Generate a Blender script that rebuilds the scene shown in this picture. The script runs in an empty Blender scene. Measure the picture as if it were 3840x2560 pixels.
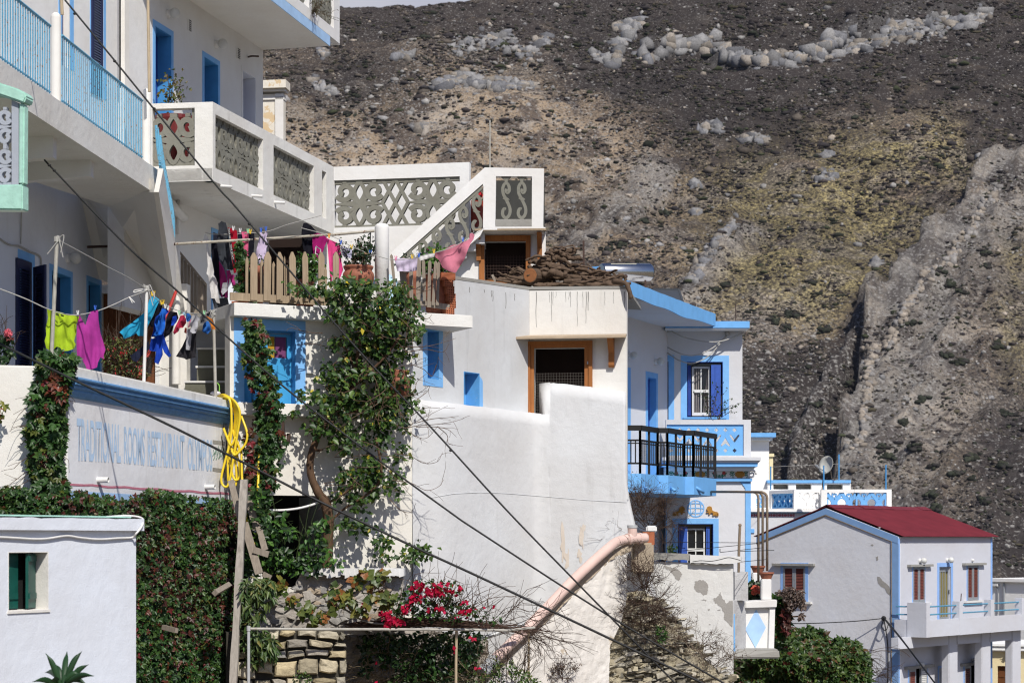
import bpy,bmesh,math,random
import numpy as np
from mathutils import Vector,Matrix,noise
from mathutils.geometry import tessellate_polygon,delaunay_2d_cdt
random.seed(11)
RNG=np.random.default_rng(11)
SC=bpy.context.scene
COL=SC.collection
F=7467.0      # focal length in photo pixels (70 mm lens)
CX=1920.0
HZ=2025.0     # eye level row
def V(*a):
 return Vector(a)
def P(u,v,Y):
 return Vector(((u-CX)/F*Y,Y,(HZ-v)/F*Y))
class Pl:
 """A vertical wall plane through two points given by photo column and distance."""
 def __init__(s,u0,Y0,u1=None,Y1=None,vp=None):
  if Y1 is None:
   if u1 is None:
    u1=u0+400
   Y1=Y0*(u0-vp)/(u1-vp) if vp else Y0
  s.a=P(u0,HZ,Y0)
  b=P(u1,HZ,Y1)
  s.e=(b-s.a).normalized()
  s.n=Vector((s.e.y,-s.e.x,0))
 def pt(s,u,v,off=0.0):
  r=Vector(((u-CX)/F,1,(HZ-v)/F))
  t=(s.a+s.n*off).dot(s.n)/r.dot(s.n)
  return r*t
 def Y(s,u):
  return s.pt(u,HZ).y
 def sz(s,u,v,off=0.0):
  p=s.pt(u,v,off)
  return ((p-s.a).dot(s.e),p.z)
 def at(s,x,z,off=0.0):
  return s.a+s.e*x+s.n*off+Vector((0,0,z))
def cat(pts,k=6,closed=False):
 """Catmull-Rom through points."""
 pts=[Vector(p) for p in pts]
 n=len(pts)
 out=[]
 rng=range(n if closed else n-1)
 for i in rng:
  p1,p2=pts[i],pts[(i+1)% n]
  p0=pts[i-1] if (i>0 or closed) else p1*2-p2
  p3=pts[(i+2)% n] if (i+2<n or closed) else p2*2-p1
  for j in range(k):
   t=j/k
   out.append(0.5*((2*p1)+(p2-p0)*t+(2*p0-5*p1+4*p2-p3)*t*t
        +(3*p1-p0-3*p2+p3)*t**3))
 if not closed:
  out.append(pts[-1])
 return out
class MB:
 def __init__(s):
  s.v=[]
  s.f=[]
  s.c=[]
 def add(s,vs,fs,col=None):
  o=len(s.v)
  s.v += [tuple(v) for v in vs]
  s.f += [tuple(i+o for i in f) for f in fs]
  s.c += [col]*len(vs)
  return s
 def hexa(s,c,col=None):
  """8 corners: 0-3 front loop, 4-7 back loop"""
  return s.add(c,[(0,1,2,3),(7,6,5,4),(0,4,5,1),(1,5,6,2),(2,6,7,3),(3,7,4,0)],col)
 def box(s,o,ex,ey,ez,col=None):
  o=Vector(o)
  return s.hexa([o,o+ex,o+ex+ez,o+ez,o+ey,o+ex+ey,o+ex+ey+ez,o+ez+ey],col)
 def quad(s,a,b,c,d,col=None):
  return s.add([a,b,c,d],[(0,1,2,3)],col)
 def poly(s,pts,col=None):
  tris=tessellate_polygon([[Vector(p) for p in pts]])
  return s.add(pts,tris,col)
 def bar(s,a,b,w,h=None,up=None,col=None,w2=None):
  a,b=Vector(a),Vector(b)
  h=h or w
  d=(b-a).normalized()
  up=Vector(up) if up else (Vector((0,0,1)) if abs(d.z)<.9 else Vector((0,-1,0)))
  x=d.cross(up).normalized()
  y=x.cross(d).normalized()
  w2=w if w2 is None else w2
  c=[]
  for p,ww in ((a,w),(b,w2)):
   c += [p+x*ww/2+y*h/2,p-x*ww/2+y*h/2,p-x*ww/2-y*h/2,p+x*ww/2-y*h/2]
  return s.hexa(c,col)
 def tube(s,pts,r,n=8,col=None,cap=True):
  pts=[Vector(p) for p in pts]
  m=len(pts)
  rr=r if isinstance(r,(list,tuple)) else [r]*m
  vs,fs=[],[]
  x=None
  for i,p in enumerate(pts):
   d=(pts[min(i+1,m-1)]-pts[max(i-1,0)])
   if d.length<1e-9:
    d=Vector((0,0,1))
   d.normalize()
   if x is None:
    up=Vector((0,0,1)) if abs(d.z)<.9 else Vector((1,0,0))
    x=d.cross(up).normalized()
   else:
    x=(x-d*x.dot(d))
    if x.length<1e-6:
     x=d.orthogonal()
    x.normalize()
   y=d.cross(x)
   for k in range(n):
    a=2*math.pi*k/n
    vs.append(p+(x*math.cos(a)+y*math.sin(a))*rr[i])
  for i in range(m-1):
   for k in range(n):
    k2=(k+1)% n
    fs.append((i*n+k,i*n+k2,(i+1)*n+k2,(i+1)*n+k))
  if cap:
   fs.append(tuple(range(n)))
   fs.append(tuple((m-1)*n+k for k in reversed(range(n))))
  return s.add(vs,fs,col)
 def lathe(s,c,prof,n=20,axis=None,col=None,sx=1.0,sy=1.0):
  c=Vector(c)
  z=Vector(axis).normalized() if axis else Vector((0,0,1))
  x=Vector((1,0,0)) if abs(z.x)<.9 else Vector((0,1,0))
  x=(x-z*x.dot(z)).normalized()
  y=z.cross(x)
  vs,fs=[],[]
  for r,h in prof:
   for k in range(n):
    a=2*math.pi*k/n
    vs.append(c+z*h+x*(r*math.cos(a)*sx)+y*(r*math.sin(a)*sy))
  m=len(prof)
  for i in range(m-1):
   for k in range(n):
    k2=(k+1)% n
    fs.append((i*n+k,i*n+k2,(i+1)*n+k2,(i+1)*n+k))
  fs.append(tuple(reversed(range(n))))
  fs.append(tuple((m-1)*n+k for k in range(n)))
  return s.add(vs,fs,col)
 def ball(s,c,r,n=14,m=8,sc=(1,1,1),col=None,jit=0):
  prof=[]
  c=Vector(c)
  vs,fs=[],[]
  for i in range(m+1):
   t=math.pi*i/m
   for k in range(n):
    a=2*math.pi*k/n
    q=Vector((math.sin(t)*math.cos(a)*sc[0],math.sin(t)*math.sin(a)*sc[1],math.cos(t)*sc[2]))*r
    if jit:
     q *= 1+jit*noise.noise(q*(2.0/r)+c)
    vs.append(c+q)
  for i in range(m):
   for k in range(n):
    k2=(k+1)% n
    fs.append((i*n+k,(i+1)*n+k,(i+1)*n+k2,i*n+k2))
  return s.add(vs,fs,col)
 def prism(s,pl,outer,holes=(),o0=-0.2,o1=0.0,col=None):
  """outer/holes in (s,z) of plane; solid between offsets o0 and o1"""
  loops=[list(outer)]+[list(h) for h in holes]
  flat=[p for lp in loops for p in lp]
  tris=tessellate_polygon([[Vector((p[0],p[1],0)) for p in lp] for lp in loops])
  n=len(flat)
  vs=[pl.at(p[0],p[1],o1) for p in flat]+[pl.at(p[0],p[1],o0) for p in flat]
  fs=[tuple(t) for t in tris]+[tuple(n+i for i in reversed(t)) for t in tris]
  o=0
  for lp in loops:
   m=len(lp)
   for i in range(m):
    j=(i+1)% m
    fs.append((o+i,o+j,n+o+j,n+o+i))
   o += m
  return s.add(vs,fs,col)
 def px(s,pl,outer,holes=(),o0=-0.2,o1=0.0,col=None):
  """same as prism but outlines given as photo pixels on the front face"""
  return s.prism(pl,[pl.sz(u,v,o1) for u,v in outer],[[pl.sz(u,v,o1) for u,v in h] for h in holes],o0,o1,col)
 def rect(s,pl,u0,v0,u1,v1,o0=-0.1,o1=0.0,holes=(),col=None):
  """upright rectangle whose upper-left / lower-right corners are at the given pixels"""
  a=pl.sz(u0,v0,o1)
  b=pl.sz(u1,v1,o1)
  return s.prism(pl,[(a[0],a[1]),(b[0],a[1]),(b[0],b[1]),(a[0],b[1])],holes,o0,o1,col)
 def ribbon(s,mp,pts,w,d0,d1,closed=False,col=None):
  """flat band of width w along 2-D polyline pts, mapped by mp(x,y,off)"""
  pts=[Vector((p[0],p[1])) for p in pts]
  n=len(pts)
  L,R=[],[]
  for i in range(n):
   if closed:
    d=pts[(i+1)% n]-pts[i-1]
   else:
    d=pts[min(i+1,n-1)]-pts[max(i-1,0)]
   if d.length<1e-9:
    d=Vector((1,0))
   d.normalize()
   nn=Vector((-d.y,d.x))
   ww=w[i] if isinstance(w,(list,tuple)) else w
   L.append(pts[i]+nn*ww/2)
   R.append(pts[i]-nn*ww/2)
  vs=[mp(p.x,p.y,d1) for p in L]+[mp(p.x,p.y,d1) for p in R]+[mp(p.x,p.y,d0) for p in L]+[mp(p.x,p.y,d0) for p in R]
  fs=[]
  for i in range(n if closed else n-1):
   j=(i+1)% n
   fs += [(i,j,n+j,n+i),(2*n+i,3*n+i,3*n+j,2*n+j),
     (i,2*n+i,2*n+j,j),(n+i,n+j,3*n+j,3*n+i)]
  if not closed:
   fs += [(0,n,3*n,2*n),(n-1,3*n-1,4*n-1,2*n-1)]
  return s.add(vs,fs,col)
WL={}
def tag(o,label=None,cat_=None,group=None,kind=None):
 if label:
  o['label']=label
 if cat_:
  o['category']=cat_
 if group:
  o['group']=group
 if kind:
  o['kind']=kind
 return o
def thing(name,label,cat_,loc,group=None):
 o=bpy.data.objects.new(name,None)
 COL.objects.link(o)
 o.location=loc
 o.empty_display_size=.2
 WL[o]=Vector(loc)
 return tag(o,label,cat_,group)
def mesh_obj(name,me,mat,parent=None,L=None):
 if mat:
  me.materials.append(mat)
 o=bpy.data.objects.new(name,me)
 COL.objects.link(o)
 if parent is not None:
  o.parent=parent
  WL[o]=WL[parent]
  me.transform(Matrix.Translation(-WL[parent]))
 else:
  if L is None:
   co=np.empty(len(me.vertices)*3)
   me.vertices.foreach_get('co',co)
   co=co.reshape(-1,3)
   lo,hi=co.min(0),co.max(0)
   L=Vector(((lo[0]+hi[0])/2,(lo[1]+hi[1])/2,lo[2]))
  me.transform(Matrix.Translation(-L))
  o.location=L
  WL[o]=Vector(L)
 return o
def obj(name,mb,mat,parent=None,smooth=False,recalc=True,label=None,bevel=0):
 me=bpy.data.meshes.new(name)
 me.from_pydata([tuple(v) for v in mb.v],[],mb.f)
 if any(c is not None for c in mb.c):
  at=me.attributes.new('Col','FLOAT_COLOR','POINT')
  buf=np.ones((len(mb.v),4),dtype=np.float32)
  for i,c in enumerate(mb.c):
   if c is not None:
    buf[i,:3]=c[:3]
  at.data.foreach_set('color',buf.ravel())
 if recalc and len(me.polygons)<60000:
  bm=bmesh.new()
  bm.from_mesh(me)
  bmesh.ops.recalc_face_normals(bm,faces=bm.faces)
  if bevel:
   es=[e for e in bm.edges if len(e.link_faces)==2 and e.calc_face_angle(0)>.7]
   bmesh.ops.bevel(bm,geom=es,offset=bevel,segments=2,affect='EDGES',clamp_overlap=True)
  bm.to_mesh(me)
  bm.free()
 if smooth:
  me.polygons.foreach_set('use_smooth',[True]*len(me.polygons))
 o=mesh_obj(name,me,mat,parent)
 if label:
  o['label']=label
 return o
def np_mesh(name,verts,faces,mat,parent=None,cols=None,smooth=False,L=None):
 """verts (n,3), faces (m,k) numpy"""
 me=bpy.data.meshes.new(name)
 n,m,k=len(verts),len(faces),faces.shape[1]
 me.vertices.add(n)
 me.vertices.foreach_set('co',np.ascontiguousarray(verts,dtype=np.float32).ravel())
 me.loops.add(m*k)
 me.loops.foreach_set('vertex_index',np.ascontiguousarray(faces,dtype=np.int32).ravel())
 me.polygons.add(m)
 me.polygons.foreach_set('loop_start',np.arange(0,m*k,k,dtype=np.int32))
 if smooth:
  me.polygons.foreach_set('use_smooth',np.ones(m,dtype=bool))
 if cols is not None:
  at=me.attributes.new('Col','FLOAT_COLOR','POINT')
  c4=np.ones((n,4),dtype=np.float32)
  c4[:,:3]=cols
  at.data.foreach_set('color',c4.ravel())
 me.update(calc_edges=True)
 me.validate()
 return mesh_obj(name,me,mat,parent,L)
# ------------------------------------------------------------------ materials
MATS={}
def srgb(r,g,b):
 f=lambda c:(c/255/12.92) if c/255 <= .04045 else ((c/255+.055)/1.055)**2.4
 return (f(r),f(g),f(b))
class NT:
 def __init__(s,name):
  s.m=bpy.data.materials.new(name)
  s.m.use_nodes=True
  s.t=s.m.node_tree
  s.b=s.t.nodes['Principled BSDF']
  s.out=s.t.nodes['Material Output']
  s._pos=None
 def n(s,typ,**kw):
  x=s.t.nodes.new(typ)
  for k,v in kw.items():
   if k.startswith('_'):
    setattr(x,k[1:],v)
   else:
    x.inputs[k.replace('__',' ')].default_value=v
  return x
 def l(s,a,b):
  s.t.links.new(a,b)
 def pos(s):
  if s._pos is None:
   s._pos=s.n('ShaderNodeNewGeometry').outputs['Position']
  return s._pos
 def noise(s,scale,detail=4,rough=.55,sc=None,src=None):
  x=s.n('ShaderNodeTexNoise',Scale=scale,Detail=detail,Roughness=rough)
  p=src or s.pos()
  if sc:
   mp=s.n('ShaderNodeMapping')
   mp.inputs['Scale'].default_value=sc
   s.l(p,mp.inputs['Vector'])
   p=mp.outputs['Vector']
  s.l(p,x.inputs['Vector'])
  return x.outputs['Fac']
 def ramp(s,fac,a,b,ca=(0,0,0),cb=(1,1,1)):
  r=s.n('ShaderNodeValToRGB')
  e=r.color_ramp.elements
  e[0].position,e[1].position=a,b
  e[0].color=(*ca,1)
  e[1].color=(*cb,1)
  s.l(fac,r.inputs['Fac'])
  return r.outputs['Color']
 def mix(s,fac,a,b,typ='MIX'):
  x=s.n('ShaderNodeMix',_data_type='RGBA',_blend_type=typ)
  for val,i in ((fac,0),(a,6),(b,7)):
   if hasattr(val,'links'):
    s.l(val,x.inputs[i])
   elif isinstance(val,(int,float)):
    x.inputs[i].default_value=val
   else:
    x.inputs[i].default_value=(*val[:3],1)
  return x.outputs[2]
 def math(s,op,a,b=0.0):
  x=s.n('ShaderNodeMath',_operation=op)
  for val,i in ((a,0),(b,1)):
   if hasattr(val,'links'):
    s.l(val,x.inputs[i])
   else:
    x.inputs[i].default_value=val
  return x.outputs[0]
 def bump(s,h,strength=.3,dist=.02):
  b=s.n('ShaderNodeBump',Strength=strength,Distance=dist)
  s.l(h,b.inputs['Height'])
  s.l(b.outputs['Normal'],s.b.inputs['Normal'])
def plaster(name,c,var=.10,streak=.25,bump=.35,dirt=(.30,.29,.26),rough=.85,patch=0,patchc=(.3,.27,.23),big=.5):
 """painted lime plaster: cloudy tone, rain streaks, trowel bumps"""
 if name in MATS:
  return MATS[name]
 k=NT(name)
 n1=k.noise(big,5,.6)
 f1=k.ramp(n1,.35,.7)
 base=k.mix(f1,c,tuple(x*(1-var)*(1-.03*i) for i,x in enumerate(c)))
 n2=k.noise(1.0,6,.68,sc=(3.4,3.4,.30))
 f2=k.ramp(n2,.56,.84)
 f2=k.math('MULTIPLY',f2,k.ramp(k.noise(.55,4,.6),.42,.68))
 f2=k.math('MULTIPLY',f2,streak*1.15)
 base=k.mix(f2,base,dirt)
 n4=k.noise(2.2,8,.7)
 f4=k.math('MULTIPLY',k.ramp(n4,.58,.72),streak*.5)
 base=k.mix(f4,base,tuple(x*.72 for x in c))
 if patch:
  n5=k.noise(.9,8,.62)
  f5=k.ramp(n5,.72-patch,.725-patch)
  base=k.mix(f5,base,patchc)
 k.l(base,k.b.inputs['Base Color'])
 k.b.inputs['Roughness'].default_value=rough
 k.b.inputs['Specular IOR Level'].default_value=.25
 h=k.math('ADD',k.noise(5,4,.5),k.math('MULTIPLY',k.noise(45,3,.6),.35))
 k.bump(h,bump,.03)
 MATS[name]=k.m
 return k.m
def paint(name,c,rough=.55,var=.15,scale=6,wear=0,wearc=(.25,.2,.16),metal=0,bump=.1,spec=.4,sc=None):
 if name in MATS:
  return MATS[name]
 k=NT(name)
 base=k.mix(k.ramp(k.noise(scale,4,.6,sc=sc),.35,.7),c,tuple(x*(1-var) for x in c))
 if wear:
  base=k.mix(k.ramp(k.noise(scale*4,6,.7),.68-wear*.2,.7-wear*.2),base,wearc)
 k.l(base,k.b.inputs['Base Color'])
 k.b.inputs['Roughness'].default_value=rough
 k.b.inputs['Metallic'].default_value=metal
 k.b.inputs['Specular IOR Level'].default_value=spec
 if bump:
  k.bump(k.noise(scale*5,3,.6),bump,.01)
 MATS[name]=k.m
 return k.m
def wood(name,c,c2,grain=(18,18,1.2),rough=.8,bump=.3):
 if name in MATS:
  return MATS[name]
 k=NT(name)
 n=k.noise(1.5,6,.65,sc=grain)
 base=k.mix(k.ramp(n,.3,.72),c,c2)
 base=k.mix(k.ramp(k.noise(1.2,4),.4,.75),base,tuple(x*.7 for x in c))
 k.l(base,k.b.inputs['Base Color'])
 k.b.inputs['Roughness'].default_value=rough
 k.b.inputs['Specular IOR Level'].default_value=.2
 k.bump(n,bump,.01)
 MATS[name]=k.m
 return k.m
def attr_mat(name,rough=.8,bump=0,bscale=8,spec=.2,transl=0,var=0,vscale=3,haze=0):
 """base colour from the mesh's Col attribute"""
 if name in MATS:
  return MATS[name]
 k=NT(name)
 a=k.n('ShaderNodeAttribute',_attribute_name='Col')
 base=a.outputs['Color']
 if var:
  f=k.ramp(k.noise(vscale,6,.65),.3,.7,(1-var,)*3,(1+var*.4,)*3)
  base=k.mix(1.0,base,f,'MULTIPLY')
 k.l(base,k.b.inputs['Base Color'])
 k.b.inputs['Roughness'].default_value=rough
 k.b.inputs['Specular IOR Level'].default_value=spec
 if bump:
  k.bump(k.noise(bscale,6,.65),bump,.05)
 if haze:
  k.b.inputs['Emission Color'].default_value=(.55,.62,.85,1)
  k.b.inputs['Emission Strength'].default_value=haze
 if transl:
  tr=k.n('ShaderNodeBsdfTranslucent')
  k.l(base,tr.inputs['Color'])
  ms=k.n('ShaderNodeMixShader',Fac=transl)
  k.l(k.b.outputs[0],ms.inputs[1])
  k.l(tr.outputs[0],ms.inputs[2])
  k.l(ms.outputs[0],k.out.inputs['Surface'])
 MATS[name]=k.m
 return k.m
def cloth_mat(name,c,var=.12):
 if name in MATS:
  return MATS[name]
 k=NT(name)
 base=k.mix(k.ramp(k.noise(14,3),.35,.7),c,tuple(x*(1-var) for x in c))
 k.l(base,k.b.inputs['Base Color'])
 k.b.inputs['Roughness'].default_value=.9
 k.b.inputs['Specular IOR Level'].default_value=.1
 k.bump(k.noise(60,2),.15,.005)
 tr=k.n('ShaderNodeBsdfTranslucent')
 k.l(base,tr.inputs['Color'])
 ms=k.n('ShaderNodeMixShader',Fac=.2)
 k.l(k.b.outputs[0],ms.inputs[1])
 k.l(tr.outputs[0],ms.inputs[2])
 k.l(ms.outputs[0],k.out.inputs['Surface'])
 MATS[name]=k.m
 return k.m
def glass_mat(name,c=(.01,.012,.016),rough=.08):
 if name in MATS:
  return MATS[name]
 k=NT(name)
 k.b.inputs['Base Color'].default_value=(*c,1)
 k.b.inputs['Roughness'].default_value=rough
 k.b.inputs['Specular IOR Level'].default_value=.6
 MATS[name]=k.m
 return k.m
M_WHITE=plaster('white_plaster',(.75,.75,.735),.08,.22)
M_WARM=plaster('warm_white_plaster',(.77,.755,.71),.10,.30)
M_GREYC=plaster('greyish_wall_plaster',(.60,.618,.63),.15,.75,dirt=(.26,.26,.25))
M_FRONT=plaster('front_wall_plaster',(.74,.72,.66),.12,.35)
M_COOL=plaster('cool_white_plaster',(.715,.755,.82),.10,.26)
M_OLD=plaster('weathered_plaster',(.72,.72,.70),.14,.55)
M_SIGN=plaster('sign_wall_plaster',(.78,.79,.81),.14,.6,dirt=(.26,.24,.22))
M_CONC_W=plaster('stained_white_concrete',(.74,.735,.70),.12,.65,.5,dirt=(.20,.19,.16))
M_CONC=plaster('grey_concrete',(.33,.325,.30),.2,.4,.6)
M_CARVE=plaster('carved_grey_concrete',(.215,.212,.178),.16,.3,.4,dirt=(.12,.12,.10),big=2)
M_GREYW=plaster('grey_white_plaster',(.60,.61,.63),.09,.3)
M_GABLE=plaster('pale_grey_plaster',(.68,.69,.72),.08,.22)
M_TROUGH=plaster('rough_plaster',(.70,.67,.62),.20,.5,1.0,dirt=(.42,.36,.28),patch=.08,patchc=(.45,.38,.29))
M_TAN=plaster('tan_render',(.42,.35,.26),.25,.5,1.0)
M_PATCH=plaster('bare_cement',(.36,.345,.32),.15,.2,.6)
M_OCHRE=plaster('ochre_peeling_plaster',(.78,.73,.62),.12,.5,.4,dirt=(.50,.36,.20),patch=.13,patchc=(.66,.50,.30),big=3)
M_CREAM=plaster('cream_plaster',(.78,.68,.42),.08,.2)
M_LBLUE=paint('light_blue_paint',(.16,.42,.78),.6,.12,3)
M_TRIM=paint('sky_blue_trim',(.20,.46,.82),.6,.14,3)
M_MBLUE=paint('mid_blue_paint',(.07,.30,.62),.5,.15,3)
M_RAIL=paint('rusty_blue_rail',(.15,.44,.64),.5,.15,4,wear=.45,wearc=(.16,.13,.10))
M_DBLUE=paint('deep_blue_paint',(.018,.055,.30),.5,.2,4)
M_SHUT=paint('cobalt_shutter',(.035,.10,.42),.5,.2,4,wear=.1,wearc=(.2,.25,.4))
M_NAVY=paint('navy_shutter',(.020,.026,.080),.55,.2,4)
M_PALEBLUE=paint('pale_blue_paint',(.40,.60,.86),.7,.15,3)
M_MINT=paint('mint_paint',(.42,.70,.58),.7,.2,6,bump=.4)
M_GREEN=paint('green_shutter',(.008,.085,.065),.45,.25,5)
M_BLACK=paint('black_rail_paint',(.012,.011,.010),.45,.2,5)
M_DARK=paint('dark_interior',(.008,.008,.008),.9,0,3,bump=0)
M_BROWNIN=paint('dark_brown_interior',(.018,.008,.005),.9,.2,3,bump=0)
M_CABLE=paint('black_cable',(.012,.012,.012),.6,.2,5,bump=0)
M_LINE=paint('grey_cord',(.42,.41,.38),.8,.2,5,bump=0)
M_PIPEW=paint('white_plastic',(.74,.73,.70),.4,.1,5)
M_PINKP=paint('pink_plastic_pipe',(.70,.51,.44),.4,.12,2)
M_GREYP=paint('grey_plastic',(.45,.46,.46),.4,.1,5)
M_TANP=paint('tan_steel_pipe',(.26,.20,.14),.5,.35,4,wear=.2,wearc=(.12,.08,.05))
M_POLE=paint('weathered_pole',(.42,.40,.35),.6,.3,5,wear=.2,wearc=(.3,.2,.1))
M_RUSTP=paint('half_rusted_pole',(.46,.42,.34),.7,.4,3,wear=.5,wearc=(.16,.07,.035))
M_RUST=paint('rusty_iron',(.07,.04,.03),.8,.4,8)
M_TERRA=paint('terracotta',(.33,.12,.07),.75,.25,5,bump=.3)
M_BRICK=paint('red_hollow_brick',(.40,.13,.06),.85,.25,6,bump=.3)
M_YELLOW=paint('yellow_hose',(.80,.58,.03),.35,.1,6,bump=0)
M_REDROOF=paint('red_corrugated_sheet',(.17,.020,.028),.6,.25,1.5)
M_BRSHUT=paint('brown_red_louvres',(.19,.055,.04),.6,.2,5)
M_ALU=paint('grey_aluminium',(.33,.35,.37),.45,.1,5,metal=.3)
M_OLIVE=paint('olive_door_panel',(.22,.18,.05),.6,.2,4)
M_STEEL=paint('polished_steel',(.62,.62,.60),.22,.1,3,metal=1.0,bump=.03)
M_LION=paint('ochre_relief',(.42,.20,.03),.7,.25,12)
M_WBLUE=paint('powder_blue_plastic',(.45,.66,.80),.5,.08,3)
M_GLOBE=paint('lamp_globe',(.62,.62,.58),.3,.1,5,bump=0)
M_GLASS=glass_mat('dark_glass')
M_WFRAME=paint('white_window_frame',(.70,.70,.67),.5,.1,6)
M_WOODF=wood('orange_pine',(.42,.17,.055),(.27,.095,.03))
M_WOODD=wood('brown_door_wood',(.20,.075,.032),(.12,.045,.02))
M_GREYWD=wood('grey_weathered_wood',(.34,.29,.23),(.17,.14,.115))
M_PICKET=wood('picket_wood',(.40,.31,.21),(.25,.185,.12))
M_DRIFT=wood('driftwood',(.155,.105,.070),(.045,.029,.020),grain=(5,5,5),bump=.7)
M_BARK=wood('vine_bark',(.13,.075,.042),(.05,.030,.018),grain=(14,14,2),bump=.8)
M_TWIG=paint('dry_twig',(.075,.045,.03),.9,.4,8,bump=0)
M_LEAF=attr_mat('leaf',.42,0,8,.35,.22)
M_PETAL=attr_mat('petal',.6,0,8,.2,.35)
M_STONE=attr_mat('stone',.9,.8,9,.15,0,.35,6)
M_MOUNT=None
# ------------------------------------------------------------------ generators
def inpoly(u,v,poly):
 """vectorised point in polygon"""
 poly=np.asarray(poly,float)
 x,y=poly[:,0],poly[:,1]
 x2,y2=np.roll(x,-1),np.roll(y,-1)
 c=np.zeros(u.shape,bool)
 for i in range(len(x)):
  hit=((y[i]>v)!= (y2[i]>v))
  with np.errstate(divide='ignore',invalid='ignore'):
   xx=(x2[i]-x[i])*(v-y[i])/(y2[i]-y[i]+1e-12)+x[i]
  c ^= hit & (u<xx)
 return c
def sample_poly(poly,n,keep=None):
 p=np.asarray(poly,float)
 lo,hi=p.min(0),p.max(0)
 U,W=[],[]
 tot=0
 for _ in range(60):
  a=RNG.random((n*2,2))*(hi-lo)+lo
  k=inpoly(a[:,0],a[:,1],poly)
  if keep is not None:
   k &= keep(a[:,0],a[:,1])
  a=a[k]
  U.append(a)
  tot += len(a)
  if tot >= n:
   break
 a=np.concatenate(U)[:n]
 return a[:,0],a[:,1]
def vnoise(x,y,seed=0):
 """smooth 2-D value noise, numpy"""
 xi,yi=np.floor(x).astype(np.int64),np.floor(y).astype(np.int64)
 xf,yf=x-xi,y-yi
 xf,yf=xf*xf*(3-2*xf),yf*yf*(3-2*yf)
 def h(a,b):
  q=(a*374761393+b*668265263+seed*1442695041)& 0x7fffffff
  q=((q ^ (q >> 13))*1274126177)& 0x7fffffff
  return ((q ^ (q >> 16))& 0xffff)/65535.0
 a,b,c,d=h(xi,yi),h(xi+1,yi),h(xi,yi+1),h(xi+1,yi+1)
 return (a*(1-xf)+b*xf)*(1-yf)+(c*(1-xf)+d*xf)*yf
def fbm(x,y,oct=5,seed=0,gain=.5):
 s,a,t=0,1.0,0
 for i in range(oct):
  s=s+a*vnoise(x*2**i,y*2**i,seed+i*17)
  t += a
  a *= gain
 return s/t
def px_to_world(u,v,Y):
 return np.stack([(u-CX)/F*Y,Y,(HZ-v)/F*Y],1)
def nrm(a):
 return a/(np.linalg.norm(a,axis=1,keepdims=True)+1e-9)
def pick(pal,n,jit=.25):
 pal=np.asarray(pal,float)
 w=pal[:,3]/pal[:,3].sum()
 i=RNG.choice(len(pal),n,p=w)
 return pal[i,:3]*(1+(RNG.random((n,1))-.5)*2*jit)
PAL_IVY=[(.020,.055,.012,6),(.035,.085,.018,6),(.055,.11,.022,3),(.09,.11,.02,1),(.10,.03,.015,1.2),(.12,.015,.015,.5)]
PAL_IVYRED=[(.018,.046,.010,4),(.030,.066,.014,4),(.055,.10,.022,2),(.10,.09,.02,1),(.085,.024,.016,3),(.055,.018,.014,2)]
PAL_VINE=[(.024,.060,.013,5),(.042,.088,.016,6),(.075,.13,.022,4),(.13,.14,.02,.8)]
PAL_DARK=[(.012,.034,.010,5),(.022,.05,.014,5),(.04,.07,.02,2)]
PAL_BRIGHT=[(.05,.13,.02,4),(.08,.17,.03,4),(.03,.08,.015,3)]
PAL_PEACH=[(.06,.11,.03,4),(.10,.14,.04,4),(.20,.18,.05,1),(.03,.06,.015,3)]
PAL_GRAPE=[(.10,.13,.03,4),(.16,.15,.03,3),(.25,.10,.03,2),(.05,.08,.02,2)]
PAL_BUSH=[(.028,.060,.014,5),(.05,.09,.02,4),(.08,.12,.025,2),(.09,.05,.02,1.0),(.10,.02,.015,.5)]
def leaves(name,pos,out,size,pal,parent=None,width=.62,droop=.6,jit=.55,mat=None,palm=0,up=0.0,fold=.18,coljit=.25):
 """one mesh of many folded leaf blades. pos (n,3); out (3,) or (n,3) facing direction"""
 n=len(pos)
 out=np.broadcast_to(np.asarray(out,float),(n,3))
 N_=nrm(out+RNG.normal(0,jit,(n,3)))
 ax=RNG.normal(0,.75,(n,3))
 ax[:,2]+=-droop+up
 ax=nrm(ax-N_*(ax*N_).sum(1,keepdims=True))
 sz=size*(.6+.8*RNG.random(n))
 col=pick(pal,n,coljit)
 if palm:
  k=palm
  ang=np.linspace(-1.15,1.15,k)
  sd=np.cross(N_,ax)
  A=np.concatenate([ax*math.cos(a)+sd*math.sin(a) for a in ang])
  pos=np.tile(pos,(k,1))
  N_=nrm(np.tile(N_,(k,1))+RNG.normal(0,.18,(n*k,3)))
  A=nrm(A-N_*(A*N_).sum(1,keepdims=True))
  sz=np.concatenate([sz*(1-.22*abs(a)) for a in ang])
  col=np.tile(col,(k,1))
  ax=A
  n=n*k
 sd=np.cross(N_,ax)
 s1=sz[:,None]
 b=pos
 t=pos+ax*s1
 l=pos+ax*s1*.42+sd*s1*width/2+N_*s1*fold
 r=pos+ax*s1*.42-sd*s1*width/2+N_*s1*fold
 verts=np.empty((n*4,3))
 verts[0::4],verts[1::4],verts[2::4],verts[3::4]=b,l,t,r
 base=np.arange(n)*4
 f=np.empty((n*2,3),int)
 f[0::2]=np.stack([base,base+1,base+2],1)
 f[1::2]=np.stack([base,base+2,base+3],1)
 return np_mesh(name,verts,f,mat or M_LEAF,parent,np.repeat(col,4,0))
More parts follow.
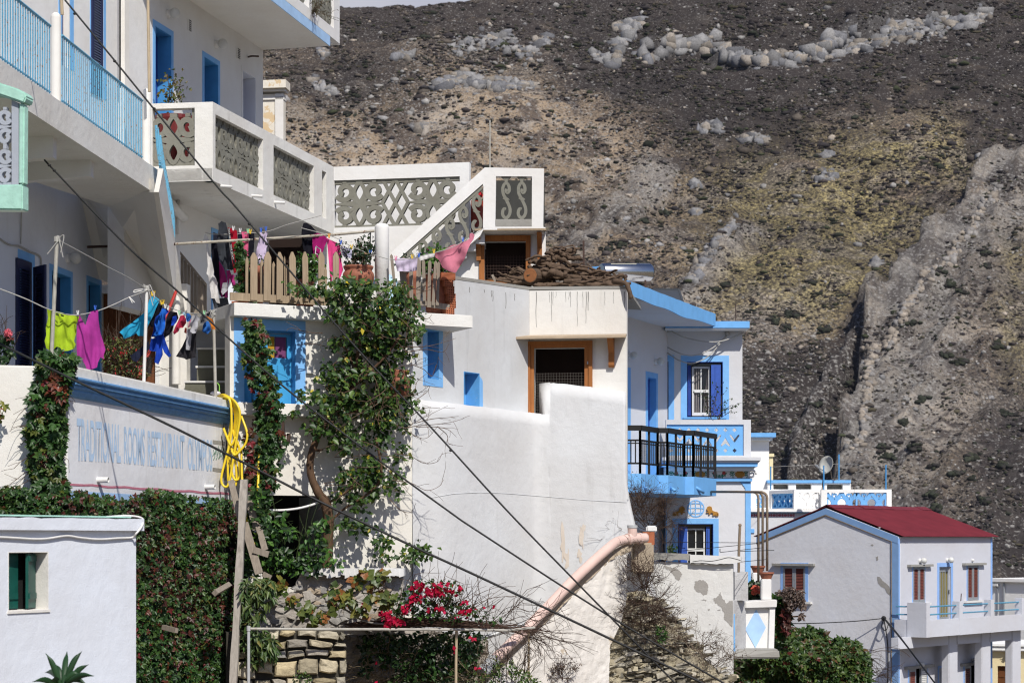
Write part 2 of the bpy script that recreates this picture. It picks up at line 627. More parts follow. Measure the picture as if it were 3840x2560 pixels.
def segs(name,A,B,ra,rb,mat,parent=None):
 """many thin 3-sided twigs as one mesh"""
 A,B=np.asarray(A,float),np.asarray(B,float)
 n=len(A)
 ra=np.broadcast_to(ra,n)
 rb=np.broadcast_to(rb,n)
 d=nrm(B-A)
 r=np.where(np.abs(d[:,2:3])<.9,np.array([[0,0,1.]]),np.array([[1.,0,0]]))
 x=nrm(np.cross(d,r))
 y=np.cross(d,x)
 vs=np.empty((n,6,3))
 for k in range(3):
  a=2*math.pi*k/3
  o=x*math.cos(a)+y*math.sin(a)
  vs[:,k]=A+o*ra[:,None]
  vs[:,3+k]=B+o*rb[:,None]
 base=(np.arange(n)*6)[:,None]
 q=np.array([[0,1,4,3],[1,2,5,4],[2,0,3,5]])
 f=(base[:,:,None]+q[None]).reshape(-1,4)
 return np_mesh(name,vs.reshape(-1,3),f,mat,parent)
def grow(p,d,L,r,depth,A,B,RA,RB,spread=.6,kids=3,nseg=3,grav=-.05,rnd=random):
 """recursive twig growth collecting segments"""
 p=Vector(p)
 d=Vector(d).normalized()
 for i in range(nseg):
  d=(d+Vector((rnd.gauss(0,.16),rnd.gauss(0,.16),rnd.gauss(0,.16)+grav))).normalized()
  q=p+d*(L/nseg)
  A.append(tuple(p)); B.append(tuple(q)); RA.append(r*(1-.25*i/nseg)); RB.append(r*(1-.25*(i+1)/nseg))
  if depth>0 and i>0 or (depth>0 and nseg==1):
   for _ in range(kids):
    dd=(d+Vector((rnd.gauss(0,spread),rnd.gauss(0,spread),rnd.gauss(0,spread)))).normalized()
    grow(q,dd,L*rnd.uniform(.45,.75),r*.6,depth-1,A,B,RA,RB,spread,kids,nseg,grav,rnd)
  p=q
 return p
def dry_bush(name,label,base,h,n,spread=.7,r=.012,lean=(0,0,1),depth=2,mat=None,group=None,tuft=None):
 t=thing(name,label,'shrub',base,group)
 A,B,RA,RB=[],[],[],[]
 rnd=random.Random(hash(label)% 9999)
 rnd=random.Random(len(label)*31+n)
 for i in range(n):
  d=Vector(lean)+Vector((rnd.gauss(0,spread),rnd.gauss(0,spread)-.2,abs(rnd.gauss(.2,spread))))
  o=Vector(base)+Vector((rnd.gauss(0,.12)*h,rnd.gauss(0,.06)*h,0))
  grow(o,d,h*rnd.uniform(.4,1),r,depth,A,B,RA,RB,.55,3,3,.02,rnd)
 segs('twigs',A,B,np.array(RA),np.array(RB),mat or M_TWIG,t)
 if tuft:
  ids=RNG.choice(len(B),min(tuft[0],len(B)),replace=False)
  leaves('dry_leaves',np.array(B)[ids],(0,-1,.3),tuft[1],tuft[2],t,jit=1.2)
 return t
def stalk_mesh(name,paths,r,mat,parent,n=6):
 mb=MB()
 for p,rr in paths:
  mb.tube(p,rr,n)
 return obj(name,mb,mat,parent,smooth=True)
def garment(name,label,cat_,poly,Y,mat,group=None,fold=.035,nfold=5.5,wind=(0,0),step=7,tilt=0.0,parent=None,ph=None,off=0.0):
 """a hanging cloth whose outline is the pixel polygon, pushed into folds. tilt: depth per pixel column"""
 ph=random.uniform(0,6) if ph is None else ph
 pts=[]
 n=len(poly)
 for i in range(n):
  a,b=poly[i],poly[(i+1)% n]
  m=max(1,int(math.hypot(b[0]-a[0],b[1]-a[1])/step))
  for j in range(m):
   pts.append((a[0]+(b[0]-a[0])*j/m,a[1]+(b[1]-a[1])*j/m))
 nb=len(pts)
 us=[p[0] for p in pts]
 vs_=[p[1] for p in pts]
 u0,u1,v0,v1=min(us),max(us),min(vs_),max(vs_)
 g=[]
 gu=np.arange(u0,u1,step)
 gv=np.arange(v0,v1,step)
 GU,GV=np.meshgrid(gu,gv)
 GU,GV=GU.ravel(),GV.ravel()
 k=inpoly(GU,GV,pts)
 pa=np.array(pts)
 for a,b in zip(GU[k],GV[k]):
  if ((pa[:,0]-a)**2+(pa[:,1]-b)**2).min()>(step*.6)**2:
   g.append((a,b))
 allp=[Vector(p) for p in pts+g]
 edges=[(i,(i+1)% nb) for i in range(nb)]
 r=delaunay_2d_cdt(allp,edges,[list(range(nb))],1,1e-4)
 cv,ff=r[0],r[2]
 mb=MB()
 w=max(u1-u0,8)
 vs=[]
 for p in cv:
  a=(p[0]-u0)/w
  b=(p[1]-v0)/max(v1-v0,1)
  amp=fold*(.25+.75*min(1,b*1.6))
  d=math.sin(a*nfold*2*math.pi/1.6+ph+1.3*math.sin(b*3+ph))*amp
  d += .6*fold*math.sin((a*2.2+b*2.6)*3+ph*2)
  d += fold*.8*noise.noise(Vector((p[0]*.03,p[1]*.03,ph)))
  vs.append(P(p[0],p[1],Y+d+off+tilt*(p[0]-u0)+wind[1]*b))
 mb.add(vs,ff)
 o=obj(name,mb,mat,parent,smooth=True)
 if parent is None:
  tag(o,label,cat_,group)
 return o
PEG_M={'yellow':paint('yellow_peg',(.75,.50,.03)),'blue':paint('blue_peg',(.03,.12,.55)),'white':paint('white_peg',(.7,.7,.7)),
   'green':paint('green_peg',(.30,.62,.35)),'pink':paint('pink_peg',(.75,.2,.35)),'orange':paint('orange_peg',(.75,.33,.03))}
def peg(colr,u,v,Y,label,h=17):
 mb=MB()
 k=h/F*Y
 c=P(u,v,Y)
 for sx in (-1,1):
  mb.bar(c+V(sx*k*.22,0,k*.5),c+V(sx*k*.05,0,-k*.5),k*.16,k*.3)
 mb.bar(c+V(-k*.12,0,0),c+V(k*.12,0,0),k*.1)
 o=obj('clothes_peg',mb,PEG_M[colr])
 return tag(o,label,'clothes peg','clothes pegs')
def arc(cx,cy,r,a0,a1,n=12,r2=None,sq=1.0):
 out=[]
 for i in range(n+1):
  t=i/n
  a=math.radians(a0+(a1-a0)*t)
  rr=r+((r2 if r2 is not None else r)-r)*t
  out.append((cx+rr*math.cos(a)*sq,cy+rr*math.sin(a)))
 return out
def quatrefoil(x0,w,h):
 """strokes (points, width, closed) for one four-scroll cell of width w and height h"""
 S=[]
 cx,cy=x0+w/2,h/2
 r=.19*h
 q=w/h
 for sx in (-1,1):
  for sy in (-1,1):
   c=(cx+sx*.30*w,cy+sy*.26*h)
   a0=90*sy
   pts=[(c[0]+sx*-1*(p[0]),c[1]+sy*p[1]) for p in
     [(r*math.cos(math.radians(a))*(1-.0016*(a+150))*min(1.25,q),r*math.sin(math.radians(a))*(1-.0016*(a+150))) for a in range(-150,260,22)]]
   S.append((pts,.105*h,False))
   S.append(([(c[0],c[1]+sy*r*.9),(c[0],cy+sy*.5*h)],.09*h,False))
 for sy in (-1,1):
  al=[(cx,cy+sy*.05*h),(cx+.105*h,cy+sy*.18*h),(cx+.105*h,cy+sy*.30*h),(cx,cy+sy*.44*h),(cx-.105*h,cy+sy*.30*h),(cx-.105*h,cy+sy*.18*h)]
  S.append(([tuple(p) for p in cat([V(a[0],a[1],0) for a in al],4,True)],.075*h,True))
  S.append(([(cx,cy+sy*.42*h),(cx,cy+sy*.5*h)],.14*h,False))
 S.append(([(x0,cy),(x0+.3*w,cy),(cx,cy),(x0+.7*w,cy),(x0+w,cy)],[.02*h,.10*h,.14*h,.10*h,.02*h],False))
 S.append(([(cx-.2*w,cy-.16*h),(cx+.2*w,cy+.16*h)],.07*h,False))
 S.append(([(cx-.2*w,cy+.16*h),(cx+.2*w,cy-.16*h)],.07*h,False))
 return S
def lattice(x0,w,h):
 S=[]
 for a,b in (((0,0),(1,1)),((0,1),(1,0)),((0,.5),(.5,1)),((.5,0),(1,.5)),((0,.5),(.5,0)),((.5,1),(1,.5))):
  S.append(([(x0+a[0]*w,a[1]*h),(x0+b[0]*w,b[1]*h)],.07*h,False))
 return S
S_CURVE=[(-.02,.235),(-.10,.25),(-.17,.20),(-.17,.11),(-.06,.045),(.09,.06),(.19,.15),(.19,.27),(.08,.40),(-.03,.50),(-.14,.60),(-.17,.73),(-.09,.83),(.05,.845),(.15,.77),(.15,.67),(.06,.63),(.0,.67),(.02,.72)]
def s_scroll(xc,w,h,y0=0.0):
 p=[tuple(q)[:2] for q in cat([V(xc+a*w*1.5,y0+b*h,0) for a,b in S_CURVE],4)]
 wd=[.235*w]*len(p)
 S=[(p,wd,False)]
 S.append(([(xc-.26*w,y0+.50*h),(xc,y0+.485*h),(xc+.26*w,y0+.47*h)],[.01*h,.09*h,.01*h],False))
 S.append(([(xc,y0+.82*h),(xc,y0+.93*h),(xc,y0+h)],[.18*w,.26*w,.75*w],False))
 S.append(([(xc,y0+.07*h),(xc,y0)],[.2*w,.3*w],False))
 return S
def carve(mb,mp,strokes,d0,d1):
 for i,(pts,w,cl) in enumerate(strokes):
  e=.0018*(i % 9)
  mb.ribbon(mp,pts,w,d0+e,d1+e,cl)
def wall_lamp(u,v,pl_,parent,r=.11,left=True,name='wall_lamp',mat=None):
 """round glass globe on a white base fixed on wall plane"""
 b=pl_.pt(u,v,0)
 mb=MB()
 c=b+pl_.n*.10
 mb.ball(c+pl_.n*(r*.7),r,14,9)
 g=obj(name,mb,mat or M_GLOBE,parent,smooth=True)
 mb=MB()
 mb.lathe(b-pl_.n*.0,[(r*.75,0),(r*.75,.04),(r*.6,.06),(r*.6,.12)],14,pl_.n)
 obj('lamp_base',mb,M_PIPEW,g)
 return g
def blob(cu,cv,ru,rv,n=26,j=.35,seed=0):
 out=[]
 for i in range(n):
  a=2*math.pi*i/n
  k=1+j*(noise.noise(Vector((math.cos(a)*1.6+seed,math.sin(a)*1.6,seed*3.1)))*1.6+random.uniform(-.25,.25))
  out.append((cu+ru*k*math.cos(a),cv+rv*k*math.sin(a)))
 return out
def louvred(pl_,u0,v0,u1,v1,parent,frame,slat,name='shutter',off=.03,th=.04,cols=1,fr=.05,vr=None,sub=True):
 """shutter leaf with frame and slats between pixel corners; returns the leaf object"""
 a=pl_.sz(u0,v0,off)
 b=pl_.sz(u1,v1,off)
 x0,x1,z1,z0=a[0],b[0],a[1],b[1]
 mb=MB()
 w=min(fr,(x1-x0)*.3)
 mb.prism(pl_,[(x0,z0),(x1,z0),(x1,z1),(x0,z1)],[[(x0+w,z0+w*1.6),(x1-w,z0+w*1.6),(x1-w,z1-w*1.6),(x0+w,z1-w*1.6)]],off-th,off)
 fo=obj(name,mb,frame,parent)
 mb=MB()
 z=z0+w*1.6
 while z<z1-w*1.6-.03:
  p=[pl_.at(x0+w,z+.045,off-th+.006),pl_.at(x1-w,z+.045,off-th+.006),pl_.at(x1-w,z,off-.006),pl_.at(x0+w,z,off-.006)]
  q=[x-V(0,0,.012) for x in p]
  mb.hexa([p[3],p[2],p[1],p[0],q[3],q[2],q[1],q[0]])
  z += .055
 mb.prism(pl_,[(x0+w,z0+w*1.6),(x1-w,z0+w*1.6),(x1-w,z1-w*1.6),(x0+w,z1-w*1.6)],[],off-th-.012,off-th)
 obj('louvres',mb,slat,fo)
 return fo
# ------------------------------------------------------------------ mountain, ground, sky
TA,Y0M,ZBM=.53,420.0,-15.0
KM=TA*Y0M-ZBM
def slopeY(v):
 return KM/(TA-(HZ-np.asarray(v,float))/F)
def smooth(a,b,x):
 t=np.clip((x-a)/(b-a),0,1)
 return t*t*(3-2*t)
EDGE=np.array([(3790,640),(3718,708),(3686,746),(3641,810),(3635,861),(3571,912),(3546,976),(3456,1021),(3424,1091),(3393,1129),
     (3361,1193),(3348,1213),(3316,1289),(3252,1321),(3239,1385),(3220,1442),(3239,1487),(3220,1519),(3220,1634),(3188,1672),(3163,1710),(3130,1900),(3110,2100)],float)
EDGE2=np.array([(3262,1120),(3240,1180),(3215,1260),(3190,1330),(3150,1400),(3099,1442),(3048,1532),(3010,1610),(2971,1672),(2950,1760),(2930,1900)],float)
EDGE3=np.array([(2600,540),(2540,640),(2500,720),(2420,820),(2340,890),(2250,930)],float)
EDGE4=np.array([(2790,800),(2740,870),(2690,930),(2640,990),(2600,1060),(2540,1140),(2500,1200)],float)
CLIFF=np.array([(2380,235),(2440,195),(2480,178),(2560,168),(2646,165),(2737,195),(2812,226),(2895,228),(2970,220),(3061,203),(3136,172),(3194,140),(3276,146),(3340,118),(3393,106),(3475,92),(3558,88),(3640,76),(3730,52)],float)
def zones(u,v):
 """ground cover and painted cloud shade masks evaluated at base-slope coordinates"""
 wu=u+(fbm(u*.02,v*.02,3,5)-.5)*90
 wv=v+(fbm(u*.02,v*.02,3,9)-.5)*90
 ed=np.interp(v,EDGE[:,1],EDGE[:,0])+(fbm(u*.02,v*.03,5,3,.6)-.5)*80
 ridge=smooth(-4,12,u-ed)*smooth(660,760,v)
 ed2=np.interp(v,EDGE2[:,1],EDGE2[:,0])+(fbm(u*.02,v*.03,4,4)-.5)*60
 rib2=smooth(-5,12,u-ed2)*smooth(1110,1180,v)*(1-smooth(25,120,u-ed2))
 d3=np.interp(v,EDGE3[:,1],EDGE3[:,0])-wu
 slab=smooth(-6,20,d3)*(1-smooth(130,260,d3))*smooth(540,600,wv)*(1-smooth(900,1000,wv))
 d4=wu-np.interp(v,EDGE4[:,1],EDGE4[:,0])
 slab2=smooth(-4,14,d4)*(1-smooth(60,190,d4))*smooth(780,860,wv)*(1-smooth(1200,1330,wv))
 grass=smooth(2450,2850,wu)*(1-smooth(3560,3760,wu))*smooth(380,600,wv)*(1-smooth(1150,1330,wv))*(1-ridge)
 grass=np.maximum(grass,np.exp(-((wu-3470)/190)**2-((wv-600)/130)**2))
 grass=np.maximum(grass,.85*smooth(3700,3790,wu)*smooth(1000,1100,wv)*(1-smooth(1500,1700,wv)))
 dark=(1-smooth(300,560,wv))*smooth(1900,2300,wu)  # dark scrub slopes, also standing in for cloud shade
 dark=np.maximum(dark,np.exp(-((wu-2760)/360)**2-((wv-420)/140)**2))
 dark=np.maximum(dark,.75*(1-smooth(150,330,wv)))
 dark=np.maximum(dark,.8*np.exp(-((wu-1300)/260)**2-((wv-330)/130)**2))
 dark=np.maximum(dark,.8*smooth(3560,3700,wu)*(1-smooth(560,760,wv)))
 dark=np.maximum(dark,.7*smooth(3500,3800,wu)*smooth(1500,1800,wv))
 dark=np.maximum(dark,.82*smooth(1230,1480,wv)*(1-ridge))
 terr=(1-smooth(2150,2500,wu))*smooth(330,460,wv)*(1-smooth(760,900,wv))
 stony=smooth(1000,1300,wv)*(1-smooth(3000,3300,wu))+.7*np.exp(-((wu-1750)/420)**2-((wv-300)/170)**2)
 return ridge,rib2,slab,slab2,grass,dark,terr,stony
def build_mountain():
 gx=np.arange(-190,310,.95)
 gy=np.concatenate([np.arange(330,410,4),np.arange(410,960,.95),np.arange(960,1300,12)])
 X,Y=np.meshgrid(gx,gy)
 Z=TA*(Y-Y0M)+ZBM
 U=CX+F*X/Y
 W=HZ-F*Z/Y
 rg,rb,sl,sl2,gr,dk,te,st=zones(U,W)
 big=(fbm(X*.012+3,Y*.012,4,21)-.5)*26
 mid=(fbm(X*.06,Y*.05,5,31)-.5)*7.0
 sm=np.abs(fbm(X*.30,Y*.26,4,41)-.5)*2.0
 fine=(fbm(X*.9,Y*.9,2,43)-.5)*.45
 q=(X*.80-Y*.34)
 strata=(np.abs(((q*.11+fbm(X*.05,Y*.05,3,51)*1.6)% 1)-.5)*2)**2
 rocky=np.clip(rg+sl*.8+sl2*.9+rb*.8,0,1)
 zt=(Z+big*.4+(fbm(X*.03,Y*.03,3,61)-.5)*7)/5.2
 fz=zt-np.floor(zt)
 step=(np.clip(fz*6,0,1)-fz)*2.2
 Z=Z+big+mid*(1-.5*rocky)+sm*(1-.5*rocky)+fine
 Z=Z+rg*13.0+rb*6.5+sl*2.0+sl2*3.0+rocky*strata*2.4+te*step
 cd=W-np.interp(U,CLIFF[:,0],CLIFF[:,1])
 Z=Z+6.5*smooth(2390,2440,U)*(1-smooth(3680,3730,U))*smooth(18,-6,cd)*np.exp(-np.clip(-cd,0,999)/130)
 Yc=890.0
 uu=CX+F*X/Yc
 sky=58+(1271-uu)*.41+(fbm(X*.08,X*0,4,77)-.5)*18
 sky=np.where(uu>1420,sky.clip(-4000,4000),sky)
 Zr=(HZ-sky)/F*Yc
 Z=np.where(Y>700,np.minimum(Z,Zr+fine*.5+sm*.3-np.clip(Y-905,0,400)*.2),Z)
 n,m=X.shape
 # --- colours
 def L(c):
  return np.array(c)[None,None,:]
 soil=L((.290,.228,.168))
 tan=L((.37,.285,.195))
 scrub=L((.056,.046,.046))  # dark scrub tone, reused for painted cloud and rib shade
 rock=L((.325,.303,.275))
 rockw=L((.40,.325,.245))
 grs=L((.39,.325,.160))
 f1=fbm(X*.07,Y*.06,5,101)[...,None]
 f2=fbm(X*.22,Y*.18,4,111)[...,None]
 c=soil*(1-f2)+tan*f2
 tl=(te*np.exp(-((fz-.45)/.22)**2))[...,None]
 c=c*(1-.5*tl)+L((.26,.19,.12))*.5*tl
 g_=(gr[...,None]*smooth(.24,.48,f1))
 c=c*(1-g_)+grs*g_
 fade=1-.75*rg*smooth(170,520,U-np.interp(W,EDGE[:,1],EDGE[:,0])+(f1[...,0]-.5)*400)
 ro=(np.clip(rocky*1.1*fade,0,1))[...,None]*smooth(.25,.45,f2+.1)
 rc=rock*(1-strata[...,None]*.35)+rockw*strata[...,None]*.35
 c=c*(1-ro)+rc*ro
 ro_d=(rg*smooth(1250,1750,W)*.38)[...,None]  # spur's lower rock darkened to imitate cloud shade
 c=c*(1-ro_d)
 s_=np.clip(st,0,1)[...,None]*smooth(.45,.66,f2)*.25
 c=c*(1-s_)+rock*s_
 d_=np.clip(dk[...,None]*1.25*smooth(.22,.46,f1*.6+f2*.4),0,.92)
 c=c*(1-d_)+scrub*d_  # dark zones tint cloud shade into the ground along with scrub
 wx,wy=X+(fbm(X*.05,Y*.05,3,71)-.5)*30,Y+(fbm(X*.05,Y*.05,3,73)-.5)*40
 p1=fbm(wx*.085,wy*.13,5,75,.6)[...,None]
 p2=fbm(wx*.10+40,wy*.17,5,79,.6)[...,None]
 p3=fbm(X*.016,Y*.02,4,83)[...,None]
 k1=smooth(.50,.60,p1)*(.75-.45*g_)
 c=c*(1-k1)+scrub*.95*k1
 k2=smooth(.53,.62,p2)*(.55-.40*d_)
 c=c*(1-k2)+(rock*.7+rockw*.45)*k2
 c=c*(.70+.48*smooth(.30,.68,p3))
 c=c*(1-.26*smooth(1150,1500,W)*(1-rg))[...,None]  # lower slopes darkened in colour, as if under cloud
 cd=W-np.interp(U,CLIFF[:,0],CLIFF[:,1])-(fbm(U*.02,W*.02,4,55)-.5)*40
 cm=(smooth(2390,2430,U)*(1-smooth(3690,3730,U))*smooth(-34,-20,cd)*(1-smooth(14,30,cd))*smooth(.30,.42,fbm(U*.012,W*.03,3,57)))[...,None]
 fis=smooth(.40,.60,fbm(U*.07,W*.012,4,58))[...,None]
 c=c*(1-cm)+(L((.275,.272,.27))*fis+L((.13,.125,.125))*(1-fis))*cm
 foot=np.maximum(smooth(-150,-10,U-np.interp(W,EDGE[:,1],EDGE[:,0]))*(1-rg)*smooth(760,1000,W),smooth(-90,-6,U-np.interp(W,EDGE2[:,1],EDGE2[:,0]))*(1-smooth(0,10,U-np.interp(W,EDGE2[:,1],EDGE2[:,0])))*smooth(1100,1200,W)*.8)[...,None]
 c=c*(1-.85*foot)+scrub*.8*.85*foot  # shadow at the left of the ribs painted into the ground
 rocky=rocky*fade
 den=np.clip(.40+.40*dk-.20*rocky-.15*te+.10*gr,.08,.95)
 rk=np.clip(.22+.12*np.clip(st,0,1)+.2*rocky-.16*gr+.1*te,.05,.9)
 verts=np.stack([X,Y,Z],-1).reshape(-1,3)
 i=np.arange(n-1)[:,None]*m+np.arange(m-1)[None,:]
 f=np.stack([i,i+1,i+m+1,i+m],-1).reshape(-1,4)
 k=NT('mountain_ground')
 a=k.n('ShaderNodeAttribute',_attribute_name='Col').outputs['Color']
 ms=k.n('ShaderNodeAttribute',_attribute_name='Mask')
 sep=k.n('ShaderNodeSeparateColor')
 k.l(ms.outputs['Color'],sep.inputs[0])
 n1=k.noise(.95,7,.74,sc=(1,.75,1.5))
 n2=k.noise(2.2,5,.75,sc=(1,1,1.4))
 n3=k.noise(.8,7,.74,sc=(1,.75,1.4))
 base=k.mix(k.ramp(n2,.3,.72),k.mix(1.0,a,(.72,.72,.72),'MULTIPLY'),k.mix(1.0,a,(1.22,1.2,1.16),'MULTIPLY'))
 thr=k.math('SUBTRACT',k.math('MULTIPLY',sep.outputs[0],.34),.03)
 f_s=k.math('ADD',n1,thr)
 base=k.mix(k.math('MULTIPLY',k.ramp(f_s,.56,.66),.85),base,(.040,.035,.033))
 d1=k.n('ShaderNodeVectorMath',_operation='DOT_PRODUCT')
 d1.inputs[1].default_value=(.915,-.403,0)
 d2=k.n('ShaderNodeVectorMath',_operation='DOT_PRODUCT')
 d2.inputs[1].default_value=(.403,.915,.3)
 k.l(k.pos(),d1.inputs[0])
 k.l(k.pos(),d2.inputs[0])
 cx=k.n('ShaderNodeCombineXYZ')
 k.l(k.math('MULTIPLY',d1.outputs['Value'],1.1),cx.inputs[0])
 k.l(k.math('MULTIPLY',d2.outputs['Value'],.16),cx.inputs[1])
 stk=k.noise(.8,7,.72,src=cx.outputs[0])
 sf=k.math('MULTIPLY',k.ramp(stk,.46,.60),sep.outputs[2])
 base=k.mix(k.math('MULTIPLY',sf,.7),base,(.11,.10,.095))
 sf2=k.math('MULTIPLY',k.ramp(k.noise(.25,6,.7),.50,.66),sep.outputs[2])
 base=k.mix(k.math('MULTIPLY',sf2,.55),base,(.12,.11,.10))
 vor=k.n('ShaderNodeTexVoronoi',Scale=1.1)
 k.l(k.pos(),vor.inputs['Vector'])
 f_r=k.math('ADD',k.math('MULTIPLY',sep.outputs[1],.28),n3)
 f_r=k.math('SUBTRACT',f_r,k.math('MULTIPLY',vor.outputs['Distance'],.22))
 base=k.mix(k.math('MULTIPLY',k.ramp(f_r,.53,.62),.8),base,k.mix(n2,(.24,.23,.215),(.44,.42,.39)))
 k.l(base,k.b.inputs['Base Color'])
 k.b.inputs['Emission Color'].default_value=(.55,.62,.85,1)  # faint bluish glow imitating haze over the distant slope
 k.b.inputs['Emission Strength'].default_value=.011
 k.b.inputs['Roughness'].default_value=1
 k.b.inputs['Specular IOR Level'].default_value=0
 k.bump(k.math('ADD',k.math('ADD',n1,k.math('MULTIPLY',n2,.6)),k.math('MULTIPLY',k.math('MULTIPLY',stk,sep.outputs[2]),1.2)),.8,.8)
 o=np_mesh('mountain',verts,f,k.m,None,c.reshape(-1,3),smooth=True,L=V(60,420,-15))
 at=o.data.attributes.new('Mask','FLOAT_COLOR','POINT')
 mk=np.ones((n*m,4),np.float32)
 mk[:,0]=den.ravel()
 mk[:,1]=rk.ravel()
 mk[:,2]=np.clip(rocky,0,1).ravel()
 at.data.foreach_set('color',mk.ravel())
 o['kind']='structure'
 y_lo,y_hi=410,955
 sub=(gy >= 410)& (gy<960)
 Zs=Z[sub]
 ys=gy[sub]
 def height(x,y):
  fx=np.clip((x-gx[0])/.95,0,len(gx)-2.001)
  fy=np.clip((y-ys[0])/.95,0,len(ys)-2.001)
  a,b=fx.astype(int),fy.astype(int)
  p,q=fx-a,fy-b
  return (Zs[b,a]*(1-p)+Zs[b,a+1]*p)*(1-q)+(Zs[b+1,a]*(1-p)+Zs[b+1,a+1]*p)*q
 def on(u,v):
  """world points on the mountain that project near photo pixel u,v"""
  u=np.asarray(u,float)
  vt=np.asarray(v,float)
  vv=vt.copy()
  for _ in range(8):
   y=np.clip(slopeY(vv),y_lo,y_hi)
   x=(u-CX)/F*y
   z=height(x,y)
   vp=HZ-F*z/y
   vv=vv+(vt-vp)*.6
  return np.stack([x,y,z],1)
 return on
ICO_V=None
def ico(sub):
 bm=bmesh.new()
 bmesh.ops.create_icosphere(bm,subdivisions=sub,radius=1)
 v=np.array([x.co[:] for x in bm.verts])
 f=np.array([[x.index for x in p.verts] for p in bm.faces])
 bm.free()
 return v,f
def scatter(name,pts,size,sub,sc,jit,cols,mat,boxy=1.0,smooth_=False,L=None):
 v,f=ico(sub)
 v=np.sign(v)*np.abs(v)**boxy
 n,k=len(pts),len(v)
 a=RNG.random(n)*6.283
 ca,sa=np.cos(a),np.sin(a)
 base=v[None]*(1+RNG.normal(0,jit,(n,k,1)))
 base=base*(np.array(sc)[None,None]*(1+RNG.normal(0,.18,(n,1,3))))*size[:,None,None]
 x=base[...,0]*ca[:,None]-base[...,1]*sa[:,None]
 y=base[...,0]*sa[:,None]+base[...,1]*ca[:,None]
 w=np.stack([x,y,base[...,2]],-1)+pts[:,None,:]
 ff=(f[None]+(np.arange(n)*k)[:,None,None]).reshape(-1,3)
 return np_mesh(name,w.reshape(-1,3),ff,mat,None,np.repeat(cols,k,0),smooth_,L)
on_mtn=build_mountain()
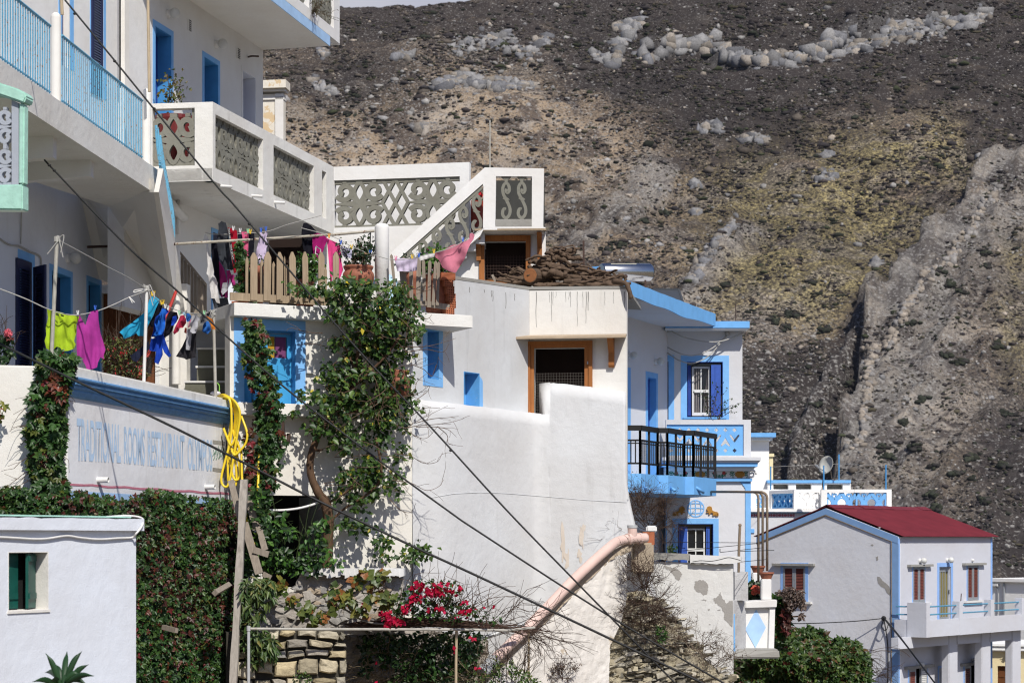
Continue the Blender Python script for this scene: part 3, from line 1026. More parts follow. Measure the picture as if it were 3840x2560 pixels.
def mountain_cover():
 n=120000
 u=RNG.uniform(930,3900,n)
 v=RNG.uniform(10,2200,n)
 rg,rb,sl,sl2,gr,dk,te,st=zones(u,v)
 rocky=np.clip(rg+sl+sl2+rb,0,1)
 p=.50+.5*dk-.22*rocky+.1*gr-.2*te
 cl=fbm(u*.016,v*.028,5,201)
 keep=RNG.random(n)<np.clip(p*smooth(.36,.62,cl)*1.5,.05,1)
 keep &= ~((u<1420)& (v<58+(1271-u)*.41+14))
 u,v,dk,gr=u[keep],v[keep],dk[keep],gr[keep]
 pts=on_mtn(u,v)
 size=RNG.lognormal(-.25,.55,len(u))*.50
 size=np.clip(size,.16,2.2)*(pts[:,1]/800)**1.1
 pal=[(.046,.041,.042,5),(.034,.037,.028,3),(.066,.056,.053,4),(.050,.056,.032,1.5),(.10,.085,.070,3),(.085,.075,.05,2)]
 col=pick(pal,len(u),.3)
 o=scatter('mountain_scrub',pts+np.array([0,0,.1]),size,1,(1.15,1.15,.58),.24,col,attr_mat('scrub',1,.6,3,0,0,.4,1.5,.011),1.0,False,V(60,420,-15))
 o['kind']='stuff'
 bu=[(2705,1235),(2900,1440),(3045,1520),(3100,1580),(3175,1640),(3420,1215),(3545,1335),(3600,1365),(3385,1585),(3310,1680),(3325,1715),(3430,1680),(3500,1750),(3490,1860),(3510,1910),
   (3090,1240),(2900,1205),(2950,1230),(2890,1500),(3640,1720),(3590,1780),(3720,730),(3700,1000),(3610,1100),(3530,1030),(3560,1070),(3700,950),(2270,940),(2420,830),(2500,800),(2130,700),(2290,1060),
   (2330,915),(2410,990),(1380,240),(1420,470),(1310,430),(1330,365),(3050,1060),(3190,1440),(3590,840),(2970,1180),(2610,980),(2680,1090),(3460,1500),(3740,1300),(3780,1560),(3690,1880),(3760,1750)]
 b=np.array(bu,float)
 P1=np.repeat(b,16,0)+RNG.normal(0,9,(len(b)*16,2))*np.array([1.3,.6])
 pts=on_mtn(P1[:,0],P1[:,1])
 col=pick([(.036,.040,.030,3),(.046,.050,.034,2),(.040,.037,.034,2)],len(pts),.3)
 o=scatter('mountain_bushes',pts+np.array([0,0,.3]),RNG.uniform(.3,.85,len(pts)),2,(1.1,1.1,.75),.2,col,attr_mat('scrub',1),1.0,False,V(60,430,-15))
 o['kind']='stuff'
 n=52000
 u=RNG.uniform(930,3900,n)
 v=RNG.uniform(10,2200,n)
 rg,rb,sl,sl2,gr,dk,te,st=zones(u,v)
 p=.13+.20*np.clip(st,0,1)+.16*te-.08*gr-.02*dk
 cl=fbm(u*.02,v*.035,4,301)
 keep=RNG.random(n)<np.clip(p*smooth(.44,.62,cl)*2.0,.015,1)
 keep &= ~((u<1420)& (v<58+(1271-u)*.41+14))
 u,v=u[keep],v[keep]
 pts=on_mtn(u,v)
 size=np.clip(RNG.lognormal(-1.15,.62,len(u)),0.12,1.5)*(pts[:,1]/760)**1.1
 col=pick([(.31,.298,.28,4),(.25,.243,.238,3),(.36,.31,.255,2)],len(u),.28)
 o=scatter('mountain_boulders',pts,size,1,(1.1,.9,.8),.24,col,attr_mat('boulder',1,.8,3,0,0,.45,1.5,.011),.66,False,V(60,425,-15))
 o['kind']='stuff'
 lines=[([(2400,228),(2440,196),(2480,174),(2560,165),(2646,158),(2737,190),(2812,224),(2895,224),(2970,216),(3061,199),(3136,166),(3194,134),(3276,142),(3340,112),(3393,100),(3475,86),(3558,83),(3640,76),(3715,54)],260,3.4,30),
    ([(3100,205),(3200,170),(3300,165),(3400,130),(3540,125)],120,2.2,26),
    ([(2310,100),(2345,95),(2400,95),(2340,150),(2290,170)],60,3.4,18),
    ([(2230,200),(2290,240),(2330,210)],40,2.6,22),([(2030,170),(2050,150)],18,3.0,14),
    ([(1650,325),(1700,305),(1740,300),(1790,310),(1850,315),(1890,320)],110,3.0,26),
    ([(1700,190),(1760,165),(1830,150),(1900,150),(1960,210),(2000,180)],110,2.2,40),
    ([(1480,210),(1500,205),(1540,215)],22,2.6,12),([(1190,195),(1220,190),(1205,215)],26,2.4,14),([(1900,320),(1960,325),(2010,330)],40,2.6,14),
    ([(2620,490),(2660,475),(2700,480)],26,2.4,16),([(2780,520),(2830,510),(2880,520)],40,2.2,14),([(3070,585),(3120,580)],24,2.0,10),([(3080,640),(3130,660),(3060,680)],34,1.6,16),
    ([(2600,690),(2620,700)],12,2.6,8),([(2600,795),(2620,800)],10,2.4,8),([(1560,480),(1600,490)],14,3.0,8),([(3270,1000),(3290,980)],14,2.0,14),([(3550,890),(3570,880)],8,2.6,6),
    ([(2760,820),(2700,900),(2650,960),(2590,1050)],70,1.8,26),([(1215,330),(1260,350),(1180,310)],30,2.0,22)]
 PU,SZ=[],[]
 for pl_,n,s,sp in lines:
  n=int(n*2.6)
  s *= .74
  pl_=np.array(pl_,float)
  d=np.concatenate([[0],np.cumsum(np.linalg.norm(np.diff(pl_,axis=0),axis=1))])
  t=RNG.random(n)*d[-1]
  PU.append(np.stack([np.interp(t,d,pl_[:,0]),np.interp(t,d,pl_[:,1])],1)+RNG.normal(0,1,(n,2))*np.array([sp*.4,sp*.42]))
  SZ.append(np.clip(RNG.lognormal(-.75,.75,n),.14,1.35)*s)
 PU,SZ=np.concatenate(PU),np.concatenate(SZ)
 pts=on_mtn(PU[:,0],PU[:,1])
 col=pick([(.235,.23,.226,4),(.175,.175,.183,3),(.27,.24,.205,2)],len(pts),.3)
 pts[:,2]-= SZ*.35
 o=scatter('mountain_cliff_rocks',pts,SZ,1,(1.05,.8,.95),.26,col,attr_mat('boulder',1),.6,False,V(60,428,-15))
 o['kind']='stuff'
 t=RNG.random(420)
 e=EDGE[1:20]
 d=np.concatenate([[0],np.cumsum(np.linalg.norm(np.diff(e,axis=0),axis=1))])
 q=t*d[-1]
 PU=np.stack([np.interp(q,d,e[:,0])+10+np.abs(RNG.normal(0,16,420)),np.interp(q,d,e[:,1])+RNG.normal(0,6,420)],1)
 pts=on_mtn(PU[:,0],PU[:,1])
 col=pick([(.30,.26,.215,4),(.26,.245,.23,3)],len(pts),.2)
 o=scatter('mountain_rib_rocks',pts,RNG.uniform(.3,1.3,420),1,(1,.8,.9),.26,col,attr_mat('boulder',1),.65,False,V(60,426,-15))
 o['kind']='stuff'
mountain_cover()
def build_ground():
 prof=[(-40,-2.6),(20,-3.2),(34,-3.6),(46,-4.2),(60,-5.2),(80,-7.5),(120,-14),(200,-26),(330,-34),(420,-30)]
 xs=np.linspace(-500,700,90)
 ys=np.concatenate([np.linspace(-40,130,60),np.linspace(140,420,24)])
 X,Y=np.meshgrid(xs,ys)
 Z=np.interp(Y,[p[0] for p in prof],[p[1] for p in prof])+(fbm(X*.1,Y*.1,4,401)-.5)*.5
 n,m=X.shape
 i=np.arange(n-1)[:,None]*m+np.arange(m-1)[None,:]
 f=np.stack([i,i+1,i+m+1,i+m],-1).reshape(-1,4)
 mt=plaster('dry_earth',(.20,.165,.12),.3,.4,.9)
 o=np_mesh('ground',np.stack([X,Y,Z],-1).reshape(-1,3),f,mt,None,None,True,V(0,0,-3))
 o['kind']='structure'
build_ground()
# ------------------------------------------------------------------ left: guest house, terrace, near white house
PW1=Pl(0,40.0,600,vp=2900)          # ground floor wall of the guest house
PWU=Pl(466,44.0,986,vp=3700)        # upper wall
PBAL=Pl(95,34.0,549,vp=2570)        # blue railing / balcony edge
PTOP=Pl(1234,52.0,900,vp=3600)      # edge of the topmost slab
PTOP=Pl(900,52.0*(1234-3600)/(900-3600),1234,52.0)
PPAR=Pl(796,44.0,1245,vp=3850)      # carved parapet of the middle balcony
PEND=Pl(560,44.2,796,44.0)          # its near end
PFW=Pl(986,52.6,1761,51.6)          # back wall of the upper terrace
PTW=Pl(256,36.0,861,vp=3706)        # sign wall
PLW=Pl(-60,35.9,256,36.0)           # white wall left of the sign
PDW=Pl(370,46.2,640,46.0)           # wall with the brown door
def pz(pl,u,v,off=0):
 return pl.sz(u,v,off)[1]
def opening(pl,u0,v0,u1,v1,off=0.0):
 a,b=pl.sz(u0,v0,off),pl.sz(u1,v1,off)
 return [(a[0],a[1]),(b[0],a[1]),(b[0],b[1]),(a[0],b[1])]
def trim_frame(mb,pl,box,w,o0=-.02,o1=.008,bottom=False):
 """painted band round an opening given as 4 (s,z) corners"""
 (x0,z1),(x1,_),(_,z0),_=box
 out=[(x0-w,z1+w),(x1+w,z1+w),(x1+w,z0-(w if bottom else 0)),(x0-w,z0-(w if bottom else 0))]
 if bottom:
  mb.prism(pl,out,[box],o0,o1)
 else:
  mb.prism(pl,[(x0-w,z0),(x0-w,z1+w),(x1+w,z1+w),(x1+w,z0),(x1,z0),(x1,z1),(x0,z1),(x0,z0)],[],o0,o1)
def reveal(mb,pl,box,depth,o=0.006,floor=True):
 """lining of an opening: jambs, head and sill, as thin slabs just inside it"""
 (x0,z1),(x1,_),(_,z0),_=box
 t=.012
 mb.prism(pl,[(x0,z0),(x0+t,z0),(x0+t,z1),(x0,z1)],[],-depth,o)
 mb.prism(pl,[(x1-t,z0),(x1,z0),(x1,z1),(x1-t,z1)],[],-depth,o)
 mb.prism(pl,[(x0+t,z1-t),(x1-t,z1-t),(x1-t,z1),(x0+t,z1)],[],-depth,o-.002)
 if floor:
  mb.prism(pl,[(x0+t,z0),(x1-t,z0),(x1-t,z0+t),(x0+t,z0+t)],[],-depth,o-.002)
def plank_door(pl,box,depth,parent,mat,name='door',panels=2,handle=True,sub=True):
 (x0,z1),(x1,_),(_,z0),_=box
 mb=MB()
 o=-depth+.05
 mb.prism(pl,[(x0,z0),(x1,z0),(x1,z1),(x0,z1)],[],-depth,o)
 w=(x1-x0)
 for k in range(panels):
  a=x0+w*(k+.14)/panels
  b=x0+w*(k+.86)/panels
  for c,d in ((.06,.38),(.44,.94)):
   mb.prism(pl,[(a,z0+(z1-z0)*c),(b,z0+(z1-z0)*c),(b,z0+(z1-z0)*d),(a,z0+(z1-z0)*d)],[],o,o+.018)
 d=obj(name,mb,mat,parent)
 if handle:
  mb=MB()
  c=pl.at(x0+w*.52,z0+1.0,o+.05)
  mb.ball(c,.03,8,6)
  mb.tube([pl.at(x0+w*.52,z0+1.0,o),c],.012,6)
  obj('handle',mb,M_ALU,d,smooth=True)
 return d
def build_guest_house():
 g=thing('guest_house','tall white house with sky blue door surrounds and stacked balconies at the left','house',PW1.pt(200,1500))
 d1=opening(PW1,78,968,118,1520)
 d2=opening(PW1,193,1013,264,1520)
 d3=opening(PW1,330,1052,374,1520)
 top=pz(PW1,299,716)
 bot=2.2
 mb=MB()
 x0,x1=PW1.sz(-200,1000)[0],PW1.sz(380,1000)[0]
 mb.prism(PW1,[(x0,bot),(x1,bot),(x1,top),(x0,top)],[d1,d2,d3],-.45,0)
 obj('ground_floor_wall',mb,M_COOL,g)
 for d,w in ((d1,.17),(d2,.13),(d3,.11)):
  mb=MB()
  trim_frame(mb,PW1,d,w)
  obj('door_surround',mb,M_TRIM,g)
 for d in (d1,d2,d3):
  mb=MB()
  reveal(mb,PW1,d,.30,.01)
  obj('door_reveal',mb,M_MBLUE,g)
 for d in (d1,d2,d3):
  mb=MB()
  mb.prism(PW1,d,[],-.44,-.40)
  obj('dark_hall',mb,M_DARK,g)
 for d in (d2,d3):
  (a,z1),(b,_),(_,z0),_=d
  plank_door(PW1,[(a+.015,z1-.015),(b-.015,z1-.015),(b-.015,z0),(a+.015,z0)],.28,g,M_NAVY,panels=1)
 louvred(PW1,66,966,120,1520,g,M_NAVY,M_NAVY,'shutter',.05,.05,fr=.12)
 a=PW1.pt(124,1500,.05)
 sp=Pl(124,a.y-.1,168,a.y-.55)
 louvred(sp,124,1002,167,1520,g,M_NAVY,M_NAVY,'shutter',.0,.045,fr=.1)
 wall_lamp(250,968,PW1,g,.135)
 mb=MB()
 mb.tube(cat([PW1.pt(-20,880,.03),PW1.pt(30,915,.03),PW1.pt(72,922,.04),PW1.pt(110,942,.04),PW1.pt(150,962,.03),PW1.pt(154,1010,.03)],5),.018,6)
 mb.tube([PW1.pt(80,790,.03),PW1.pt(78,915,.03)],.012,6)
 obj('cable',mb,M_LINE,g)
 zf=pz(PBAL,549,600)
 ul=opening(PWU,345,-120,388,372)
 w1=opening(PWU,232,-200,262,260)
 dA=opening(PWU,581,98,641,640)
 dB=opening(PWU,765,213,817,640)
 dC=opening(PWU,910,264,957,640)
 ztop=PWU.sz(466,-420)[1]
 xa=PWU.sz(-260,0)[0]
 xm=PWU.sz(466,0)[0]
 xe=PWU.sz(986,0)[0]
 zb_l=7.5
 mb=MB()
 mb.prism(PWU,[(xa,zb_l),(xm,zb_l),(xm,ztop),(xa,ztop)],[w1,ul],-.4,0)
 obj('upper_wall',mb,M_WHITE,g)
 mb=MB()
 zlow=pz(PWU,800,1240)
 mb.prism(PWU,[(xm+.002,zlow),(xe,zlow),(xe,ztop),(xm+.002,ztop)],[dA,dB,dC],-.4,.002)
 obj('wing_wall',mb,M_WHITE,g)
 mb=MB()      # far end wall of the wing
 q=PWU.pt(986,1000)
 mb.box(V(q.x-3.2,q.y-.2,zlow),V(3.1,0,0),V(0,.3,0),V(0,0,ztop-zlow))
 obj('end_wall',mb,M_WHITE,g)
 mb=MB()      # corner pilaster
 mb.prism(PWU,[(PWU.sz(449,0)[0],zb_l),(xm,zb_l),(xm,ztop),(PWU.sz(449,0)[0],ztop)],[],.003,.12)
 obj('corner_pilaster',mb,M_WARM,g)
 mb=MB()
 mb.tube([PWU.pt(450,-300,.13),PWU.pt(450,330,.13)],.02,6)
 obj('downpipe',mb,M_CABLE,g)
 for d,w in ((ul,.10),(w1,.16),(dA,.13),(dB,.12)):
  mb=MB()
  trim_frame(mb,PWU,d,w,-.02,.012)
  obj('door_surround',mb,M_TRIM,g)
 mb=MB()
 trim_frame(mb,PWU,dC,.10,-.02,.012)
 obj('plain_door_surround',mb,M_WHITE,g)
 for d,m in ((dA,M_MBLUE),(dB,M_MBLUE),(dC,M_COOL)):
  mb=MB()
  reveal(mb,PWU,d,.42,.012)
  obj('door_reveal',mb,m,g)
  (a,z1),(b,_),(_,z0),_=d
  plank_door(PWU,[(a+.015,z1-.015),(b-.015,z1-.015),(b-.015,z0),(a+.015,z0)],.38,g,M_DBLUE,panels=1,handle=False)
 louvred(PWU,346,-60,387,368,g,M_NAVY,paint('navy_louvre_light',(.10,.12,.20),.5),'shutter',.04,.05,fr=.1)
 mb=MB()
 mb.prism(PWU,w1,[],-.2,-.15)
 obj('door',mb,paint('dark_red_door',(.10,.02,.02),.6),g)
 wall_lamp(628,52,PWU,g,.125)
 wall_lamp(808,166,PWU,g,.125)
 for k,(u,v,w,h) in enumerate(((709,97,.10,.28),(892,202,.12,.26))):
  mb=MB()
  c=PWU.sz(u,v)
  mb.prism(PWU,[(c[0]-w,c[1]-h/2),(c[0]+w,c[1]-h/2),(c[0]+w,c[1]+h/2),(c[0]-w,c[1]+h/2)],[],.003,.03)
  vv=obj('air_vent',mb,M_WHITE,g)
  mb=MB()
  for i in range(6):
   z=c[1]-h/2+h*(i+.5)/6
   mb.prism(PWU,[(c[0]-w*.7,z-.012),(c[0]+w*.7,z-.012),(c[0]+w*.7,z+.012),(c[0]-w*.7,z+.012)],[],.03,.034)
  obj('grille',mb,M_DARK,vv)
 mb=MB()
 mb.tube(cat([PWU.pt(932,214,.02),PWU.pt(945,211,.3),PWU.pt(968,212,.75)],4),.025,6)
 obj('pipe_bracket',mb,M_RUST,g)
 zs=pz(PTOP,1234,173)
 zt=pz(PTOP,1234,137)
 a=PTOP.sz(860,0)[0]
 b=PTOP.sz(1234,0)[0]
 slab=MB()
 pA,pB=PTOP.at(a,zs),PTOP.at(b,zs)
 wA,wB=PWU.at(PWU.sz(466,0)[0],zs,-.3),PWU.at(xe,zs,.0)
 h=V(0,0,zt-zs)
 slab.hexa([wA,pA,pB,wB,wA+h,pA+h,pB+h,wB+h])
 obj('roof_balcony_slab',slab,M_WARM,g)
 mb=MB()
 mb.prism(PTOP,[(a,zs-.004),(b,zs-.004),(b,zt),(a,zt)],[],.004,.03)
 obj('blue_fascia',mb,M_PALEBLUE,g)
 PT2=Pl(900,52.0*(1234-3600)/(900-3600)-.04,1271,52.0*(1234-3600)/(1271-3600)-.04)
 mb=MB()
 zlo=zt+.004
 xs=[PT2.sz(u,0)[0] for u in (860,1066,1078,1156,1167,1249,1271)]
 ph=zlo+.28
 pt_=zlo+2.2
 holes=[[(xs[2],ph),(xs[3],ph),(xs[3],pt_-.3),(xs[2],pt_-.3)],[(xs[4],ph),(xs[5],ph),(xs[5],pt_-.3),(xs[4],pt_-.3)],[(xs[0]+.2,ph),(xs[1],ph),(xs[1],pt_-.3),(xs[0]+.2,pt_-.3)]]
 mb.prism(PT2,[(xs[0],zlo),(xs[6],zlo),(xs[6],pt_),(xs[0],pt_)],holes,-.16,.02)
 pr=obj('roof_parapet',mb,M_WHITE,g)
 for hh in holes:
  mb=MB()
  w,hgt=hh[1][0]-hh[0][0],pt_-.3-ph
  n=max(1,round(w/1.1))
  mp=lambda x,y,o:PT2.at(hh[0][0]+x,ph+y,o)
  for i in range(n):
   carve(mb,mp,quatrefoil(i*w/n,w/n,hgt*.5),-.11,-.04)
   carve(mb,lambda x,y,o:mp(x,y+hgt*.5,o),quatrefoil(i*w/n,w/n,hgt*.5),-.11,-.04)
  obj('carved_panel',mb,M_CARVE,pr)
 mb=MB()
 q=PT2.at(xs[6],zlo)
 mb.box(q+V(-.02,.002,0),V(-2.4,.35,0),V(.02,.15,0),V(0,0,pt_-zlo-.003))
 obj('parapet_return',mb,M_WHITE,pr)
 zb=pz(PBAL,95,408)
 zt2=pz(PBAL,234,386)
 x0,x1=PBAL.sz(-120,0)[0],PBAL.sz(590,0)[0]
 mb=MB()
 p0,p1=PBAL.at(x0,zb),PBAL.at(x1,zb)
 q0,q1=PW1.at(PW1.sz(-260,0)[0],zb,-.4),PWU.at(PWU.sz(560,0)[0],zb,-.2)
 h=V(0,0,zt2-zb)
 mb.hexa([q0,p0,p1,q1,q0+h,p0+h,p1+h,q1+h])
 bs=obj('balcony_slab',mb,M_CONC_W,g)
 for tip,vt in (((200,590),505),((340,660),562)):
  mb=MB()
  c=PBAL.pt(tip[0],tip[1],-.25)
  wv=V(-2.6,.34,0)
  e=V(.0,.26,0)
  zt_=zb+.003
  mb.hexa([c,c+wv+V(0,0,-.12),c+wv+e+V(0,0,-.12),c+e,
     V(c.x,c.y,zt_),V((c+wv).x,(c+wv).y,zt_),V((c+wv+e).x,(c+wv+e).y,zt_),V((c+e).x,(c+e).y,zt_)])
  obj('cantilever_beam',mb,M_WHITE,g)
 ztop_r=zt2+1.22
 for u0,u1,nm in ((208,247,0),(549,583,1)):
  mb=MB()
  xa_,xb_=PBAL.sz(u0,0)[0],PBAL.sz(u1,0)[0]
  c=PBAL.at((xa_+xb_)/2,zt2+.0,-.09)
  r=(u1-u0)/2/F*c.y
  mb.lathe(c,[(r,0),(r,1.48 if nm else 1.52),(r*.9,1.56),(r*.5,1.6)],18)
  obj('rail_post',mb,M_WARM,bs,smooth=False)
 for ua,ub in ((-110,206),(248,549)):
  mb=MB()
  xa_,xb_=PBAL.sz(ua,0)[0],PBAL.sz(ub,0)[0]
  mb.tube([PBAL.at(xa_,ztop_r+.06,-.09),PBAL.at(xb_,ztop_r+.06,-.09)],.028,8)
  mb.bar(PBAL.at(xa_,zt2+.10,-.09),PBAL.at(xb_,zt2+.10,-.09),.03,.02)
  n=int((xb_-xa_)/.128)
  for i in range(n+1):
   x=xa_+(xb_-xa_)*(i+.3)/(n+.6)
   j=random.uniform(-.008,.008)
   mb.bar(PBAL.at(x+j,zt2+.0,-.09),PBAL.at(x,ztop_r+.05,-.09),.042,.012,up=PBAL.n)
  obj('blue_railing',mb,M_RAIL,bs)
 A=PW1.pt(299,718,.0)
 B=P(577,722,41.75)
 C_=P(646,1165,45.9)
 D=PW1.pt(372,1045,.0)
 up=V(0,0,.3)
 mb=MB()
 mb.hexa([A,B,C_,D,A+up,B+up,C_+up,D+up])
 obj('stair_soffit',mb,M_WARM,g)
 mb=MB()
 dpth=V(.10,.02,0)
 out=[P(577,720,41.75),P(594,632,41.8),P(646,940,45.0),P(676,1165,45.9),P(676,1440,46.0),P(655,1440,46.0),P(646,1165,45.9)]
 mb.add(out+[p+dpth for p in out],[])
 n=len(out)
 tr=tessellate_polygon([[V(p.y,p.z,0) for p in out]])
 mb.f += [tuple(t) for t in tr]+[tuple(n+i for i in t) for t in tr]+[(i,(i+1)% n,n+(i+1)% n,n+i) for i in range(n)]
 obj('stair_stringer',mb,M_WARM,g)
 mb=MB()
 bl=[(599,620,41.9),(607,680,42.3),(617,740,42.8),(631,810,43.4),(645,880,44.2),(652,945,45.0)]
 bp=cat([P(*q) for q in bl],6)
 for i,b0 in enumerate(bp):
  mb.bar(b0,b0+V(.012,0,.62),.012,.045,up=(1,0,0))
 mb.tube([b+V(.012,0,.62) for b in bp],.022,6)
 mb.tube([b+V(.012,0,.05) for b in bp],.015,6)
 mb.tube(cat([P(585,470,41.8),P(590,540,41.85),P(597,600,41.9)],4),.03,6)
 mb.tube(cat([P(591,480,41.8),P(596,540,41.85),P(602,610,41.9)],4),.03,6)
 obj('blue_stair_rail',mb,M_RAIL,g)
 mb=MB()
 c=P(660,1440,45.75)
 zt3=(HZ-915)/F*45.75
 mb.lathe(c,[(.10,0),(.095,zt3-c.z-.06),(.07,zt3-c.z-.015),(.02,zt3-c.z)],14)
 obj('stair_post',mb,M_WARM,g)
 door=opening(PDW,384,1100,583,1480)
 mb=MB()
 zt4=pz(PDW,400,1068)
 xa_,xb_=PDW.sz(362,0)[0],PDW.sz(700,0)[0]
 mb.prism(PDW,[(xa_,2.0),(xb_,2.0),(xb_,zt4),(xa_,zt4)],[door],-.3,0)
 obj('terrace_wall',mb,M_WARM,g)
 mb=MB()
 trim_frame(mb,PDW,door,.10,-.02,.02)
 obj('door_frame',mb,M_WHITE,g)
 (a,z1),(b,_),(_,z0),_=door
 mid=a+(b-a)*.5
 for k,(m0,m1) in enumerate(((a,mid-.01),(mid+.01,b))):
  mb=MB()
  mb.prism(PDW,[(m0,z0),(m1,z0),(m1,z1),(m0,z1)],[],-.12,-.08)
  w=(m1-m0)/5
  for i in range(5):
   mb.prism(PDW,[(m0+i*w+.012,z0+.02),(m0+(i+1)*w-.012,z0+.02),(m0+(i+1)*w-.012,z1-.02),(m0+i*w+.012,z1-.02)],[],-.08,-.066)
  for hz in (.12,.55,.88):
   z=z0+(z1-z0)*hz
   mb.prism(PDW,[(m0+.02,z-.06),(m1-.02,z-.06),(m1-.02,z+.06),(m0+.02,z+.06)],[],-.066,-.05)
  dd=obj('plank_door',mb,M_WOODD,g)
  if k:
   mb=MB()
   mb.bar(PDW.at(m0+.08,z0+.95,-.03),PDW.at(m0+.08,z0+1.15,-.03),.03,.04)
   obj('handle',mb,M_RUST,dd)
 zt5=pz(PPAR,796,382)
 zb5=pz(PPAR,796,678)
 xr=PPAR.sz(1250,0)[0]
 fl=zb5+.30
 mb=MB()
 o=[PEND.pt(560,678),PPAR.at(0,zb5),PPAR.at(xr,zb5),PFW.pt(1000,849)*1.0,PWU.pt(986,840),PWU.pt(580,700)]
 o=[V(p.x,p.y,zb5+.012) for p in o]
 ib=[p+V(0,0,.27) for p in o]
 n=len(o)
 ins=[V(p.x,p.y+.003,p.z) for p in o]
 tr=tessellate_polygon([[V(p.x,p.y,0) for p in o]])
 mb.add(o+ib,[tuple(t) for t in tr]+[tuple(n+i for i in t) for t in tr]+[(i,(i+1)% n,n+(i+1)% n,n+i) for i in range(n)])
 obj('carved_balcony_slab',mb,M_CONC_W,g)
 mb=MB()
 cols_=[796,985,1010,1023,1176,1209,1222,1244]
 X=lambda u:PPAR.sz(u,0)[0]
 hz0,hz1=pz(PPAR,808,632),pz(PPAR,808,430)
 holes=[]
 for a,b in ((806,985),(1024,1176),(1206,1222)):
  holes.append([(X(a),hz0),(X(b),hz0),(X(b),hz1),(X(a),hz1)])
 mb.prism(PPAR,[(.002,zb5),(xr,zb5),(xr,zt5),(.002,zt5)],holes,-.2,.012)
 par=obj('carved_parapet',mb,M_CONC_W,g)
 for hh in holes:
  mb=MB()
  w,hgt=hh[1][0]-hh[0][0],hz1-hz0
  n=max(1,round(w/.95))
  mp=lambda x,y,o,hh=hh:PPAR.at(hh[0][0]+x,hz0+y,o)
  for i in range(n):
   carve(mb,mp,quatrefoil(i*w/n,w/n,hgt),-.19,-.105)
   mb.ribbon(mp,[(i*w/n,0),(i*w/n,hgt)],.09,-.185,-.112)
  mb.ribbon(mp,[(0,.05),(w,.05)],.10,-.195,-.115)
  mb.ribbon(mp,[(0,hgt-.05),(w,hgt-.05)],.10,-.195,-.115)
  obj('carved_panel',mb,M_CARVE,par)
 mb=MB()
 XE=lambda u:PEND.sz(u,0)[0]
 e0,e1=XE(566),XE(796)
 h0,h1=pz(PEND,600,624),pz(PEND,600,408)
 hl=[(e0+.03,h0),(XE(730),h0),(XE(730),h1),(e0+.03,h1)]
 mb.prism(PEND,[(e0,zb5),(e1-.21,zb5),(e1-.21,zt5),(e0,zt5)],[hl],-.22,.0)
 mb.prism(PEND,[(e1-.209,zb5),(e1,zb5),(e1,zt5),(e1-.209,zt5)],[],-.22,.0)
 pe=obj('carved_parapet',mb,M_CONC_W,g)
 mb=MB()
 w,hgt=hl[1][0]-hl[0][0],h1-h0
 mp=lambda x,y,o:PEND.at(hl[0][0]+x,h0+y,o)
 carve(mb,mp,quatrefoil(-.08,w+.12,hgt*.92),-.16,-.06)
 mb.ribbon(mp,[(0,.08),(w,.08)],.14,-.17,-.07)
 mb.ribbon(mp,[(w-.04,0),(w-.04,hgt)],.09,-.168,-.072)
 obj('carved_panel',mb,M_CARVE,pe)
 for (u,v) in ((840,708),(955,744),(1040,768)):
  mb=MB()
  c=PPAR.pt(u-12,v-10,.0)
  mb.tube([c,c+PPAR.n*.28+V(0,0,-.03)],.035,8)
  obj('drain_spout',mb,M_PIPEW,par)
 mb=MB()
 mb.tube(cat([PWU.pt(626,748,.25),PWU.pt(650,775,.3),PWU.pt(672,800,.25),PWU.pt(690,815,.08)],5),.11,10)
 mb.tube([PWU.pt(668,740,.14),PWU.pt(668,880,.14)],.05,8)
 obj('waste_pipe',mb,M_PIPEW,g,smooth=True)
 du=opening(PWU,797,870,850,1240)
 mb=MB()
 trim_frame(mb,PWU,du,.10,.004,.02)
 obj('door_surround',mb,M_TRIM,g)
 mb=MB()
 mb.prism(PWU,du,[],.004,.012)
 obj('door',mb,M_NAVY,g)
 return g
guest=build_guest_house()
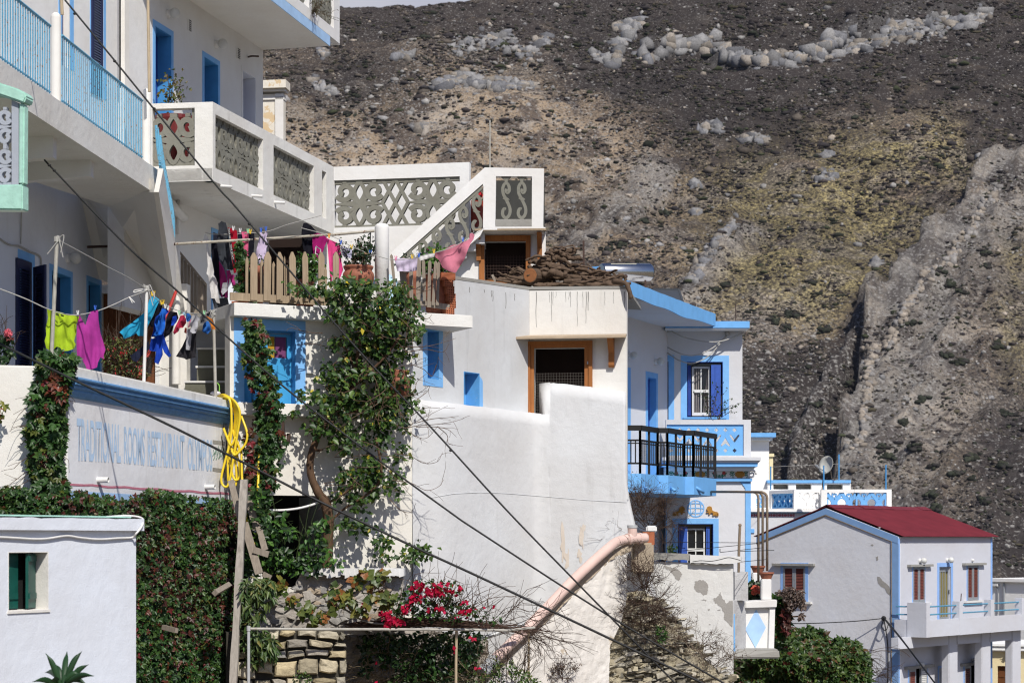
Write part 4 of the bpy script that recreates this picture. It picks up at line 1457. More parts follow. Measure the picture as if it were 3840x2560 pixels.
def build_terrace_end():
 """back wall, carved parapet and stair of the upper terrace"""
 t=thing('upper_stair_terrace','white terrace wall with grey carved panels and a sloping stair parapet on the skyline','terrace',PFW.pt(1400,1150))
 mb=MB()
 X=lambda u:PFW.sz(u,0)[0]
 zt,zb=pz(PFW,1247,626),pz(PFW,1500,1170)
 hb,ht=pz(PFW,1400,850),pz(PFW,1400,672)
 dz=pz(PFW,1060,887)
 dark=[(X(998),zb+.02),(X(1150),zb+.02),(X(1150),dz),(X(998),dz)]
 mb.prism(PFW,[(X(982),zb),(X(1760),zb),(X(1760),zt),(X(1248),zt),(X(1248),hb-.1),(X(982),hb-.1)],
    [[(X(1253),hb),(X(1724),hb),(X(1724),ht),(X(1253),ht)],dark],-.2,0)
 obj('back_wall',mb,M_WHITE,t)
 mb=MB()
 mb.prism(PFW,[(X(990),zb),(X(1160),zb),(X(1160),dz+.1),(X(990),dz+.1)],[],-.5,-.45)
 obj('dark_doorway',mb,M_BROWNIN,t)
 mb=MB()
 w,h=X(1724)-X(1253),ht-hb
 mp=lambda x,y,o:PFW.at(X(1253)+x,hb+y,o)
 u_=w/(1724-1253)
 carve(mb,mp,quatrefoil(0,187*u_,h),-.16,-.04)
 carve(mb,mp,lattice(180*u_,96*u_,h),-.155,-.045)
 carve(mb,mp,quatrefoil(276*u_,187*u_,h),-.16,-.04)
 mb.ribbon(mp,[(0,.03),(w,.03)],.06,-.17,-.05)
 mb.ribbon(mp,[(0,h-.05),(w,h-.05)],.10,-.17,-.05)
 obj('carved_panel',mb,M_CARVE,t)
 mb=MB()
 q=Pl(1180,56.5,1800,55.5)
 a=q.sz(1230,700)
 mb.prism(q,[(a[0],a[1]-3),(q.sz(1790,0)[0],a[1]-3),(q.sz(1790,0)[0],a[1]+.05),(a[0],a[1]+.05)],[],-.2,0)
 obj('far_wall',mb,M_WHITE,t)
 PS=Pl(1460,51.0,2040,50.9)
 S_=lambda u,v:PS.sz(u,v)
 hole=[S_(1860,661),S_(1995,662),S_(1994,848),S_(1857,846)]
 tri=[S_(1810,690),S_(1813,700),S_(1811,858),S_(1790,868),S_(1530,1085),S_(1490,975)]
 outer=[S_(1466,948),S_(1818,628),S_(2040,632),S_(2037,863),S_(1812,862),S_(1800,885),S_(1530,1115),S_(1470,1100)]
 mb=MB()
 mb.prism(PS,outer,[hole,tri],-.22,0)
 obj('stair_parapet',mb,M_WHITE,t,bevel=.012)
 mb=MB()
 mb.rect(PS,1858,822,1994,848.5,-.17,.006)
 obj('rough_sill',mb,M_CONC,t)
 mb=MB()
 a=S_(1858,822)
 b=S_(1995,662)
 hh=b[1]-a[1]
 for k in (.29,.72):
  xc=a[0]+(b[0]-a[0])*k
  carve(mb,lambda x,y,o:PS.at(xc+x,a[1]+y,o),s_scroll(0,(b[0]-a[0])*.36,hh),-.15,-.05)
 obj('carved_panel',mb,M_CARVE,t)
 mb=MB()
 for k in range(6):
  u=1787-k*50
  vt=692+(1812-u)*.862
  vb=866+(1790-u)*.845
  p0,p1=S_(u,vb),S_(u,vt)
  carve(mb,lambda x,y,o:PS.at(p0[0]+x,p0[1]+y,o),s_scroll(0,.36,p1[1]-p0[1]+.02),-.15,-.05)
 mp=lambda x,y,o:PS.at(x,y,o)
 l0,l1=S_(1806,703),S_(1500,967)
 mb.ribbon(mp,[l0,l1],.07,-.16,-.04)
 m0,m1=S_(1800,868),S_(1535,1092)
 mb.ribbon(mp,[m0,m1],.10,-.162,-.042)
 obj('carved_panel',mb,M_CARVE,t)
 mb=MB()
 for k in range(9):
  a=S_(1500+k*34,1080-k*27)
  mb.box(PS.at(a[0],a[1]-.3,-.24),PS.e*.30,PS.n*-1.1,V(0,0,.42))
 obj('steps',mb,M_GREYW,t)
 mb=MB()
 a,b=S_(1812,864),S_(2038,864)
 mb.box(PS.at(a[0],a[1]-.02,-.2),PS.e*(b[0]-a[0]),PS.n*-3.2,V(0,0,.16))
 obj('landing_slab',mb,M_WHITE,t)
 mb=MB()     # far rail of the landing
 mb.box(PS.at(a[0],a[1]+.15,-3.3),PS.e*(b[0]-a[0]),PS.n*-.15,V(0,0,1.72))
 obj('far_landing_wall',mb,paint('shaded_carved_wall',(.045,.045,.04),.9),t)  # shade on the far panel put into its dark colour
 PR=Pl(1700,51.6,2050,51.5)
 win=opening(PR,1817,905,1972,1050)
 mb=MB()
 a,b=PR.sz(1690,1100),PR.sz(2046,862)
 mb.prism(PR,[(a[0],a[1]),(b[0],a[1]),(b[0],b[1]-.0),(PR.sz(1800,0)[0],b[1]-.0),(a[0],PR.sz(0,985)[1])],[win],-.25,0)
 obj('room_wall',mb,M_WHITE,t)
 mb=MB()
 q=PR.pt(2046,1100)
 mb.box(V(q.x-.2,q.y+.25,q.z),V(.2,0,0),V(0,3,0),V(0,0,1.75))
 obj('side_wall',mb,M_WHITE,t)
 mb=MB()
 mb.prism(PR,[(win[0][0]-.3,win[2][1]-.2),(win[1][0]+.3,win[2][1]-.2),(win[1][0]+.3,win[0][1]+.2),(win[0][0]-.3,win[0][1]+.2)],[],-.7,-.66)
 obj('dark_interior',mb,M_BROWNIN,t)
 fr=MB()
 o_=opening(PR,1797,884,1990,1062)
 fr.prism(PR,[(o_[0][0],o_[0][1]),(o_[1][0],o_[1][1]),(o_[2][0],o_[2][1]),(o_[3][0],o_[3][1])],[[(win[0][0],win[0][1]),(win[1][0],win[0][1]),(win[1][0],win[2][1]-.0),(win[0][0],win[2][1])]],-.08,.05)
 f_=obj('window_frame',fr,M_WOODF,t)
 mb=MB()
 mesh_screen(mb,PR,win[0][0],win[1][0],win[2][1],win[0][1]-.35,-.06)
 obj('mesh_screen',mb,M_RUST,f_)
 mb=MB()
 a,b=PR.sz(1785,866),PR.sz(2050,866)
 mb.box(PR.at(a[0],a[1]-.02,.002),PR.e*(b[0]-a[0]),PR.n*.62+V(0,0,-.07),V(0,0,.05))
 aw=obj('wooden_awning',mb,M_PICKET,t)
 for u0 in (1796,2024):
  mb=MB()
  c=PR.sz(u0,0)[0]
  z=a[1]-.03
  pts=[(0.002,z-.75),(0.002,z-.03),(.55,z-.09),(.50,z-.16),(.16,z-.45),(.12,z-.75)]
  L_=[PR.at(c-.06,p[1],p[0]) for p in pts]
  R_=[PR.at(c+.06,p[1],p[0]) for p in pts]
  n=len(pts)
  tr=tessellate_polygon([[V(p[0],p[1],0) for p in pts]])
  mb.add(L_+R_,[tuple(i) for i in tr]+[tuple(n+j for j in i) for i in tr]+[(i,(i+1)% n,n+(i+1)% n,n+i) for i in range(n)])
  obj('awning_bracket',mb,M_WOODF,aw)
 mb=MB()
 mb.tube([P(1837,640,51.4),P(1837,452,51.4)],.022,6)
 o=obj('antenna_pole',mb,M_POLE)
 tag(o,'thin tan pole standing on the white stair landing against the mountain','pole')
def mesh_screen(mb,pl,x0,x1,z0,z1,off,step=.075,r=.003):
 x=x0
 while x<x1:
  mb.bar(pl.at(x,z0,off),pl.at(x,z1,off),r*2,r*2,up=pl.n)
  x += step
 z=z0
 while z<z1:
  mb.bar(pl.at(x0,z,off+.004),pl.at(x1,z,off+.004),r*2,r*2)
  z += step
build_terrace_end()
def build_ochre():
 t=thing('ochre_house','old cream house with moulded cornice and peeling ochre plaster behind the balcony','house',P(1030,900,72))
 pl=Pl(900,72,1066,71.8)
 mb=MB()
 a,b=pl.sz(900,900),pl.sz(1064,352)
 mb.prism(pl,[(a[0],a[1]),(b[0],a[1]),(b[0],b[1]),(a[0],b[1])],[],-.3,0)
 obj('wall',mb,M_OCHRE,t)
 mb=MB()
 mb.prism(pl,[(pl.sz(1033,0)[0],a[1]),(pl.sz(1063.5,0)[0],a[1]),(pl.sz(1063.5,0)[0],pl.sz(0,382)[1]),(pl.sz(1033,0)[0],pl.sz(0,382)[1])],[],.002,.06)
 obj('pilaster',mb,M_WARM,t)
 for v0,v1,e,k in ((311,336,.32,0),(336,345,.18,1),(368,374,.06,2)):
  mb=MB()
  c,d=pl.sz(900,v0),pl.sz(1063,v1)
  mb.prism(pl,[(c[0],d[1]+.001),(d[0]+e*.5,d[1]+.001),(d[0]+e*.5,c[1]),(c[0],c[1])],[],-.3-e*.2,e)
  obj('cornice',mb,M_OCHRE if k==0 else M_WARM,t)
 mb=MB()
 q=pl.at(b[0],a[1],0)
 mb.box(q+V(-.3,.31,0),V(.3,.02,0),V(-.75,4,0),V(0,0,b[1]-a[1]))
 obj('side_wall',mb,M_OCHRE,t)
build_ochre()
def build_sign_wall():
 t=thing('sign_wall','white terrace wall with a blue moulded cornice and painted hotel lettering','wall',PTW.pt(560,1900))
 za,zb_=pz(PTW,290,1385),pz(PTW,862,1506)
 x0,x1=0.0,PTW.sz(861,0)[0]
 zc=lambda f:za+(zb_-za)*f
 mb=MB()
 mb.prism(PTW,[(x0,-4),(x1,-4),(x1,zb_),(x0,za)],[],-.28,0)
 obj('wall',mb,M_SIGN,t)
 def sweep(prof,xa,xb,mat,nm):
  mb=MB()
  m=len(prof)
  vs=[]
  for x,zt in ((xa,zc(xa/x1)),(xb,zc(xb/x1))):
   vs += [PTW.at(x,zt+dz,o) for o,dz in prof]
  fs=[(i,(i+1)% m,m+(i+1)% m,m+i) for i in range(m)]+[tuple(range(m)),tuple(m+i for i in reversed(range(m)))]
  mb.add(vs,fs)
  return obj(nm,mb,mat,t)
 sweep([(.003,-.02),(.003,.05),(-.285,.055),(-.285,-.02),(-.28,-.02),(-.28,.0),(0,0)],0,x1,M_CONC_W,'worn_coping')
 prof=[(.004,-.17),(.20,-.17),(.21,-.20),(.20,-.225),(.155,-.235),(.17,-.26),(.165,-.30),(.12,-.31),(.13,-.335),(.12,-.37),(.08,-.385),(.085,-.42),(.05,-.50),(.004,-.53)]
 mt=paint('cornice_blue',(.13,.31,.58),.6,.3,5,wear=.12,wearc=(.35,.45,.6),sc=(1,1,3))
 sweep(prof,-.02,x1+.02,mt,'blue_cornice')
 mb=MB()
 mb.prism(PTW,[(x0,za-.17),(x1,zb_-.17),(x1,zb_-.005),(x0,za-.005)],[],.003,.13)
 obj('coping_face',mb,M_CONC_W,t)
 def letters(txt,u0,u1,vt0,vb0,vt1,vb1,mat,nm):
  cu=bpy.data.curves.new('txt','FONT')
  cu.body=txt
  cu.space_character=.96
  cu.offset=.02
  tmp=bpy.data.objects.new('txt',cu)
  COL.objects.link(tmp)
  bpy.context.view_layer.update()
  me=bpy.data.meshes.new_from_object(tmp.evaluated_get(bpy.context.evaluated_depsgraph_get()))
  bpy.data.objects.remove(tmp)
  co=np.array([v.co[:] for v in me.vertices])
  lo,hi=co.min(0),co.max(0)
  A,B=PTW.sz(u0,vt0),PTW.sz(u0,vb0)
  C_,D=PTW.sz(u1,vt1),PTW.sz(u1,vb1)
  for v in me.vertices:
   fx=(v.co.x-lo[0])/(hi[0]-lo[0])
   fy=(v.co.y-lo[1])/(hi[1]-lo[1])
   s_=A[0]+(C_[0]-A[0])*fx
   zt_=A[1]+(C_[1]-A[1])*fx
   zb2=B[1]+(D[1]-B[1])*fx
   v.co=PTW.at(s_,zb2+(zt_-zb2)*fy,.006)
  o=mesh_obj(nm,me,mat,t)
  return o
 mt=paint('faded_letter_blue',(.47,.63,.82),.9,.22,3,wear=.25,wearc=(.66,.68,.72))
 letters('TRADITIONAL',287,452,1565,1728,1592,1736,mt,'painted_lettering')
 letters('ROOMS',464,542,1597,1737,1608,1745,mt,'painted_lettering')
 letters('RESTAURANT',553,691,1612,1747,1632,1757,mt,'painted_lettering')
 letters('OLYMPOS',703,795,1640,1760,1649,1767,mt,'painted_lettering')
 mb=MB()
 for row in (1656,1759):
  for i in range(10):
   u=799+i*4.6
   a,b=PTW.sz(u,row-7+i*.6),PTW.sz(u,row+7+i*.6)
   mb.prism(PTW,[(a[0]-.03,b[1]),(a[0]+.03,b[1]),(a[0]+.03,a[1]),(a[0]-.03,a[1])],[],.002,.006)
 obj('painted_ticks',mb,M_CONC,t)
 mb=MB()
 for i in range(14):
  u,v=800+i*3.1,1702+14*math.sin(i*1.9)
  a=PTW.sz(u,v)
  mb.ribbon(lambda x,y,o:PTW.at(a[0]+x,a[1]+y,o),[(-.05,-.05),(.03,.02),(.0,.10)],.03,.002,.006)
 obj('painted_sprig',mb,paint('faded_green',(.22,.34,.28)),t)
 mb=MB()
 n=40
 top,bot=[],[]
 for i in range(n+1):
  f=i/n
  u=254+(859-254)*f
  v=1814+(1851-1814)*f+1.6*math.sin(f*31)+random.uniform(-.7,.7)
  top.append(PTW.sz(u,v-4.0))
  bot.append(PTW.sz(u,v+4.0))
 mb.prism(PTW,top+bot[::-1],[],.002,.006)
 obj('red_line',mb,paint('faded_red_line',(.55,.20,.26),.9),t)
 mb=MB()
 a,b,c,d=PTW.sz(254,1838),PTW.sz(859,1874),PTW.sz(859,1960),PTW.sz(254,1960)
 mb.prism(PTW,[a,b,c,d],[],.002,.005)
 obj('blue_base_band',mb,M_PALEBLUE,t)
 for u,v,r in ((366,1799,.055),(770,1825,.055)):
  mb=MB()
  c=PTW.pt(u,v)
  mb.lathe(c,[(r,0),(r,.22),(r*.8,.22),(r*.8,.05)],14,PTW.n)
  obj('drain_spout',mb,M_PIPEW,t)
 mb=MB()
 for i in range(5):
  u=838+i*4.5
  pts=[PTW.pt(u+random.uniform(-2,2),v,.05) for v in range(1560,1830-i*12,40)]
  mb.tube(cat(pts,3),.006,4)
 obj('hanging_wires',mb,M_CABLE,t)
 t2=thing('terrace_parapet','thick bright white wall under the blue shutters, creeper at its right end','wall',PLW.pt(100,1900))
 mb=MB()
 a,b=PLW.sz(-80,1366),PLW.sz(256,1372)
 mb.prism(PLW,[(a[0],-4),(b[0],-4),(b[0],b[1]-.01),(a[0],a[1])],[],-.3,0)
 obj('wall',mb,M_WARM,t2,bevel=.03)
 mb=MB()
 zf=2.25
 q=[PLW.at(a[0],zf,-.3),PTW.at(0.4,zf,-.3),PTW.at(x1,zf,-.3),P(900,0,46.5),PDW.pt(380,0),PW1.pt(0,0)]
 q=[V(p.x,p.y,zf) for p in q]
 mb.poly(q)
 o=obj('terrace_floor',mb,M_CONC,t2)
build_sign_wall()
def build_near_house():
 t=thing('near_white_house','white house corner with a green shuttered window at the bottom left','house',P(250,2560,29))
 pl=Pl(0,27.45,510,30.0)
 win=opening(pl,30,2068,181,2285)
 mb=MB()
 x0,x1=pl.sz(-420,0)[0],pl.sz(510,0)[0]
 zt=pz(pl,300,1953)
 mb.prism(pl,[(x0,-4.5),(x1,-4.5),(x1,zt),(x0,zt)],[win],-.30,0)
 w=obj('wall',mb,M_COOL,t)
 mb=MB()
 c=pl.at(x1,-4.5,-.301)
 mb.hexa([c,c+pl.e*-.3,c+pl.e*-.3-pl.n*5,c-pl.n*5]+[p+V(0,0,zt+4.5) for p in (c,c+pl.e*-.3,c+pl.e*-.3-pl.n*5,c-pl.n*5)])
 obj('side_wall',mb,M_COOL,t)
 mb=MB()
 zc=pz(pl,300,1988)
 xs=np.linspace(x0,x1+.09,26)
 top=[(x,zt+.035+random.uniform(-.012,.012)) for x in xs]
 mb.prism(pl,[(xs[0],zc),(xs[-1],zc)]+top[::-1],[],-5.4,.085)
 obj('flat_roof',mb,M_COOL,t,bevel=.012)
 mb=MB()
 mb.prism(pl,[(x0,zt+.06),(x1-.05,zt+.06),(x1-.05,zt+.08),(x0,zt+.08)],[],-5.2,-.05)
 obj('roof_paint',mb,M_MINT,t)
 mb=MB()
 reveal(mb,pl,win,.28,.004)
 wf=obj('window_reveal',mb,M_WARM,t)
 mb=MB()
 mb.prism(pl,win,[],-.31,-.285)
 obj('dark_room',mb,M_DARK,t)
 (a,z1),(b,_),(_,z0),_=win
 def leaf(p0,p1,nm):
  mb=MB()
  e=(p1-p0)
  n_=V(e.y,-e.x,0).normalized()*.04
  h=V(0,0,z1-z0-.06)
  mb.hexa([p0,p1,p1+h,p0+h,p0+n_,p1+n_,p1+n_+h,p0+n_+h])
  for k in (.16,.8):
   q=p0+e*.04+V(0,0,(z1-z0)*k)
   mb.hexa([q+n_*1.02,q+e*.9+n_*1.02,q+e*.9+n_*1.02+V(0,0,.08),q+n_*1.02+V(0,0,.08),
      q+n_*1.5,q+e*.9+n_*1.5,q+e*.9+n_*1.5+V(0,0,.08),q+n_*1.5+V(0,0,.08)])
  return obj(nm,mb,M_GREEN,t)
 leaf(pl.at(a+.015,z0+.03,-.17),pl.at(a+.37,z0+.03,-.20),'green_shutter')
 leaf(pl.at(b-.40,z0+.03,-.06),pl.at(b-.05,z0+.03,-.24),'green_shutter')
 mb=MB()
 mb.prism(pl,[(a-.02,z0-.03),(b+.02,z0-.03),(b+.02,z0+.006),(a-.02,z0+.006)],[],-.25,.02)
 obj('window_sill',mb,M_WARM,t)
 mb=MB()
 p=[(0,2013),(60,2016),(130,2020),(180,2018),(250,2008),(300,2015),(370,2021),(440,2017),(495,2014)]
 pts=[pl.pt(u,v,.03) for u,v in [(-60,2012)]+p]+[pl.pt(512,1998,.12),pl.pt(530,1975,.12),pl.pt(537,1955,.05),pl.pt(528,1940,-.1),pl.pt(480,1933,-.2),pl.pt(400,1937,-.3)]
 mb.tube(cat(pts,6),.016,8)
 o=obj('white_cable',mb,M_PIPEW,smooth=True)
 tag(o,'white electric cable sagging under the coping of the near white house','cable')
 base=P(235,2640,25)
 pt=thing('dragon_plant','dark green plant with pointed sword leaves in front of the white house','plant',base)
 mb=MB()
 mb.tube([base+V(0,0,-1.2),P(232,2560,25)],.03,6)
 obj('stem',mb,M_BARK,pt)
 tips=[(172,2448),(252,2441),(308,2440),(334,2489),(355,2533),(168,2520),(210,2490),(280,2500),(305,2530),(120,2555),(180,2560),(330,2570),(250,2520)]
 mb=MB()
 for i,(u,v) in enumerate(tips):
  b0=P(235+(u-235)*.12,2570-(i % 3)*10,25+(i % 4-1.5)*.05)
  tp=P(u,v,25+random.uniform(-.5,.45))
  mid=b0.lerp(tp,.55)+V(0,0,.05)
  path=cat([b0,mid,tp],5)
  d=(tp-b0).normalized()
  sd=d.cross(V(0,-1,0)).normalized()
  ww=[.015+.062*math.sin(min(1,.12+j/(len(path)-1))*math.pi) for j in range(len(path))]
  ww[-1]=.002
  vs,fs=[],[]
  for p_,w_ in zip(path,ww):
   vs += [p_+sd*w_*.5,p_+V(0,-.035,0),p_-sd*w_*.5]
  for j in range(len(path)-1):
   fs += [(3*j,3*j+1,3*j+4,3*j+3),(3*j+1,3*j+2,3*j+5,3*j+4)]
  k=random.uniform(.7,1.3)
  mb.add(vs,fs,(.022*k,.060*k,.022*k))
 obj('leaves',mb,M_LEAF,pt,smooth=True)
build_near_house()
def build_mint_balcony():
 t=thing('mint_balcony','near balcony corner with mint green frame and pale carved panel at the left edge','balcony',P(30,790,29))
 pl=Pl(-150,29.2,92,29.0)
 mb=MB()
 X=lambda u:pl.sz(u,0)[0]
 z=lambda v:pl.sz(0,v)[1]
 mb.prism(pl,[(X(-200),z(775)),(X(84),z(790)),(X(84),z(694)),(X(-200),z(690))],[],-.22,0)
 mb.prism(pl,[(X(68),z(693.5)),(X(88),z(693.5)),(X(90),z(395)),(X(70),z(385))],[],-.16,-.004)
 obj('frame',mb,M_MINT,t,bevel=.02)
 mb=MB()
 mb.prism(pl,[(X(-200),z(340)),(X(-200),z(285)),(X(0),z(312)),(X(70),z(338)),(X(100),z(356)),(X(104),z(372)),(X(94),z(394)),(X(70),z(384)),(X(0),z(357))],[],-.22,.05)
 obj('coping',mb,M_MINT,t,bevel=.02)
 mb=MB()
 mb.prism(pl,[(X(40),z(694)),(X(66),z(694)),(X(66),z(388)),(X(40),z(374))],[],-.15,-.03)
 mp=lambda x,y,o:pl.at(x,y,o)
 w=.55
 for k in range(2):
  x0=X(-150)+.0
 h=z(400)-z(694)
 xr=X(40)
 for i in range(2):
  for j in range(2):
   carve(mb,lambda x,y,o:pl.at(xr-(i+1)*.56+x,z(694)+j*h/2+y,o),quatrefoil(0,.56,h/2),-.13,-.05)
 mb.ribbon(mp,[(X(-200),z(690)),(xr,z(690))],.06,-.14,-.055)
 obj('carved_panel',mb,plaster('pale_carved',(.42,.46,.52),.15,.3),t)
 mb=MB()
 a=pl.at(X(-200),z(775),-.02)
 mb.hexa([a,pl.at(X(83),z(790),-.02),pl.at(X(83),z(790),-.2),pl.at(X(-200),z(775),-.2)]+[p+V(-2,1.5,.25) for p in (a,pl.at(X(83),z(790),-.02),pl.at(X(83),z(790),-.2),pl.at(X(-200),z(775),-.2))])
 obj('slab',mb,M_WHITE,t)
build_mint_balcony()
# ------------------------------------------------------------------ middle: restaurant house
PR_=Pl(868,43.66,1546,vp=17000)
YR1=PR_.Y(1546)
PC=Pl(1546,YR1,1985,vp=6500)
YC1=PC.Y(1985)
PE=Pl(1985,YC1,2352,YC1-.35)
def build_restaurant():
 h=thing('restaurant_house','large whitewashed house with sky blue door, wooden awning window and rounded corner','house',PR_.pt(1400,2150))
 X=lambda u:PR_.sz(u,0)[0]
 z=lambda v,u=1200:PR_.sz(u,v)[1]
 door=opening(PR_,915,1232,1108,1524)
 cel=[(X(985),z(2200)),(X(1243),z(2200)),(X(1243),z(1858)),(X(985),z(1858))]
 mb=MB()
 mb.prism(PR_,[(X(862),-4.5),(X(1546),-4.5),(X(1546),z(1160)),(X(862),z(1160))],[door,cel],-.35,0)
 obj('front_wall',mb,M_FRONT,h)
 mb=MB()
 mb.prism(PR_,[(X(930),z(2300)),(X(1300),z(2300)),(X(1300),z(1800)),(X(930),z(1800))],[],-2.2,-2.1)
 obj('dark_cellar',mb,M_DARK,h)
 mb=MB()
 for a,b in (((X(985),z(2200)),(X(985)-.02,z(1858))),):
  mb.prism(PR_,[(X(980),z(2200)),(X(985),z(2200)),(X(985),z(1858)),(X(980),z(1858))],[],-2.1,-.352)
  mb.prism(PR_,[(X(1243),z(2200)),(X(1248),z(2200)),(X(1248),z(1858)),(X(1243),z(1858))],[],-2.1,-.352)
 obj('cellar_side',mb,M_CONC,h)
 mb=MB()
 trim_frame(mb,PR_,door,(X(1145)-X(1108)),-.02,.012)
 obj('door_surround',mb,M_TRIM,h)
 mb=MB()
 reveal(mb,PR_,door,.30,.014)
 obj('door_reveal',mb,M_MBLUE,h)
 (a,z1),(b,_),(_,z0),_=door
 mid=X(1000)
 zl=z(1254)
 for k,(m0,m1) in enumerate(((a+.015,mid-.006),(mid+.006,b-.015))):
  pane=[(m0+.10,z(1345)),(m1-.10,z(1345)),(m1-.10,z(1266)),(m0+.10,z(1266))]
  mb=MB()
  mb.prism(PR_,[(m0,z0),(m1,z0),(m1,zl-.01),(m0,zl-.01)],[pane],-.29,-.24)
  for c,d in ((.04,.30),(.36,.56)):
   y0,y1=z0+(zl-z0)*c,z0+(zl-z0)*d
   w=(m1-m0)*.40
   for q0 in (m0+.08,m1-.08-w):
    mb.prism(PR_,[(q0,y0),(q0+w,y0),(q0+w,y1),(q0,y1)],[],-.24,-.222)
  dl=obj('door_leaf',mb,paint('door_blue',(.05,.33,.62),.45,.12,3),h)
  mb=MB()
  mb.prism(PR_,pane,[],-.275,-.270)
  obj('pane',mb,M_GLASS,dl)
  mb=MB()
  w=pane[1][0]-pane[0][0]
  for j,(f0,f1,c) in enumerate(((.0,.36,(.42,.24,.02)),(.42,.95,(.16,.05,.13)))):
   mb.prism(PR_,[(pane[0][0]+w*f0,pane[0][1]),(pane[0][0]+w*f1,pane[0][1]),(pane[0][0]+w*f1,pane[2][1]),(pane[0][0]+w*f0,pane[2][1])],[],-.268,-.262+.002*j,c)
  obj('curtain',mb,attr_mat('curtain',.9),dl)
  mb=MB()
  c=PR_.at(mid+(-.08 if k==0 else .08),z0+1.0,-.22)
  mb.tube([c,c+PR_.n*.05,c+PR_.n*.05+PR_.e*.08],.012,6)
  obj('handle',mb,M_RUST,dl)
 mb=MB()
 mb.prism(PR_,[(a+.013,zl),(b-.013,zl),(b-.013,z1-.013),(a+.013,z1-.013)],[],-.29,-.20)
 obj('door_head',mb,M_MBLUE,h)
 mb=MB()
 c0,c1=PR_.sz(1146,1373),PR_.sz(1170,1400)
 mb.prism(PR_,[(c0[0],c1[1]),(c1[0],c1[1]),(c1[0],c0[1]),(c0[0],c0[1])],[],.003,.09)
 obj('meter_box',mb,M_PIPEW,h)
 mb=MB()
 zt,zb=z(1143,943),z(1192,943)
 o1=.30
 pE=X(1752)
 mb.prism(PR_,[(X(862),zb),(pE,zb),(pE,zt),(X(862),zt)],[],-4.6,o1)
 obj('terrace_slab',mb,M_CONC_W,h,bevel=.01)
 mb=MB()
 mb.prism(PR_,[(X(864),z(1566)),(X(1225),z(1566)),(X(1225),z(1521)),(X(864),z(1521))],[],.003,.34)
 obj('walkway_slab',mb,M_WARM,h,bevel=.012)
 mb=MB()
 p=PR_.pt(1062,1570,.33)
 q=PR_.pt(1062,1660,.30)
 mb.bar(p,q,.05,.10)
 mb.tube(cat([q,PR_.pt(1068,1664,.42),PR_.pt(1080,1655,.5),PR_.pt(1083,1625,.5)],5),.045,6)
 o=obj('iron_hook',mb,M_RUST)
 tag(o,'rusty iron hook bracket hanging under the walkway slab by the creeper','hook')
 mb=MB()
 mb.tube(cat([PR_.pt(995,1912,.35),PR_.pt(1060,1912,.4),PR_.pt(1120,1905,.4),PR_.pt(1170,1892,.4),PR_.pt(1200,1880,.35)],5),.026,8)
 o=obj('white_conduit',mb,M_PIPEW,smooth=True)
 tag(o,'thin white plastic conduit bent across the dark cellar opening','pipe')
 XC=lambda u:PC.sz(u,0)[0]
 w1=opening(PC,1601,1236,1645,1424)
 w2=opening(PC,1739,1392,1797,1540)
 topA,topB=PC.sz(1706,1047)[1],PC.sz(1985,1086)[1]
 ztc=topB+.02
 mb=MB()
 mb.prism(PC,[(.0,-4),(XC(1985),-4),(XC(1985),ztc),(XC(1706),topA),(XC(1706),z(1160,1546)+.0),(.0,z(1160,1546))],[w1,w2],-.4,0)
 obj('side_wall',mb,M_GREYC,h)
 mb=MB()
 trim_frame(mb,PC,w1,XC(1601)-XC(1586),-.02,.012,True)
 obj('window_surround',mb,M_TRIM,h)
 mb=MB()
 (x0,zz1),(x1,_),(_,zz0),_=w2
 mb.prism(PC,[(x1+.004,zz0),(x1+.16,zz0),(x1+.15,zz1-.18),(x1+.10,zz1-.12),(x1+.004,zz1-.06)],[],-.02,.008)
 obj('window_surround',mb,M_TRIM,h)
 for w_ in (w1,w2):
  mb=MB()
  reveal(mb,PC,w_,.36,.012)
  (x0,zz1),(x1,_),(_,zz0),_=w_
  mb.prism(PC,[(x0,zz0),(x1,zz0),(x1,zz1),(x0,zz1)],[],-.38,-.365)
  obj('blue_niche',mb,paint('worn_niche_blue',(.12,.38,.72),.7,.2,5,wear=.25,wearc=(.4,.5,.6)),h)
 XE=lambda u:PE.sz(u,0)[0]
 zE=lambda v,u=2200:PE.sz(u,v)[1]
 win=opening(PE,2003,1305,2192,1560)
 xr=XE(2350)
 zte=zE(1086)
 mb=MB()
 mb.prism(PE,[(.002,-4),(xr,-4),(xr,zte),(.002,zte)],[win],-.3,0)
 obj('awning_wall',mb,plaster('bright_stained_plaster',(.74,.73,.69),.10,.42,dirt=(.34,.32,.27)),h)
 mb=MB()
 q=PE.at(xr,-4,-.301)
 mb.box(q,PE.e*-.3,V(.0,4.5,0),V(0,0,zte+4))
 obj('end_wall',mb,M_WHITE,h)
 mb=MB()
 r0=[PC.at(XC(1706),topA,.01),PC.at(XC(1985),(ztc+zte)/2,.01),PE.at(xr+.01,zte,.012),PE.at(xr+.01,zte,-4.6),PC.at(XC(1706),topA,-3.2)]
 r1=[p+V(0,0,.075) for p in r0]
 n=len(r0)
 tr=tessellate_polygon([[V(p.x,p.y,0) for p in r0]])
 mb.add(r0+r1,[tuple(i) for i in tr]+[tuple(n+j for j in i) for i in tr]+[(i,(i+1)% n,n+(i+1)% n,n+i) for i in range(n)])
 obj('flat_roof',mb,M_CONC,h)
 stain=paint('rain_stain',(.20,.195,.18),.9)
